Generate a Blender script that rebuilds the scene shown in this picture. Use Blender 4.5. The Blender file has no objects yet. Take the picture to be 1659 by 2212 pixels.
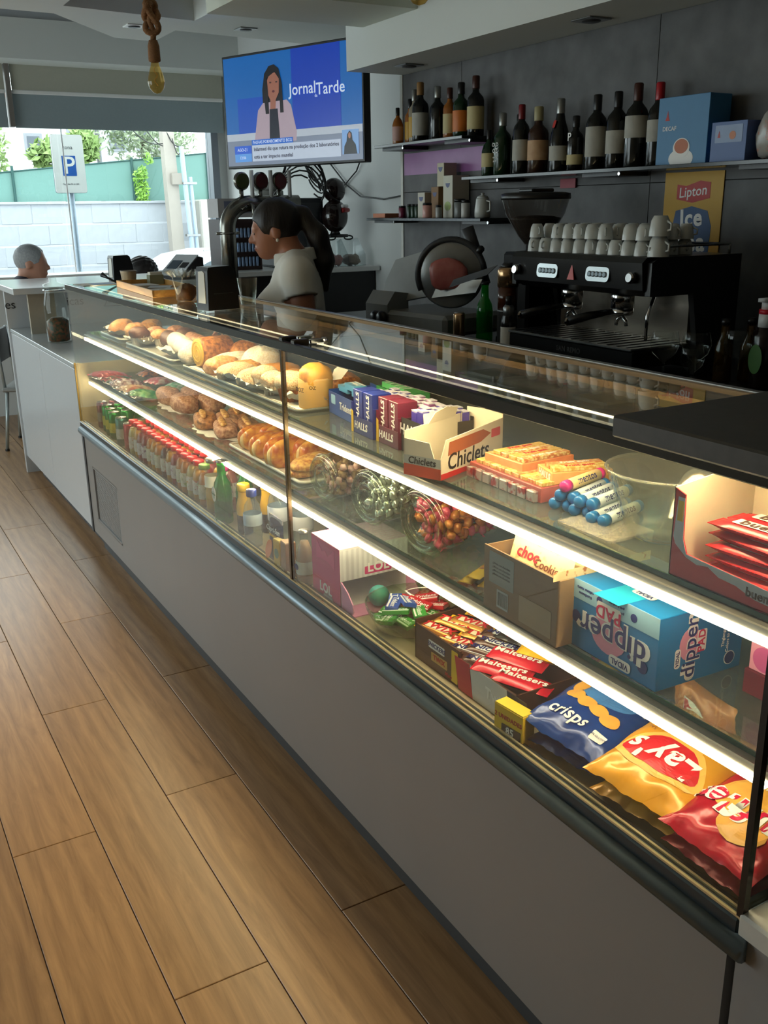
import bpy, bmesh, math, random
import numpy as np
from mathutils import Vector, Matrix
random.seed(7)
sc = bpy.context.scene
C = sc.collection
# ------------------------------------------------------------------ camera
CAM = (0.0, 0.0, 1.55)
cd = bpy.data.cameras.new('camera'); cam = bpy.data.objects.new('camera', cd); C.objects.link(cam)
cd.sensor_fit = 'VERTICAL'; cd.sensor_height = 36.0; cd.lens = 36.0 * 2050.0 / 2212.0
cd.clip_start = 0.02; cd.clip_end = 300
RW = ((0.86577599, -0.16444339, 0.47264184), (-0.50023166, -0.25767677, 0.82666255), (-0.01415037, -0.952135, -0.30535015))
cam.matrix_world = Matrix(((RW[0][0], -RW[0][1], -RW[0][2], CAM[0]), (RW[1][0], -RW[1][1], -RW[1][2], CAM[1]),
                           (RW[2][0], -RW[2][1], -RW[2][2], CAM[2]), (0, 0, 0, 1)))
sc.camera = cam
# ------------------------------------------------------------------ light and exposure
SKY, LED, TVS = 4.6, 34.0, 0.5
world = bpy.data.worlds.new('overcast_sky'); sc.world = world; world.use_nodes = True
wn = world.node_tree; wn.nodes.clear()
wo = wn.nodes.new('ShaderNodeOutputWorld'); wb = wn.nodes.new('ShaderNodeBackground')
wt = wn.nodes.new('ShaderNodeTexCoord'); wz = wn.nodes.new('ShaderNodeTexNoise'); wz.inputs['Scale'].default_value = 1.6
wm = wn.nodes.new('ShaderNodeMix'); wm.data_type = 'RGBA'
wm.inputs['A'].default_value = (0.80, 0.92, 1.0, 1); wm.inputs['B'].default_value = (0.95, 0.98, 1.0, 1)
wn.links.new(wt.outputs['Generated'], wz.inputs['Vector']); wn.links.new(wz.outputs['Fac'], wm.inputs['Factor'])
wn.links.new(wm.outputs['Result'], wb.inputs['Color']); wb.inputs['Strength'].default_value = SKY
wn.links.new(wb.outputs[0], wo.inputs[0])
def portal(name, loc, rot, sx, sy):
    l = bpy.data.lights.new(name, 'AREA'); l.shape = 'RECTANGLE'; l.size = sx; l.size_y = sy; l.cycles.is_portal = True
    o = bpy.data.objects.new(name, l); C.objects.link(o); o.location = loc; o.rotation_euler = rot
portal('daylight_portal_front', (0.05, 8.16, 1.25), (math.radians(-90), 0, 0), 6.0, 1.9)
portal('daylight_portal_left', (-3.06, 5.2, 1.45), (0, math.radians(-90), 0), 2.1, 3.6)
sc.view_settings.view_transform = 'Standard'; sc.view_settings.look = 'None'
sc.view_settings.gamma = 1.0; sc.view_settings.use_curve_mapping = False
sc.view_settings.exposure = 0.0
try:
    sc.cycles.transparent_max_bounces = 24; sc.cycles.max_bounces = 6; sc.cycles.diffuse_bounces = 3; sc.cycles.glossy_bounces = 4; sc.cycles.caustics_reflective = False
    sc.cycles.caustics_refractive = False; sc.cycles.sample_clamp_indirect = 6.0; sc.cycles.adaptive_threshold = 0.05
except Exception:
    pass
# ------------------------------------------------------------------ materials
def lin(c):
    return tuple(((v/255)/12.92 if v/255 <= .04045 else ((v/255+.055)/1.055)**2.4) for v in c)
MC = {}
def mat(key, c, rough=.5, metal=0.0, var=.08, scale=30, bump=0.0, emit=0.0, coat=0.0, stretch=(1,1,1), c2=None, spec=.5, sss=0.0, contrast=None):
    if key in MC: return MC[key]
    m = bpy.data.materials.new(key); m.use_nodes = True; MC[key] = m
    n = m.node_tree; b = n.nodes['Principled BSDF']; L = n.links.new
    a = lin(c); b2 = lin(c2) if c2 else tuple(min(1, v*(1+var)) for v in a)
    if not c2: a = tuple(v*(1-var) for v in a)
    tc = n.nodes.new('ShaderNodeTexCoord'); mp = n.nodes.new('ShaderNodeMapping'); mp.inputs['Scale'].default_value = stretch
    nz = n.nodes.new('ShaderNodeTexNoise'); nz.inputs['Scale'].default_value = scale; nz.inputs['Detail'].default_value = 4
    mx = n.nodes.new('ShaderNodeMix'); mx.data_type = 'RGBA'
    mx.inputs['A'].default_value = (*a, 1); mx.inputs['B'].default_value = (*b2, 1)
    L(tc.outputs['Object'], mp.inputs['Vector']); L(mp.outputs[0], nz.inputs['Vector'])
    if contrast:
        mr = n.nodes.new('ShaderNodeMapRange'); mr.inputs['From Min'].default_value = contrast[0]; mr.inputs['From Max'].default_value = contrast[1]
        L(nz.outputs['Fac'], mr.inputs['Value']); L(mr.outputs[0], mx.inputs['Factor'])
    else: L(nz.outputs['Fac'], mx.inputs['Factor'])
    L(mx.outputs['Result'], b.inputs['Base Color'])
    b.inputs['Roughness'].default_value = rough; b.inputs['Metallic'].default_value = metal
    b.inputs['Specular IOR Level'].default_value = spec; b.inputs['Coat Weight'].default_value = coat
    if sss: b.inputs['Subsurface Weight'].default_value = sss; b.inputs['Subsurface Radius'].default_value = (.02, .008, .004)
    if emit:
        L(mx.outputs['Result'], b.inputs['Emission Color']); b.inputs['Emission Strength'].default_value = emit
    if bump:
        bp = n.nodes.new('ShaderNodeBump'); bp.inputs['Strength'].default_value = bump; bp.inputs['Distance'].default_value = .004
        L(nz.outputs['Fac'], bp.inputs['Height']); L(bp.outputs[0], b.inputs['Normal'])
    return m
def glass(key, tint=(246, 249, 247), ior=1.45, rough=.01, dens=0.0, body=(255, 255, 255)):
    """thin clear pane or vessel: what passes, passes straight; Fresnel share is mirrored; dens = share of body colour"""
    if key in MC: return MC[key]
    m = bpy.data.materials.new(key); m.use_nodes = True; MC[key] = m
    n = m.node_tree; n.nodes.clear(); L = n.links.new
    out = n.nodes.new('ShaderNodeOutputMaterial'); tr = n.nodes.new('ShaderNodeBsdfTransparent'); gl = n.nodes.new('ShaderNodeBsdfGlossy')
    nz = n.nodes.new('ShaderNodeTexNoise'); nz.inputs['Scale'].default_value = 12
    mr = n.nodes.new('ShaderNodeMapRange'); mr.inputs['To Min'].default_value = rough*.7; mr.inputs['To Max'].default_value = rough*1.4
    L(nz.outputs['Fac'], mr.inputs['Value']); L(mr.outputs[0], gl.inputs['Roughness'])
    tr.inputs['Color'].default_value = (*lin(tint), 1); gl.inputs['Color'].default_value = (1, 1, 1, 1)
    ge = n.nodes.new('ShaderNodeNewGeometry'); dt = n.nodes.new('ShaderNodeVectorMath'); dt.operation = 'DOT_PRODUCT'
    L(ge.outputs['Incoming'], dt.inputs[0]); L(ge.outputs['Normal'], dt.inputs[1])
    def mt(op, a, b_):
        q = n.nodes.new('ShaderNodeMath'); q.operation = op
        for i, v in enumerate((a, b_)):
            if v is None: continue
            if isinstance(v, (int, float)): q.inputs[i].default_value = v
            else: L(v, q.inputs[i])
        return q.outputs[0]
    r0 = ((ior-1)/(ior+1))**2                                     # Schlick reflectance, the same from both sides of the sheet
    fr = mt('ADD', mt('MULTIPLY', mt('POWER', mt('SUBTRACT', 1.0, mt('ABSOLUTE', dt.outputs['Value'], None)), 5.0), 1-r0), r0)
    mx = n.nodes.new('ShaderNodeMixShader'); L(fr, mx.inputs['Fac'])
    base = tr
    if dens:
        df = n.nodes.new('ShaderNodeBsdfDiffuse'); df.inputs['Color'].default_value = (*lin(body), 1)
        m2 = n.nodes.new('ShaderNodeMixShader'); m2.inputs['Fac'].default_value = dens
        L(tr.outputs[0], m2.inputs[1]); L(df.outputs[0], m2.inputs[2]); base = m2
    L(base.outputs[0], mx.inputs[1]); L(gl.outputs[0], mx.inputs[2]); L(mx.outputs[0], out.inputs[0])
    return m
def wood(key, c1, c2, rough=.4, scale=3.0, stretch=(14, 1.1, 14), var=True, bump=.05):
    if key in MC: return MC[key]
    m = bpy.data.materials.new(key); m.use_nodes = True; MC[key] = m
    n = m.node_tree; b = n.nodes['Principled BSDF']; L = n.links.new
    tc = n.nodes.new('ShaderNodeTexCoord'); oi = n.nodes.new('ShaderNodeObjectInfo')
    ad = n.nodes.new('ShaderNodeVectorMath'); ad.operation = 'ADD'
    sc_ = n.nodes.new('ShaderNodeVectorMath'); sc_.operation = 'SCALE'; sc_.inputs['Scale'].default_value = 37.0
    cx = n.nodes.new('ShaderNodeCombineXYZ')
    for i in range(3): L(oi.outputs['Random'], cx.inputs[i])
    L(cx.outputs[0], sc_.inputs[0]); L(tc.outputs['Object'], ad.inputs[0]); L(sc_.outputs[0], ad.inputs[1])
    mp = n.nodes.new('ShaderNodeMapping'); mp.inputs['Scale'].default_value = stretch; L(ad.outputs[0], mp.inputs['Vector'])
    nz = n.nodes.new('ShaderNodeTexNoise'); nz.inputs['Scale'].default_value = scale; nz.inputs['Detail'].default_value = 8; nz.inputs['Roughness'].default_value = .65; nz.inputs['Distortion'].default_value = 1.2
    L(mp.outputs[0], nz.inputs['Vector'])
    mp2 = n.nodes.new('ShaderNodeMapping'); mp2.inputs['Scale'].default_value = (stretch[0]*.22, stretch[1]*.5, 1); L(ad.outputs[0], mp2.inputs['Vector'])
    wv = n.nodes.new('ShaderNodeTexWave'); wv.inputs['Scale'].default_value = 2.2; wv.inputs['Distortion'].default_value = 6.0; wv.inputs['Detail'].default_value = 3; L(mp2.outputs[0], wv.inputs['Vector'])
    mm = n.nodes.new('ShaderNodeMath'); mm.operation = 'MULTIPLY_ADD'; mm.inputs[1].default_value = .16; L(wv.outputs['Fac'], mm.inputs[0]); L(nz.outputs['Fac'], mm.inputs[2])
    mr = n.nodes.new('ShaderNodeMapRange'); mr.inputs['From Min'].default_value = .22; mr.inputs['From Max'].default_value = .95; L(mm.outputs[0], mr.inputs['Value'])
    mx = n.nodes.new('ShaderNodeMix'); mx.data_type = 'RGBA'; mx.inputs['A'].default_value = (*lin(c1), 1); mx.inputs['B'].default_value = (*lin(c2), 1)
    L(mr.outputs[0], mx.inputs['Factor'])
    hs = n.nodes.new('ShaderNodeHueSaturation'); m3 = n.nodes.new('ShaderNodeMapRange'); m3.inputs['To Min'].default_value = .86; m3.inputs['To Max'].default_value = 1.12
    L(oi.outputs['Random'], m3.inputs['Value']); L(m3.outputs[0], hs.inputs['Value']); L(mx.outputs['Result'], hs.inputs['Color'])
    L(hs.outputs[0], b.inputs['Base Color']); b.inputs['Roughness'].default_value = rough
    bp = n.nodes.new('ShaderNodeBump'); bp.inputs['Strength'].default_value = bump; bp.inputs['Distance'].default_value = .003; L(nz.outputs['Fac'], bp.inputs['Height']); L(bp.outputs[0], b.inputs['Normal'])
    return m
def stripes(key, c1, c2, freq, axis=0, rough=.45):
    if key in MC: return MC[key]
    m = bpy.data.materials.new(key); m.use_nodes = True; MC[key] = m
    n = m.node_tree; b = n.nodes['Principled BSDF']; L = n.links.new
    tc = n.nodes.new('ShaderNodeTexCoord'); sp = n.nodes.new('ShaderNodeSeparateXYZ'); L(tc.outputs['Object'], sp.inputs[0])
    a = n.nodes.new('ShaderNodeMath'); a.operation = 'MULTIPLY'; a.inputs[1].default_value = freq
    f = n.nodes.new('ShaderNodeMath'); f.operation = 'FRACT'; g = n.nodes.new('ShaderNodeMath'); g.operation = 'GREATER_THAN'; g.inputs[1].default_value = .5
    L(sp.outputs[axis], a.inputs[0]); L(a.outputs[0], f.inputs[0]); L(f.outputs[0], g.inputs[0])
    mx = n.nodes.new('ShaderNodeMix'); mx.data_type = 'RGBA'; mx.inputs['A'].default_value = (*lin(c1), 1); mx.inputs['B'].default_value = (*lin(c2), 1)
    L(g.outputs[0], mx.inputs['Factor']); L(mx.outputs['Result'], b.inputs['Base Color']); b.inputs['Roughness'].default_value = rough
    return m
def flat(c, rough=.45): return mat('print_%d_%d_%d' % tuple(c), c, rough, var=.04)
# ------------------------------------------------------------------ mesh helpers
WM = {}
KIDS = {}
class G:
    """collects shapes into one bmesh, built as ONE object by .o()"""
    def __init__(s): s.b = bmesh.new()
    def box(s, x0, x1, y0, y1, z0, z1, bev=0.0, seg=1, M=None):
        r = bmesh.ops.create_cube(s.b, size=1.0)['verts']
        for v in r: v.co = Vector(((v.co.x+.5)*(x1-x0)+x0, (v.co.y+.5)*(y1-y0)+y0, (v.co.z+.5)*(z1-z0)+z0))
        if bev:
            es = list({e for v in r for e in v.link_edges})
            r = bmesh.ops.bevel(s.b, geom=es, offset=bev, segments=seg, profile=.5, affect='EDGES')['verts']
        if M: 
            for v in r: v.co = M @ v.co
        return s
    def lathe(s, prof, n=20, M=None, cap0=True, cap1=True):
        rings = []
        for (r, z) in prof:
            ring = []
            for i in range(n):
                a = 2*math.pi*i/n; p = Vector((r*math.cos(a), r*math.sin(a), z)); ring.append(s.b.verts.new(M @ p if M else p))
            rings.append(ring)
        for a, b in zip(rings, rings[1:]):
            for i in range(n): s.b.faces.new((a[i], a[(i+1) % n], b[(i+1) % n], b[i]))
        if cap0: s.b.faces.new(list(reversed(rings[0])))
        if cap1: s.b.faces.new(rings[-1])
        return s
    def tube(s, pts, r, n=8, closed=False, radii=None):
        pts = [Vector(p) for p in pts]; rings = []; up = None
        for i, p in enumerate(pts):
            if closed: d = pts[(i+1) % len(pts)] - pts[i-1]
            else: d = pts[min(i+1, len(pts)-1)] - pts[max(i-1, 0)]
            d.normalize()
            if up is None: up = d.orthogonal().normalized()
            else: up = (up - d*up.dot(d)); up = up.normalized() if up.length > 1e-6 else d.orthogonal().normalized()
            w = d.cross(up); rr = radii[i] if radii else r
            rings.append([s.b.verts.new(p + (up*math.cos(2*math.pi*k/n) + w*math.sin(2*math.pi*k/n))*rr) for k in range(n)])
        R = rings + ([rings[0]] if closed else [])
        for a, b in zip(R, R[1:]):
            for i in range(n): s.b.faces.new((a[i], a[(i+1) % n], b[(i+1) % n], b[i]))
        if not closed: s.b.faces.new(list(reversed(rings[0]))); s.b.faces.new(rings[-1])
        return s
    def prism(s, pts, z0, z1, M=None):
        a = [s.b.verts.new(M @ Vector((x, y, z0)) if M else (x, y, z0)) for x, y in pts]
        b = [s.b.verts.new(M @ Vector((x, y, z1)) if M else (x, y, z1)) for x, y in pts]
        s.b.faces.new(list(reversed(a))); s.b.faces.new(b)
        for i in range(len(a)): s.b.faces.new((a[i], a[(i+1) % len(a)], b[(i+1) % len(a)], b[i]))
        return s
    def blob(s, sx, sy, sz, M=None, e=2.0, flatb=.0, nz=.0, seed=0, n=20, m=12, fn=None):
        """superellipsoid, flattened below, with uneven surface"""
        rnd = random.Random(seed); ph = [rnd.uniform(0, 6.28) for _ in range(6)]
        def sp(v, p): return math.copysign(abs(v)**p, v)
        rings = []
        for j in range(1, m):
            t = math.pi*(j/m-.5); ring = []
            for i in range(n):
                a = 2*math.pi*i/n
                x = sp(math.cos(t), 2/e)*sp(math.cos(a), 2/e); y = sp(math.cos(t), 2/e)*sp(math.sin(a), 2/e); z = sp(math.sin(t), 2/e)
                k = 1+nz*(math.sin(3*a+ph[0]+2*t)+.7*math.sin(5*a+ph[1])*math.cos(3*t+ph[2])+.6*math.sin(7*t+ph[3]+4*a))
                k += nz*.35*(math.sin(11*a+ph[4]+5*t)*math.sin(9*t+ph[5])+.6*math.sin(17*a+ph[2])*math.sin(13*t+ph[1]))
                p = Vector((x*sx*k, y*sy*k, max(z, -1+flatb)*sz*(1+(k-1)*.7)))
                if fn: p = fn(p)
                ring.append(s.b.verts.new(M @ p if M else p))
            rings.append(ring)
        for a, b in zip(rings, rings[1:]):
            for i in range(n): s.b.faces.new((a[i], a[(i+1) % n], b[(i+1) % n], b[i]))
        s.b.faces.new(list(reversed(rings[0]))); s.b.faces.new(rings[-1])
        return s
    def quad(s, *ps):
        s.b.faces.new([s.b.verts.new(p) for p in ps]); return s
    def mesh(s, name, smooth=False):
        bmesh.ops.recalc_face_normals(s.b, faces=s.b.faces)
        me = bpy.data.meshes.new(name); s.b.to_mesh(me); s.b.free()
        if smooth:
            for p in me.polygons: p.use_smooth = True
        return me
    def o(s, name, m, parent=None, smooth=False, world=False, label=None):
        return obj(name, s.mesh(name, smooth), m, parent, world, label=label)
def obj(name, me, m, parent=None, world=False, M=None, label=None):
    if world and parent is not None: me.transform(WM[parent].inverted())
    o = bpy.data.objects.new(name, me); C.objects.link(o)
    me.materials.clear(); me.materials.append(m)
    o.parent = parent
    if parent is not None: KIDS.setdefault(parent, []).append(o)
    if M is not None: o.matrix_local = M
    WM[o] = (WM[parent] if parent is not None else Matrix()) @ (M if M is not None else Matrix())
    if label: o['label'] = label
    return o
def tag(o, label, cat, group=None):
    o['label'] = label; o['category'] = cat
    if group: o['group'] = group
    return o
def struct(o): o['kind'] = 'structure'; return o
def thing(name, label, cat, loc=(0, 0, 0), rz=0.0, group=None, rot=None):
    o = bpy.data.objects.new(name, None); C.objects.link(o); o.empty_display_size = .02
    o.location = loc; o.rotation_euler = rot if rot else (0, 0, rz)
    WM[o] = Matrix.Translation(loc) @ o.rotation_euler.to_matrix().to_4x4()
    return tag(o, label, cat, group)
def dup(root, loc, rz=None, label=None, group=None, rot=None, scale=None):
    def cp(o, par):
        c = o.copy(); C.objects.link(c); c.parent = par; c.matrix_parent_inverse = o.matrix_parent_inverse.copy()
        for ch in KIDS.get(o, ()): KIDS.setdefault(c, []).append(cp(ch, c))
        return c
    r = cp(root, None); r.location = loc
    if rot is not None: r.rotation_euler = rot
    elif rz is not None: r.rotation_euler = (0, 0, rz)
    if scale: r.scale = scale
    WM[r] = Matrix.Translation(loc) @ r.rotation_euler.to_matrix().to_4x4()
    if label: r['label'] = label
    if group: r['group'] = group
    return r
def frame(o, right, up):
    r = Vector(right).normalized(); u = Vector(up); u = (u - r*u.dot(r)).normalized(); n = r.cross(u)
    return Matrix(((r.x, u.x, n.x, o[0]), (r.y, u.y, n.y, o[1]), (r.z, u.z, n.z, o[2]), (0, 0, 0, 1)))
def textmesh(s, size, bold=0.0, shear=0.0, ext=.0003, sx=1.0, align='CENTER'):
    cu = bpy.data.curves.new('lettering', 'FONT'); cu.body = s; cu.size = size; cu.offset = bold*size; cu.shear = shear
    cu.extrude = ext; cu.align_x = align; cu.align_y = 'CENTER'; cu.resolution_u = 3; cu.space_character = 1.0+bold*3
    o = bpy.data.objects.new('lettering', cu)
    me = bpy.data.meshes.new_from_object(o)
    bpy.data.objects.remove(o); bpy.data.curves.remove(cu)
    if sx != 1.0: me.transform(Matrix.Diagonal((sx, 1, 1, 1)))
    return me
def letter(parent, s, size, m, o, right, up, bold=.02, shear=0, sx=1.0, align='CENTER', ext=.0003, name='lettering'):
    return obj(name, textmesh(s, size, bold, shear, ext, sx, align), m, parent, M=frame(o, right, up))
def ell(rx, ry, n=24, x=0, y=0): return [(x+rx*math.cos(2*math.pi*i/n), y+ry*math.sin(2*math.pi*i/n)) for i in range(n)]
def rrect(w, h, r, x=0, y=0, n=4):
    P = []
    for cx, cy, a0 in ((w/2-r, h/2-r, 0), (-w/2+r, h/2-r, 90), (-w/2+r, -h/2+r, 180), (w/2-r, -h/2+r, 270)):
        for i in range(n+1): a = math.radians(a0+90*i/n); P.append((x+cx+r*math.cos(a), y+cy+r*math.sin(a)))
    return P
def decal(parent, pts, m, o, right, up, t=.0004, name='printed_patch'):
    g = G(); g.prism(pts, 0, t); return obj(name, g.mesh(name), m, parent, M=frame(o, right, up))
# signed-distance modelling for bodies
def sdf_mesh(name, fn, lo, hi, res):
    ns = [int(math.ceil((h-l)/res))+1 for l, h in zip(lo, hi)]
    ax = [np.linspace(l, l+res*(n-1), n) for l, n in zip(lo, ns)]
    X, Y, Z = np.meshgrid(*[a.astype(np.float32) for a in ax], indexing='ij'); F = fn(X, Y, Z)
    S = F < 0; nx, ny, nz = F.shape
    acc = np.zeros((nx-1, ny-1, nz-1, 3)); cnt = np.zeros((nx-1, ny-1, nz-1))
    P = np.stack([X, Y, Z], -1)
    cs = [(i, j, k) for i in (0, 1) for j in (0, 1) for k in (0, 1)]
    def cell(A, c): return A[c[0]:nx-1+c[0], c[1]:ny-1+c[1], c[2]:nz-1+c[2]]
    for c in cs:
        for d in range(3):
            if c[d] == 0:
                e = list(c); e[d] = 1
                fa, fb = cell(F, c), cell(F, e); cr = (fa < 0) != (fb < 0)
                t = np.where(cr, fa/np.where(cr, fa-fb, 1), 0)
                p = cell(P, c) + t[..., None]*(cell(P, e)-cell(P, c))
                acc += np.where(cr[..., None], p, 0); cnt += cr
    mk = cnt > 0; idx = -np.ones(mk.shape, int); idx[mk] = np.arange(mk.sum())
    V = acc[mk]/cnt[mk][:, None]; faces = []
    for d in range(3):
        o1, o2 = [(1, 2), (2, 0), (0, 1)][d]
        sl0 = [slice(None)]*3; sl1 = [slice(None)]*3; sl0[d] = slice(0, -1); sl1[d] = slice(1, None)
        a, b = S[tuple(sl0)], S[tuple(sl1)]; I = np.argwhere(a != b)
        I = I[(I[:, o1] > 0) & (I[:, o2] > 0) & (I[:, o1] < mk.shape[o1]) & (I[:, o2] < mk.shape[o2])]
        def at(I, s1, s2):
            J = I.copy(); J[:, o1] -= s1; J[:, o2] -= s2; return idx[J[:, 0], J[:, 1], J[:, 2]]
        q = np.stack([at(I, 1, 1), at(I, 0, 1), at(I, 0, 0), at(I, 1, 0)], 1)
        fl = a[I[:, 0], I[:, 1], I[:, 2]]; q[~fl] = q[~fl][:, ::-1]; faces.append(q[(q >= 0).all(1)])
    faces = np.concatenate(faces)
    me = bpy.data.meshes.new(name); me.from_pydata(V.tolist(), [], faces.tolist())
    for p in me.polygons: p.use_smooth = True
    return me
def local(fn, X, Y, Z, c, r):
    m = (np.abs(X-c[0]) < r) & (np.abs(Y-c[1]) < r) & (np.abs(Z-c[2]) < r); out = np.ones_like(X)
    if m.any(): out[m] = fn(X[m], Y[m], Z[m])
    return out
def smin(a, b, k):
    h = np.clip(.5+.5*(b-a)/k, 0, 1); return b*(1-h)+a*h-k*h*(1-h)
def s_cap(X, Y, Z, a, b, ra, rb):
    a = np.array(a); b = np.array(b); d = b-a; L2 = (d*d).sum()
    t = np.clip(((X-a[0])*d[0]+(Y-a[1])*d[1]+(Z-a[2])*d[2])/L2, 0, 1)
    return np.sqrt((X-a[0]-t*d[0])**2+(Y-a[1]-t*d[1])**2+(Z-a[2]-t*d[2])**2)-(ra+(rb-ra)*t)
def s_ell(X, Y, Z, c, r):
    x, y, z = (X-c[0])/r[0], (Y-c[1])/r[1], (Z-c[2])/r[2]; k = np.sqrt(x*x+y*y+z*z); return (k-1)*min(r)
# ------------------------------------------------------------------ common materials
WHITE = mat('white_plaster', (226, 228, 226), .75, var=.02, scale=4)
CEILW = mat('white_ceiling', (222, 226, 222), .8, var=.02, scale=3)
ALU = mat('brushed_aluminium', (168, 166, 160), .32, .9, var=.06, scale=8, stretch=(30, .5, 30))
CHROME = mat('chrome', (205, 205, 205), .12, 1.0, var=.04)
STEEL = mat('stainless_steel', (150, 152, 152), .3, .9, var=.06, scale=20)
BLACK = mat('black_plastic', (22, 21, 21), .35, var=.1)
DARKG = mat('dark_grey_plastic', (52, 52, 54), .45, var=.1)
GLASS = glass('clear_glass', (246, 250, 248))
CLEAR = glass('clear_vessel_glass', (246, 250, 248), 1.4)
PLASTW = mat('white_plastic', (232, 232, 230), .4, var=.03)
CARD = mat('white_card', (236, 230, 218), .7, var=.03)
PAPER = mat('white_paper', (240, 236, 226), .8, var=.03, bump=.1)
PW = flat((240, 238, 234)); PK = flat((28, 26, 28)); PR = flat((196, 22, 36)); PN = flat((28, 38, 108)); PY = flat((240, 196, 40))
# ------------------------------------------------------------------ floor
FW = wood('oak_look_floor', (134, 98, 66), (194, 152, 108), .30)
fl = struct(G().box(-3.1, 3.3, -3.1, 8.2, -.12, -.004).o('floor', mat('floor_grout', (86, 74, 62), .8)))
rowj = {0: 2.285, -1: 1.575, -2: .876, 1: .28}
PWD = .2085
for k in range(-9, 2):
    x0 = .594+PWD*k; j0 = rowj.get(k, .28+((k*.467) % 1.35))
    y = j0
    while y > .35: y -= 1.35
    while y < 8.1:
        ya, yb = max(y, -3), min(y+1.35, 8.15)
        g = G(); g.box(-PWD/2+.0011, PWD/2-.0011, -(yb-ya)/2+.0011, (yb-ya)/2-.0011, -.006, 0, .0012)
        o = obj('plank', g.mesh('plank'), FW, fl); o.location = (x0+PWD/2, (ya+yb)/2, 0)
        y += 1.35
fl2 = G().box(-3.1, .594-9*PWD-.002, -3.1, 8.15, -.006, -.0005).box(.594+2*PWD+.002, 3.2, -3.1, 8.15, -.006, -.0005).box(.594-9*PWD, .594+2*PWD, -3.1, -.65, -.006, -.0005)
fl2.o('plank_field', FW, fl)
# ------------------------------------------------------------------ walls
CONC = mat('dark_concrete_panel', (70, 69, 69), .55, scale=9, c2=(96, 95, 95), bump=.15, contrast=(.3, .7))
wr = struct(G().box(2.6, 3.2, -3.1, 4.29, 0, 2.9).o('wall_right', mat('panel_joint', (52, 50, 50), .9)))
ys = [-.94, .24, 1.42, 2.6, 3.78, 4.288]; zs = [.9, 1.62, 2.158]
for a, b in zip(ys, ys[1:]):
    for c, d in zip(zs, zs[1:]):
        o = obj('wall_panel', G().box(-.012, .001, -(b-a)/2+.0015, (b-a)/2-.0015, -(d-c)/2+.0015, (d-c)/2-.0015).mesh('wall_panel'), CONC, wr)
        o.location = (2.6, (a+b)/2, (c+d)/2)
struct(G().box(3.14, 3.26, 4.29, 8.25, 0, 2.9).o('wall_right_far', WHITE))
struct(G().box(2.584, 2.612, 4.28, 4.302, .9, 2.158).o('trim_1', mat('corner_trim', (206, 204, 196), .5)))
struct(G().box(-3.2, 3.26, -3.25, -3.1, 0, 2.9).o('wall_back', WHITE))
struct(G().box(-3.2, -3.08, -3.1, 8.25, 0, .4).box(-3.2, -3.08, -3.1, 8.25, 2.5, 2.9).box(-3.2, -3.08, -3.1, 3.4, .4, 2.5).box(-3.2, -3.08, 7.0, 8.25, .4, 2.5).o('wall_left', WHITE))
struct(G().box(-3.2, 3.26, 8.1, 8.25, 0, .3).box(-3.2, 3.26, 8.1, 8.25, 2.62, 2.9).box(-3.2, -2.95, 8.1, 8.25, .3, 2.62).box(3.05, 3.26, 8.1, 8.25, .3, 2.62).o('wall_front', WHITE))
FRM = mat('window_frame_grey', (120, 126, 134), .4, .3)
w1 = struct(G().box(-2.95, 3.05, 8.12, 8.2, .3, .36).box(-2.95, 3.05, 8.12, 8.2, 2.56, 2.62).box(3.0, 3.06, 8.06, 8.2, .36, 2.56).box(-.2, -.14, 8.1, 8.2, .36, 2.56).box(-1.6, -1.54, 8.1, 8.2, .36, 2.56).o('window_1', FRM))
for a, b in ((-2.95, -1.6), (-1.54, -.2), (-.14, 3.0)):
    G().box(a, b, 8.15, 8.158, .36, 2.56).o('pane', GLASS, w1)
G().tube([(1.79, 8.08, .4), (1.79, 8.08, 2.5)], .006, 6).o('blind_chain', PLASTW, w1)
w2 = struct(G().box(-3.16, -3.1, 3.4, 7, .4, .46).box(-3.16, -3.1, 3.4, 7, 2.44, 2.5).box(-3.16, -3.1, 5.17, 5.23, .46, 2.44).o('window_2', FRM))
for a, b in ((3.4, 5.17), (5.23, 7)): G().box(-3.134, -3.126, a, b, .46, 2.44).o('pane', GLASS, w2)
# roller blinds
BL = mat('blind_fabric_taupe', (176, 176, 162), .9, var=.04, scale=60); BLG = mat('blind_fabric_grey', (150, 164, 168), .9, var=.05, scale=60)
def blind(x0, x1, lab):
    t = thing('roller_blind', lab, 'blind', ((x0+x1)/2, 8.0, 2.16), group='roller blinds at the window'); w = (x1-x0)/2
    G().box(-w, w, -.004, .004, .25, .46).o('upper_fabric', BL, t)
    G().box(-w, w, .012, .02, .0, .26).o('lower_fabric', BLG, t)
    G().box(-w, w, -.012, .012, .235, .262, .005).o('hem_bar', PLASTW, t)
    return t
blind(1.45, 3.1, 'wide taupe and grey roller blind half down over the window')
blind(-.2, 1.40, 'roller blind at the left edge of the photo beside the frame post')
struct(G().box(1.408, 1.442, 7.97, 8.05, 2.165, 2.62).o('trim_2', mat('blind_guide', (118, 112, 106), .6)))
struct(G().box(-2.9, 3.12, 7.8, 8.1, 1.05, 1.09, .004).o('trim_3', PLASTW))
struct(G().box(-2.9, 3.1, 8.02, 8.1, 0, 1.05).o('baseboard_front', WHITE))
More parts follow.
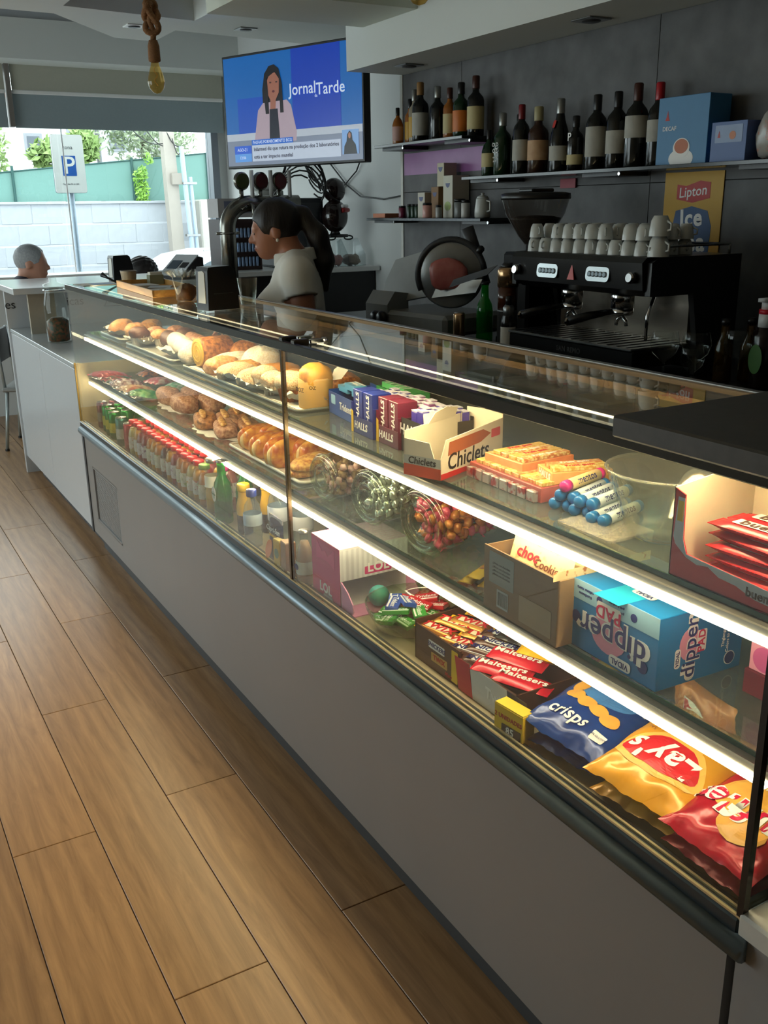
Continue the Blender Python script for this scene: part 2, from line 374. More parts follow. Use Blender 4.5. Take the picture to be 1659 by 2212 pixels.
# ------------------------------------------------------------------ ceiling
ce = struct(G().box(-3.2, 3.26, -3.2, 8.25, 2.86, 2.95).o('ceiling', mat('grey_ceiling', (126, 130, 134), .85, var=.02)))
pz0, pz1 = 2.5, 2.86
pn = G()
pn.prism([(-3.08, 5.2), (-3.08, -3.1), (1.226, -3.1), (1.226, 5.402)], pz0, pz1)
pn.prism([(1.226, 5.19), (1.921, 5.292), (1.921, 5.9), (1.916, 6.0), (1.677, 5.969), (1.226, 5.402)], pz0, pz1)
pn.prism([(1.921, 4.12), (3.14, 4.12), (3.14, 5.77), (1.927, 5.606), (1.921, 5.6)], pz0, pz1)
pn.prism([(1.226, -3.1), (1.55, -3.1), (1.55, 4.2), (1.226, 4.2)], pz0, pz1)
pn.o('ceiling_panel', CEILW, ce)
G().box(1.226, 1.921, 4.2, 5.3, 2.78, 2.86).o('recess_back', mat('recess_taupe', (176, 170, 160), .85), ce)
G().box(1.55, 3.2, 3.66, 4.12, 2.32, 2.86).o('ceiling_beam', mat('warm_white_beam', (214, 220, 208), .8, var=.02), ce)
G().box(1.55, 3.2, -3.1, 3.66, 2.42, 2.86).o('ceiling_panel', CEILW, ce)
G().box(-3.1, 3.14, 7.7, 8.1, 2.595, 2.86).o('window_beam', CEILW, ce)
sf = struct(G().box(2.285, 2.6, -3.1, 4.119, 2.158, 2.42).box(2.285, 2.62, 4.119, 4.286, 2.158, 2.5).o('ceiling_soffit', CEILW))
def downlight(x, y, z, lab, m=None):
    t = thing('downlight', lab, 'downlight', (x, y, z), group='recessed ceiling downlights')
    G().box(-.05, .05, -.05, .05, -.006, 0, .002).o('frame', m or PLASTW, t); G().lathe([(.032, -.009), (.034, -.004), (.03, .0)], 16).o('lamp_face', DARKG, t, True)
downlight(1.676, 5.554, 2.5, 'square white downlight in the chamfered ceiling panel')
downlight(2.25, 5.39, 2.5, 'dark downlight in the ceiling above the television', STEEL)
downlight(2.44, 3.98, 2.158, 'downlight at the far end of the soffit over the bottles', STEEL)
downlight(2.44, 2.78, 2.158, 'downlight in the soffit above the espresso machine', STEEL)
# ------------------------------------------------------------------ display case
CX = .93
case = thing('display_case', 'long glass fronted pastry and snack display counter with lit shelves', 'display case', (CX, 2.56, 0))
def cp(g, name, m, smooth=False, parent=None, label=None): return g.o(name, m, parent or case, smooth, True, label)
PANEL = mat('grey_laminate', (146, 143, 140), .42, var=.05, scale=5)
cp(G().box(.975, 1.36, .5, 4.44, 0, .1), 'plinth', mat('plinth_grey', (74, 76, 78), .5))
fp = G()
for a in ((.69, 3.888, .105, .572), (4.304, 4.405, .105, .572), (3.888, 4.304, .105, .186), (3.888, 4.304, .442, .572)): fp.box(CX, CX+.02, *a)
cp(fp, 'front_panel', PANEL, label='grey laminate front panel')
cp(G().box(.97, 1.33, .69, 4.43, .1, .595), 'base_cabinet', DARKG)
# ventilation grille
gr = cp(G().box(.93, .97, 3.886, 3.895, .184, .444).box(.93, .97, 4.297, 4.306, .184, .444).box(.93, .97, 3.886, 4.306, .184, .194).box(.93, .97, 3.886, 4.306, .436, .444), 'vent_frame', mat('vent_edge', (150, 150, 150), .4))
gm = G()
for i in range(26):
    z = .196+i*.0095; gm.box(.938, .942, 3.895, 4.297, z, z+.0042)
for i in range(34):
    y = 3.897+i*.0121; gm.box(.937, .941, y, y+.0050, .194, .437)
s = cp(gm, 'vent_mesh', mat('pale_vent_mesh', (176, 176, 176), .5), parent=gr); s['kind'] = 'stuff'
cp(G().tube([(.928, .66, .59), (.928, 4.43, .59)], .019, 12), 'bumper_rail', mat('blue_grey_rail', (134, 150, 160), .3, .4), True)
cp(G().box(.925, .96, .675, 4.44, .604, .630, .003), 'sill', mat('dark_sill', (58, 68, 74), .3, .3))
for z, m in ((.6295, 'gold_trim'),): cp(G().box(.9285, .9335, .675, 4.44, .6285, .6335).box(.941, .945, .675, 4.44, .6285, .6345), 'trim_line', mat(m, (226, 206, 160), .3, .5))
cp(G().box(.945, 1.31, .68, 4.43, .598, .62), 'deck', mat('cream_deck', (196, 182, 150), .3, .3, var=.05))
CREAM = mat('cream_laminate', (226, 208, 160), .5, var=.04)
cp(G().box(.932, 1.33, 4.43, 4.45, .1, .895), 'end_panel', CREAM)
cp(G().box(.925, .95, 4.405, 4.432, .1, .60), 'corner_trim', mat('dark_trim', (84, 88, 92), .5))
cp(G().box(.93, 1.36, .52, .675, .05, .606), 'end_panel', mat('light_grey_end', (150, 150, 150), .5))
cp(G().box(.925, 1.36, .54, .676, .606, .642, .004), 'end_cap', mat('white_end_cap', (222, 220, 212), .45))
# glass
cp(G().box(.931, .937, 2.121, 4.43, .634, 1.229), 'front_pane', GLASS)
cp(G().box(.931, .937, .679, 2.113, .634, 1.229), 'front_pane', GLASS)
cp(G().box(.935, 1.30, .675, 2.115, 1.240, 1.246), 'top_pane', GLASS)
cp(G().box(.935, 1.30, 2.119, 4.44, 1.240, 1.246), 'top_pane', GLASS)
cp(G().box(.937, 1.30, 4.434, 4.44, .895, 1.24), 'end_pane', GLASS)
cp(G().box(.937, 1.30, .675, .681, .642, 1.24), 'end_pane', GLASS)
BRZ = mat('bronze_edge', (92, 78, 56), .25, .7)
cp(G().box(.929, .939, 2.112, 2.122, .634, 1.24), 'pane_joint', BRZ)
cp(G().box(.928, .939, .671, .681, .634, 1.24), 'pane_joint', BLACK)
cp(G().box(.928, .934, 4.431, 4.437, .62, .9), 'pane_joint', mat('gold_joint', (196, 160, 84), .4, .3))
cp(G().box(.927, .945, .67, 4.445, 1.226, 1.248, .002), 'top_edge', mat('dark_green_glass_edge', (24, 34, 32), .15))
# top light and frame
lp = cp(G().box(.957, 1.008, .68, 4.38, 1.2305, 1.2395), 'light_profile', ALU)
LEDM = mat('warm_white_led', (255, 232, 190), .5, var=.01, emit=LED)
LEDT = mat('warm_white_led_top', (255, 224, 170), .5, var=.01, emit=LED*3.0)
LEDU = mat('warm_white_diffuser_back', (255, 232, 190), .5, var=.01, emit=6.0)
for ya, yb in ((.70, 2.08), (2.16, 4.36)):
    cp(G().box(1.011, 1.025, ya, yb, 1.2290, 1.2305), 'led_strip', LEDT, parent=lp)
    cp(G().box(1.009, 1.027, ya, yb, 1.2315, 1.2375), 'diffuser', LEDU, parent=lp)
for y in (2.08, 2.15):
    c_ = cp(G().box(.945, .985, y-.012, y+.012, 1.238, 1.254, .003), 'pane_clamp', mat('dark_bronze', (70, 62, 52), .3, .7))
    cp(G().box(.99, 1.03, y-.006, y+.006, 1.24, 1.252, .002).lathe([(.008, 0), (.009, .004), (.006, .008)], 10, Matrix.Translation((1.03, y, 1.246))), 'clamp_arm', CHROME, parent=c_)
cp(G().box(1.228, 1.302, .94, 4.44, 1.226, 1.239).box(1.29, 1.302, .94, 4.44, 1.226, 1.25), 'rear_wood_rail', wood('light_wood_rail', (176, 136, 84), (214, 176, 118), .5, stretch=(20, 1, 20)))
cp(G().box(1.302, 1.318, .7, 4.44, 1.226, 1.252), 'rear_profile', ALU)
# rear sliding doors
DOORM = mat('smoked_rear_glass', (64, 70, 72), .12, var=.05)
for i, (a, b) in enumerate(((.69, 1.64), (1.6, 2.56), (2.52, 3.5), (3.46, 4.43))):
    d = cp(G().box(1.304+.01*(i % 2), 1.31+.01*(i % 2), a, b, .64, 1.226), 'sliding_door', DOORM)
    cp(G().box(1.298+.01*(i % 2), 1.304+.01*(i % 2), a, a+.012, .64, 1.226), 'door_edge', ALU, parent=d)
# shelves
SHG = glass('shelf_glass', (228, 240, 234), 1.5, dens=.12, body=(170, 176, 168)); EDG = mat('green_glass_edge', (40, 74, 58), .15)
for zt, nm in ((1.035, 'upper'), (.835, 'lower')):
    for ya, yb in ((.685, 2.235), (2.24, 4.43)):
        s_ = cp(G().box(1.0, 1.295, ya, yb, zt-.008, zt), 'shelf_pane', SHG)
        cp(G().box(.9975, 1.0, ya, yb, zt-.008, zt), 'shelf_edge', EDG, parent=s_)
    pr = cp(G().box(.982, 1.014, .69, 4.42, zt-.0225, zt-.009, .002), 'led_profile', ALU)
    cp(G().box(.979, .989, .70, 4.41, zt-.0335, zt-.0228), 'led_strip', LEDM, parent=pr)
    for y in (.72, 2.18, 3.3, 4.38):
        cp(G().box(1.01, 1.29, y-.004, y+.004, zt-.022, zt-.009), 'shelf_bracket', CHROME)
# stone slab on the near end of the case
sl = thing('worktop_slab', 'dark grey stone worktop slab laid over the near end of the glass case', 'worktop', (1.25, .5, 1.2505))
G().box(-.36, .42, -.7, .435, 0, .03, .003).o('slab', mat('dark_stone', (62, 58, 52), .45, scale=50, c2=(84, 78, 70), bump=.05), sl)
G().box(-.1, -.02, -.3, -.06, .0302, .0312).o('inlay', mat('dark_inlay', (40, 38, 34), .5), sl)
# ------------------------------------------------------------------ white cabinets and bar at the far end
GLW = mat('glossy_white_laminate', (206, 210, 214), .18, var=.02)
cb = thing('white_cabinet', 'low glossy white cabinet with two flush doors past the display case', 'cabinet', (1.2, 5.3, 0))
cp(G().box(.95, 1.49, 4.455, 6.09, .1, .87), 'body', WHITE, parent=cb)
cp(G().box(.99, 1.5, 4.455, 5.98, 0, .1), 'plinth', mat('plinth_grey', (74, 76, 78), .5), parent=cb)
cp(G().box(.93, .95, 4.457, 5.27, .108, .868, .001), 'door', GLW, parent=cb)
cp(G().box(.93, .95, 5.276, 6.097, .108, .868, .001), 'door', GLW, parent=cb)
cp(G().box(.927, 1.49, 4.452, 6.097, .872, .893, .002), 'top', mat('pale_grey_top', (188, 194, 196), .22), parent=cb)
bar = thing('bar_counter', 'white raised bar counter with lettered panel beyond the display case', 'bar', (1.4, 5.9, 0))
cp(G().box(.90, 2.11, 5.66, 6.5, 1.118, 1.152, .003), 'bar_top', mat('white_bar_top', (216, 220, 222), .2), parent=bar)
tp = cp(G().box(.92, 2.1, 6.1, 6.14, 0, 1.118), 'lettered_panel', GLW, parent=bar)
cp(G().box(.985, 1.13, 5.72, 5.75, .893, 1.118), 'support_panel', mat('beige_laminate', (176, 166, 148), .5), parent=bar)
cp(G().box(1.5, 2.1, 5.75, 6.1, 0, .893), 'bar_base', WHITE, parent=bar)
TG = flat((48, 50, 56))
for s_, x in (('es', .945), ('c', 1.07), ('icas', 1.325)):
    me = textmesh(s_, .072, .0, 0, .0006); me.transform(frame((x, 6.0985, 1.03), (1, 0, 0), (0, 0, 1))); obj('lettering', me, TG, tp, True)
for a, b in (((1.50, 6.098, .99), (1.56, 6.098, 1.11)), ((1.56, 6.098, 1.11), (1.62, 6.098, .99)), ((1.50, 6.098, .99), (1.62, 6.098, .99))):
    cp(G().tube([a, b], .0025, 5), 'triangle_mark', TG, parent=tp)
me = textmesh('DELTA', .02, .01, 0, .0006); me.transform(frame((1.56, 6.0985, 1.015), (1, 0, 0), (0, 0, 1))); obj('lettering', me, TG, tp, True)
# ------------------------------------------------------------------ back bar
BKC = mat('black_worktop', (26, 25, 25), .3)
bb = thing('back_counter', 'long dark back bar counter under the bottle shelves', 'counter', (2.26, 2.4, 0))
cp(G().box(1.92, 2.585, -.5, 4.25, 1.03, 1.06, .003), 'worktop', BKC, parent=bb)
for i in range(4): cp(G().box(1.95, 1.97, -.2+1.1*i, .885+1.1*i, .1, 1.02), 'door', mat('dark_door', (40, 40, 42), .4), parent=bb)
cp(G().box(1.97, 2.585, -.5, 4.24, 0, 1.03), 'body', DARKG, parent=bb)
wc = thing('white_back_counter', 'white counter by the far wall behind the woman', 'counter', (2.6, 5.8, 0))
cp(G().box(2.12, 3.13, 5.48, 6.1, 1.165, 1.195, .003), 'top', PLASTW, parent=wc)
cp(G().box(2.2, 3.13, 5.55, 6.1, 0, 1.165), 'body', BLACK, parent=wc)
rc = thing('return_counter', 'dark low counter below the beer tap column', 'counter', (1.95, 5.0, 0))
cp(G().box(1.78, 2.18, 4.85, 5.2, 0, 1.02).box(1.76, 2.2, 4.83, 5.22, 1.02, 1.05), 'body', BLACK, parent=rc)
# wall shelves
SHD = mat('dark_glass_shelf', (24, 30, 32), .15)
def wshelf(y0, y1, z, lab, nb):
    t = thing('wall_shelf', lab, 'shelf', (2.5, (y0+y1)/2, z), group='dark shelves on the concrete wall'); h = (y1-y0)/2
    G().box(-.1, .085, -h, h, -.012, 0, .001).o('board', SHD, t)
    for i in range(nb):
        y = -h+.1+(2*h-.2)*i/max(1, nb-1); G().box(-.06, .085, y-.09, y+.09, -.024, -.012).o('bracket', BLACK, t)
        G().lathe([(.006, 0), (.008, .004), (.004, .008)], 8, frame((-.062, y-.1, -.018), (0, 1, 0), (0, 0, 1))).o('screw_cap', CHROME, t)
wshelf(3.5, 4.24, 1.832, 'upper dark wall shelf by the wall corner holding liqueur bottles', 2)
wshelf(1.2, 3.5, 1.668, 'long dark wall shelf holding wine bottles and blue boxes', 4)
wshelf(3.36, 4.33, 1.502, 'low dark wall shelf holding tea boxes and a white pot', 2)
tag(G().box(2.586, 2.589, 3.5, 4.27, 1.70, 1.8).o('purple_panel', mat('purple_film', (150, 92, 150), .4, var=.15, scale=12)), 'magenta backing strip on the concrete wall under the top shelf', 'panel')
# ------------------------------------------------------------------ outdoors
GZ = -.15
struct(G().box(-14, 26, 8.3, 60, GZ-.1, GZ).o('floor_street', mat('asphalt', (128, 130, 134), .9, scale=60)))
bw = thing('block_wall', 'grey concrete block wall across the street', 'wall', (3.5, 14.1, GZ))
BLK = mat('concrete_block', (176, 180, 186), .9, var=.1, scale=14, bump=.2)
cp(G().box(-6, 16, 14.02, 14.2, GZ, 1.66), 'mortar_core', mat('mortar', (196, 200, 206), .9), parent=bw)
bm_ = [G().box(-.197, .197, -.03, .03, -.128, .128, .004).mesh('block') for _ in range(1)]
for r in range(6):
    z = 1.66-.137-.277*r
    for i in range(13):
        x = 1.2+.4*i+(.2 if r % 2 else 0)
        if x > 4.75: break
        o = obj('block', bm_[0], BLK, bw); o.location = (x-3.5, -.06+.004*((i*7+r*3) % 3), z-GZ+.01)
cp(G().box(-6, 16, 13.98, 14.22, 1.66, 1.69), 'coping', BLK, parent=bw)
tag(G().box(4.9, 5.35, 13.8, 14.3, GZ, 1.7, .02).o('wall_pillar', mat('roughcast', (196, 192, 182), .95, var=.2, scale=60, bump=.6)), 'pale roughcast pillar at the end of the block wall', 'pillar')
GRN = mat('green_screen_mesh', (112, 150, 142), .85, var=.12, scale=90)
fe = thing('screen_fence', 'green mesh screen fence on top of the block wall', 'fence', (3.5, 14.25, 1.69))
cp(G().prism([(-4, 1.69), (12, 1.69), (12, 2.75), (5.2, 2.34), (2.3, 2.07), (-4, 1.9)], 0, .02, frame((0, 14.25, .005), (1, 0, 0), (0, 0, 1))), 'screen', GRN, parent=fe)
for x in (1.6, 2.45, 3.22, 4.08, 5.2):
    cp(G().tube([(x, 14.2, 1.695), (x, 14.2, 1.97+.075*x)], .018, 6), 'post', mat('green_post', (44, 84, 80), .6), parent=fe)
cp(G().tube([(-4, 14.22, 1.9), (2.3, 14.22, 2.07), (5.2, 14.22, 2.35), (12, 14.22, 2.76)], .01, 5), 'top_wire', mat('green_post', (44, 84, 80), .6), parent=fe)
# climbing weed and trees
def leaf_cloud(name, m, parent, cs, n, size, seed):
    rnd = random.Random(seed); vs = []; fs = []
    for _ in range(n):
        (cx, cy, cz, rx, ry, rz_) = rnd.choice(cs)
        u = Vector((rnd.gauss(0, 1), rnd.gauss(0, 1), rnd.gauss(0, 1))).normalized()*rnd.random()**.33
        c = Vector((cx+u.x*rx, cy+u.y*ry, cz+u.z*rz_)); a = Vector((rnd.gauss(0, 1), rnd.gauss(0, 1), rnd.gauss(0, 1))).normalized(); b = a.orthogonal().normalized()
        k = size*rnd.uniform(.6, 1.3); i = len(vs); vs += [c-a*k, c+b*k*.45, c+a*k, c-b*k*.45]; fs.append((i, i+1, i+2, i+3))
    me = bpy.data.meshes.new(name); me.from_pydata([tuple(v) for v in vs], [], fs)
    return obj(name, me, m, parent, world=True)
LF1 = mat('leaf_green', (118, 150, 84), .7, scale=3, c2=(168, 190, 120)); LF2 = mat('leaf_olive', (132, 150, 116), .7, scale=3, c2=(180, 192, 158)); LF3 = mat('leaf_bright', (150, 196, 88), .7)
BARK = mat('bark', (110, 98, 84), .9)
def tree(name, lab, x, y, cs, m, n, size, seed, h):
    t = thing(name, lab, 'tree', (x, y, GZ), group='greenery behind the fence')
    G().tube([(0, 0, 0), (.05, 0, h*.5), (0, .05, h)], .09, 8, radii=[.12, .09, .05]).o('trunk', BARK, t, True)
    f = leaf_cloud('foliage', m, t, cs, n, size, seed); f['kind'] = 'stuff'
tree('leafy_tree', 'bright green tree at the far left behind the fence', 2.4, 16.5, [(2.3, 16.5, 2.5, .55, .6, .7), (2.0, 16.6, 3.0, .7, .6, .6)], LF1, 2600, .06, 1, 3.0)
tree('spiky_shrub', 'spiky yucca like shrub left of the parking sign', 3.6, 16.2, [(3.55, 16.2, 2.4, .5, .3, .28), (3.9, 16.2, 2.55, .25, .2, .25)], LF1, 1300, .09, 2, 2.3)
tree('olive_tree', 'grey green olive tree right of the parking sign', 5.0, 16.6, [(5.0, 16.6, 2.75, .8, .6, .5), (5.4, 16.6, 2.6, .5, .5, .5), (4.7, 16.4, 2.9, .4, .4, .4)], LF2, 2600, .05, 3, 2.8)
iv = tag(leaf_cloud('climbing_weed', LF3, None, [(4.17, 14.12, 2.1-.06*i, .11, .04, .07) for i in range(8)]+[(4.3, 14.12, 2.25, .08, .04, .1)], 420, .04, 5), 'bright green weed climbing the green screen fence', 'plant'); iv['kind'] = 'stuff'
# buildings
def house(lab, x0, x1, y, z1, m, wins, roof):
    t = thing('far_house', lab, 'building', ((x0+x1)/2, y, GZ), group='pale houses beyond the trees')
    cp(G().box(x0, x1, y, y+6, GZ, z1), 'wall', m, parent=t)
    cp(G().box(x0-.2, x1+.2, y-.2, y+6, z1, z1+.15), 'roof_edge', roof, parent=t)
    for (a, b, c, d) in wins:
        w = cp(G().box(a, b, y-.03, y+.02, c, d), 'window', mat('far_window_frame', (150, 154, 160), .6), parent=t)
        cp(G().box(a+.08, b-.08, y-.04, y-.02, c+.08, d-.08), 'pane', mat('far_pane', (92, 100, 110), .2), parent=t)
house('white house with a tiled canopy at the upper left of the window', 4.8, 7.6, 30, 4.6, WHITE, [(5.6, 6.1, 3.1, 3.7), (6.8, 7.3, 3.0, 4.0)], mat('clay_roof', (170, 120, 100), .8))
house('grey white house with tall windows behind the olive tree', 8.0, 10.4, 31, 6.0, mat('far_house_grey', (200, 202, 206), .8), [(8.3, 8.8, 3.3, 4.4), (9.1, 9.6, 3.3, 4.4)], mat('far_roof_grey', (150, 150, 154), .8))
# utility pole, drain pipe, wires
po = thing('utility_pole', 'tapered concrete utility pole with a small box', 'pole', (4.52, 13.75, GZ))
cp(G().tube([(4.52, 13.75, GZ), (4.46, 13.75, 3.2)], .1, 4, radii=[.13, .11]), 'shaft', mat('pole_concrete', (168, 160, 150), .9), parent=po)
cp(G().box(4.46, 4.6, 13.6, 13.66, 1.9, 2.05), 'box', mat('pole_box', (150, 142, 132), .7), parent=po)
pp_ = thing('service_pipe', 'pale blue metal service pipe standing against the block wall', 'pipe', (4.7, 13.6, GZ))
cp(G().tube([(4.72, 13.6, GZ), (4.62, 13.6, 2.4)], .035, 8).tube([(4.79, 13.6, GZ), (4.72, 13.6, 2.0)], .028, 8), 'pipe', mat('pale_blue_pipe', (168, 186, 204), .4), parent=pp_)
for z in (.6, 1.2, 1.9): cp(G().box(4.6, 4.8, 13.56, 13.64, z, z+.03), 'clip', STEEL, parent=pp_)
wi = thing('overhead_wires', 'drooping black overhead wires at the utility pole', 'wires', (4.5, 13.7, 2.5))
for a, b in (((4.45, 13.7, 2.45), (3.9, 13.7, 2.7)), ((4.5, 13.7, 2.4), (4.1, 13.7, 2.75)), ((4.62, 13.6, 2.4), (4.4, 13.7, 2.75)), ((4.62, 13.6, 2.35), (4.5, 13.6, 2.5))):
    cp(G().tube([Vector(a).lerp(Vector(b), i/8)-Vector((0, 0, .12*math.sin(math.pi*i/8))) for i in range(9)], .008, 5), 'wire', BLACK, parent=wi)
# parking sign
sg = thing('parking_sign', 'white parking zone sign with blue P on a grey post', 'sign', (2.03, 9.0, GZ), math.radians(-4))
G().tube([(0, .02, 0), (0, .02, 2.3)], .022, 8).o('post', mat('galvanised_post', (150, 164, 178), .5, .4), sg, True)
G().prism(rrect(.265, .475, .02), 0, .02, frame((0, 0, 2.1), (1, 0, 0), (0, 0, 1))).o('plate', PLASTW, sg)
G().prism(rrect(.272, .482, .022), -.004, .0, frame((0, 0.004, 2.1), (1, 0, 0), (0, 0, 1))).o('rim', mat('sign_rim', (150, 158, 170), .4, .4), sg)
decal(sg, rrect(.115, .165, .004), flat((38, 92, 176)), (0, -.0202, 2.085), (1, 0, 0), (0, 0, 1), .001)
letter(sg, 'P', .2, PW, (0, -.0216, 2.083), (1, 0, 0), (0, 0, 1), .01)
letter(sg, 'zona', .045, flat((70, 74, 80)), (0, -.0206, 2.235), (1, 0, 0), (0, 0, 1), 0)
letter(sg, 'Pago das 8h às 20h', .018, flat((90, 94, 100)), (0, -.0206, 1.935), (1, 0, 0), (0, 0, 1), 0)
# parked car
CARW = mat('white_car_paint', (228, 232, 236), .2, coat=.5, var=.02)
car = thing('parked_car', 'white car parked outside below the block wall', 'car', (4.3, 11.3, GZ))
def carbody(p): return p
prof = [(-2.0, .3), (-2.05, .62), (-1.85, .82), (-1.2, .92), (-.55, 1.28), (-.2, 1.34), (.7, 1.33), (1.3, 1.1), (1.75, .98), (2.0, .9), (2.05, .45), (1.95, .3)]
G().prism(prof, -.8, .8, frame((0, 0, 0), (1, 0, 0), (0, 0, 1))).o('body', CARW, car)
gl_ = mat('car_glass', (70, 84, 92), .1)
G().prism([(-1.1, .95), (-.5, 1.24), (-.15, 1.29), (-.15, .95)], .8, .806, frame((0, 0, 0), (1, 0, 0), (0, 0, 1))).o('side_window', gl_, car)
G().prism([(-.08, .95), (-.08, 1.29), (.65, 1.28), (1.2, 1.08), (1.3, .95)], .8, .806, frame((0, 0, 0), (1, 0, 0), (0, 0, 1))).o('side_window', gl_, car)
G().tube([(-.5, -.62, 1.36), (-.2, -.62, 1.40), (.7, -.62, 1.39), (1.0, -.62, 1.30)], .012, 6).o('roof_rail', ALU, car)
for x in (-1.25, 1.25):
    for y in (-.8, .62): G().lathe([(.31, 0), (.32, .03), (.32, .15), (.31, .18)], 20, frame((x, y, .31), (1, 0, 0), (0, 0, 1))).o('wheel', BLACK, car)
car.scale = (1, 1, .93)
c2 = dup(car, (-.6, 11.6, GZ), label='white car mostly hidden behind the seated man', group='parked cars'); car['group'] = 'parked cars'
# ------------------------------------------------------------------ products in the case
ZD, Z1, Z2 = .6202, .8352, 1.0352
NX = (0, -1, 0); UPZ = (0, 0, 1)            # lettering on faces turned to the customer reads towards -Y
def liquid(key, c, dens=.75): return glass('liquid_'+key, tuple(min(255, int(v*.5+128)) for v in c), 1.35, .02, dens, c)
# --- cans
def can(lab, c1, c2, loc, group):
    t = thing('drink_can', lab, 'can', loc, random.uniform(0, 6), group)
    G().lathe([(.021, 0), (.0255, .006), (.0255, .108), (.022, .116)], 18).o('body', mat('can_%d%d%d' % c1, c1, .3, .5), t, True)
    G().lathe([(.022, .116), (.0225, .1185), (.02, .118), (.0195, .1165)], 18).o('lid', ALU, t, True)
    G().lathe([(.0257, .03), (.0258, .032), (.0258, .07), (.0257, .072)], 18, cap0=False, cap1=False).o('printed_band', mat('canb_%d%d%d' % c2, c2, .35, .3), t, True)
    return t
c0 = can('green and yellow soft drink can at the far end of the case', (30, 130, 50), (214, 196, 40), (.985, 4.03, ZD), 'green and yellow cans')
for x, y in ((1.045, 4.05), (1.105, 4.06), (.99, 4.11), (1.05, 4.13), (1.11, 4.14), (1.0, 4.2), (1.06, 4.22), (1.165, 4.1)): dup(c0, (x, y, ZD), random.uniform(0, 6))
c1 = can('maroon soft drink can in the row behind the green cans', (120, 50, 52), (170, 150, 120), (1.0, 4.29, ZD), 'maroon cans'); dup(c1, (1.06, 4.31, ZD)); dup(c1, (1.12, 4.3, ZD))
can('teal lidded can in the front corner by the cream end panel', (60, 120, 110), (200, 200, 190), (.98, 3.9, ZD), None)
can('red soft drink can at the left end of the juice bottles', (176, 40, 50), (196, 70, 80), (.978, 3.77, ZD), None)
can('tan iced tea can beside the red can', (186, 150, 96), (200, 176, 120), (1.04, 3.82, ZD), None)
# --- small juice bottles
LIQ = [('grape', (96, 40, 60)), ('peach', (226, 140, 60)), ('pear', (220, 196, 130)), ('berry', (170, 40, 60)), ('mango', (232, 160, 50))]
CAPR = mat('red_cap', (206, 40, 54), .35); CAPG = mat('green_cap', (40, 146, 70), .35); CAPP = mat('pink_cap', (206, 40, 130), .35); CAPY = mat('yellow_cap', (236, 190, 40), .35)
LBL = [mat('juice_label_%d' % i, c, .6, c2=d, scale=110, contrast=(.54, .66)) for i, (c, d) in enumerate((((232, 226, 216), (206, 120, 110)), ((232, 226, 206), (170, 186, 96)), ((236, 226, 214), (220, 150, 80)), ((230, 220, 222), (150, 80, 130))))]
protos = []
for i, (k, c) in enumerate(LIQ):
    t = thing('juice_bottle', 'small red capped juice bottle in the packed rows on the deck', 'bottle', (.978, 3.66, ZD), group='red capped juice bottles')
    G().lathe([(.022, 0), (.0245, .004), (.0245, .085), (.021, .103), (.0145, .116), (.0145, .131)], 16).o('glass_body', CLEAR, t, True)
    G().lathe([(.0205, .003), (.0225, .006), (.0225, .084), (.019, .1), (.013, .113)], 14).o('juice', mat('juice_'+k, c, .3, sss=0), t, True)
    G().lathe([(.0247, .03), (.0249, .031), (.0249, .078), (.0247, .079)], 16, cap0=False, cap1=False).o('label', LBL[i % 4], t, True)
    G().lathe([(.0182, .128), (.0186, .132), (.0186, .142), (.0165, .1445)], 18).o('cap', CAPR, t, True)
    protos.append(t)
rr = random.Random(3); used = set(); k = 0
def place(x, y, capm=None, lab=None, grp=None):
    global k
    i = rr.randrange(5); p = protos[i]
    if i not in used and capm is None: used.add(i); p.location = (x, y, ZD); return
    d = dup(p, (x, y, ZD), rr.uniform(0, 6), lab, grp)
    if capm:
        for ch in KIDS[d]:
            if ch.name.startswith('cap'): ch.data = ch.data.copy(); ch.data.materials[0] = capm
for col, x in enumerate((.978, 1.040, 1.102, 1.164)):
    for j in range(14):
        y = 3.70-.058*j
        if col == 2 and j in (3, 6): continue
        place(x+rr.uniform(-.003, .003), y+rr.uniform(-.003, .003)-.02*(col % 2))
for i in range(5):
    if i not in used: protos[i].location = (1.225, 3.6-.06*i, ZD)
place(1.04, 2.866, CAPG, 'juice bottle with bright green cap at the near end of the rows', 'green capped juice bottles'); place(.978, 2.885, mat('pale_green_cap', (130, 170, 90), .35), 'juice bottle with pale green cap at the glass', None)
def bottle(name, lab, loc, prof, gm, cap, capm, label=None, labm=None, liq=None, liqm=None, group=None, rz=0, n=18):
    t = thing(name, lab, 'bottle', loc, rz, group)
    G().lathe(prof, n, cap1=False).o('glass_body', gm, t, True)
    if liq: G().lathe(liq, n).o('contents', liqm, t, True)
    if cap: G().lathe(cap, n).o('cap', capm, t, True)
    if label: G().lathe(label, n, cap0=False, cap1=False).o('label', labm, t, True)
    return t
bottle('juice_bottle', 'large juice bottle with white label and silver cap beside the red caps', (.980, 2.815, ZD), [(.024, 0), (.028, .006), (.028, .07), (.025, .08), (.026, .12), (.016, .155), (.016, .172)], CLEAR, [(.018, .165), (.0195, .168), (.0195, .178), (.017, .18)], ALU, [(.0284, .088), (.0268, .09), (.0268, .122), (.026, .124)], PAPER, [(.02, .003), (.0255, .007), (.0255, .07), (.0225, .08), (.022, .1)], mat('amber_juice', (226, 170, 60), .3))
for i, (x, y) in enumerate(((1.035, 2.80), (1.0, 2.765))):
    bottle('juice_bottle', ['tall drink bottle with magenta cap behind the silver cap', 'drink bottle with magenta cap close to the green beer bottles'][i], (x, y, ZD), [(.02, 0), (.024, .005), (.024, .1), (.014, .135), (.014, .158)], CLEAR, [(.0175, .148), (.018, .15), (.018, .164), (.016, .166)], CAPP, [(.0242, .05), (.0244, .052), (.0244, .095), (.0242, .097)], LBL[3], [(.018, .003), (.022, .006), (.022, .1), (.012, .13)], mat('rose_drink', (196, 110, 110), .3))
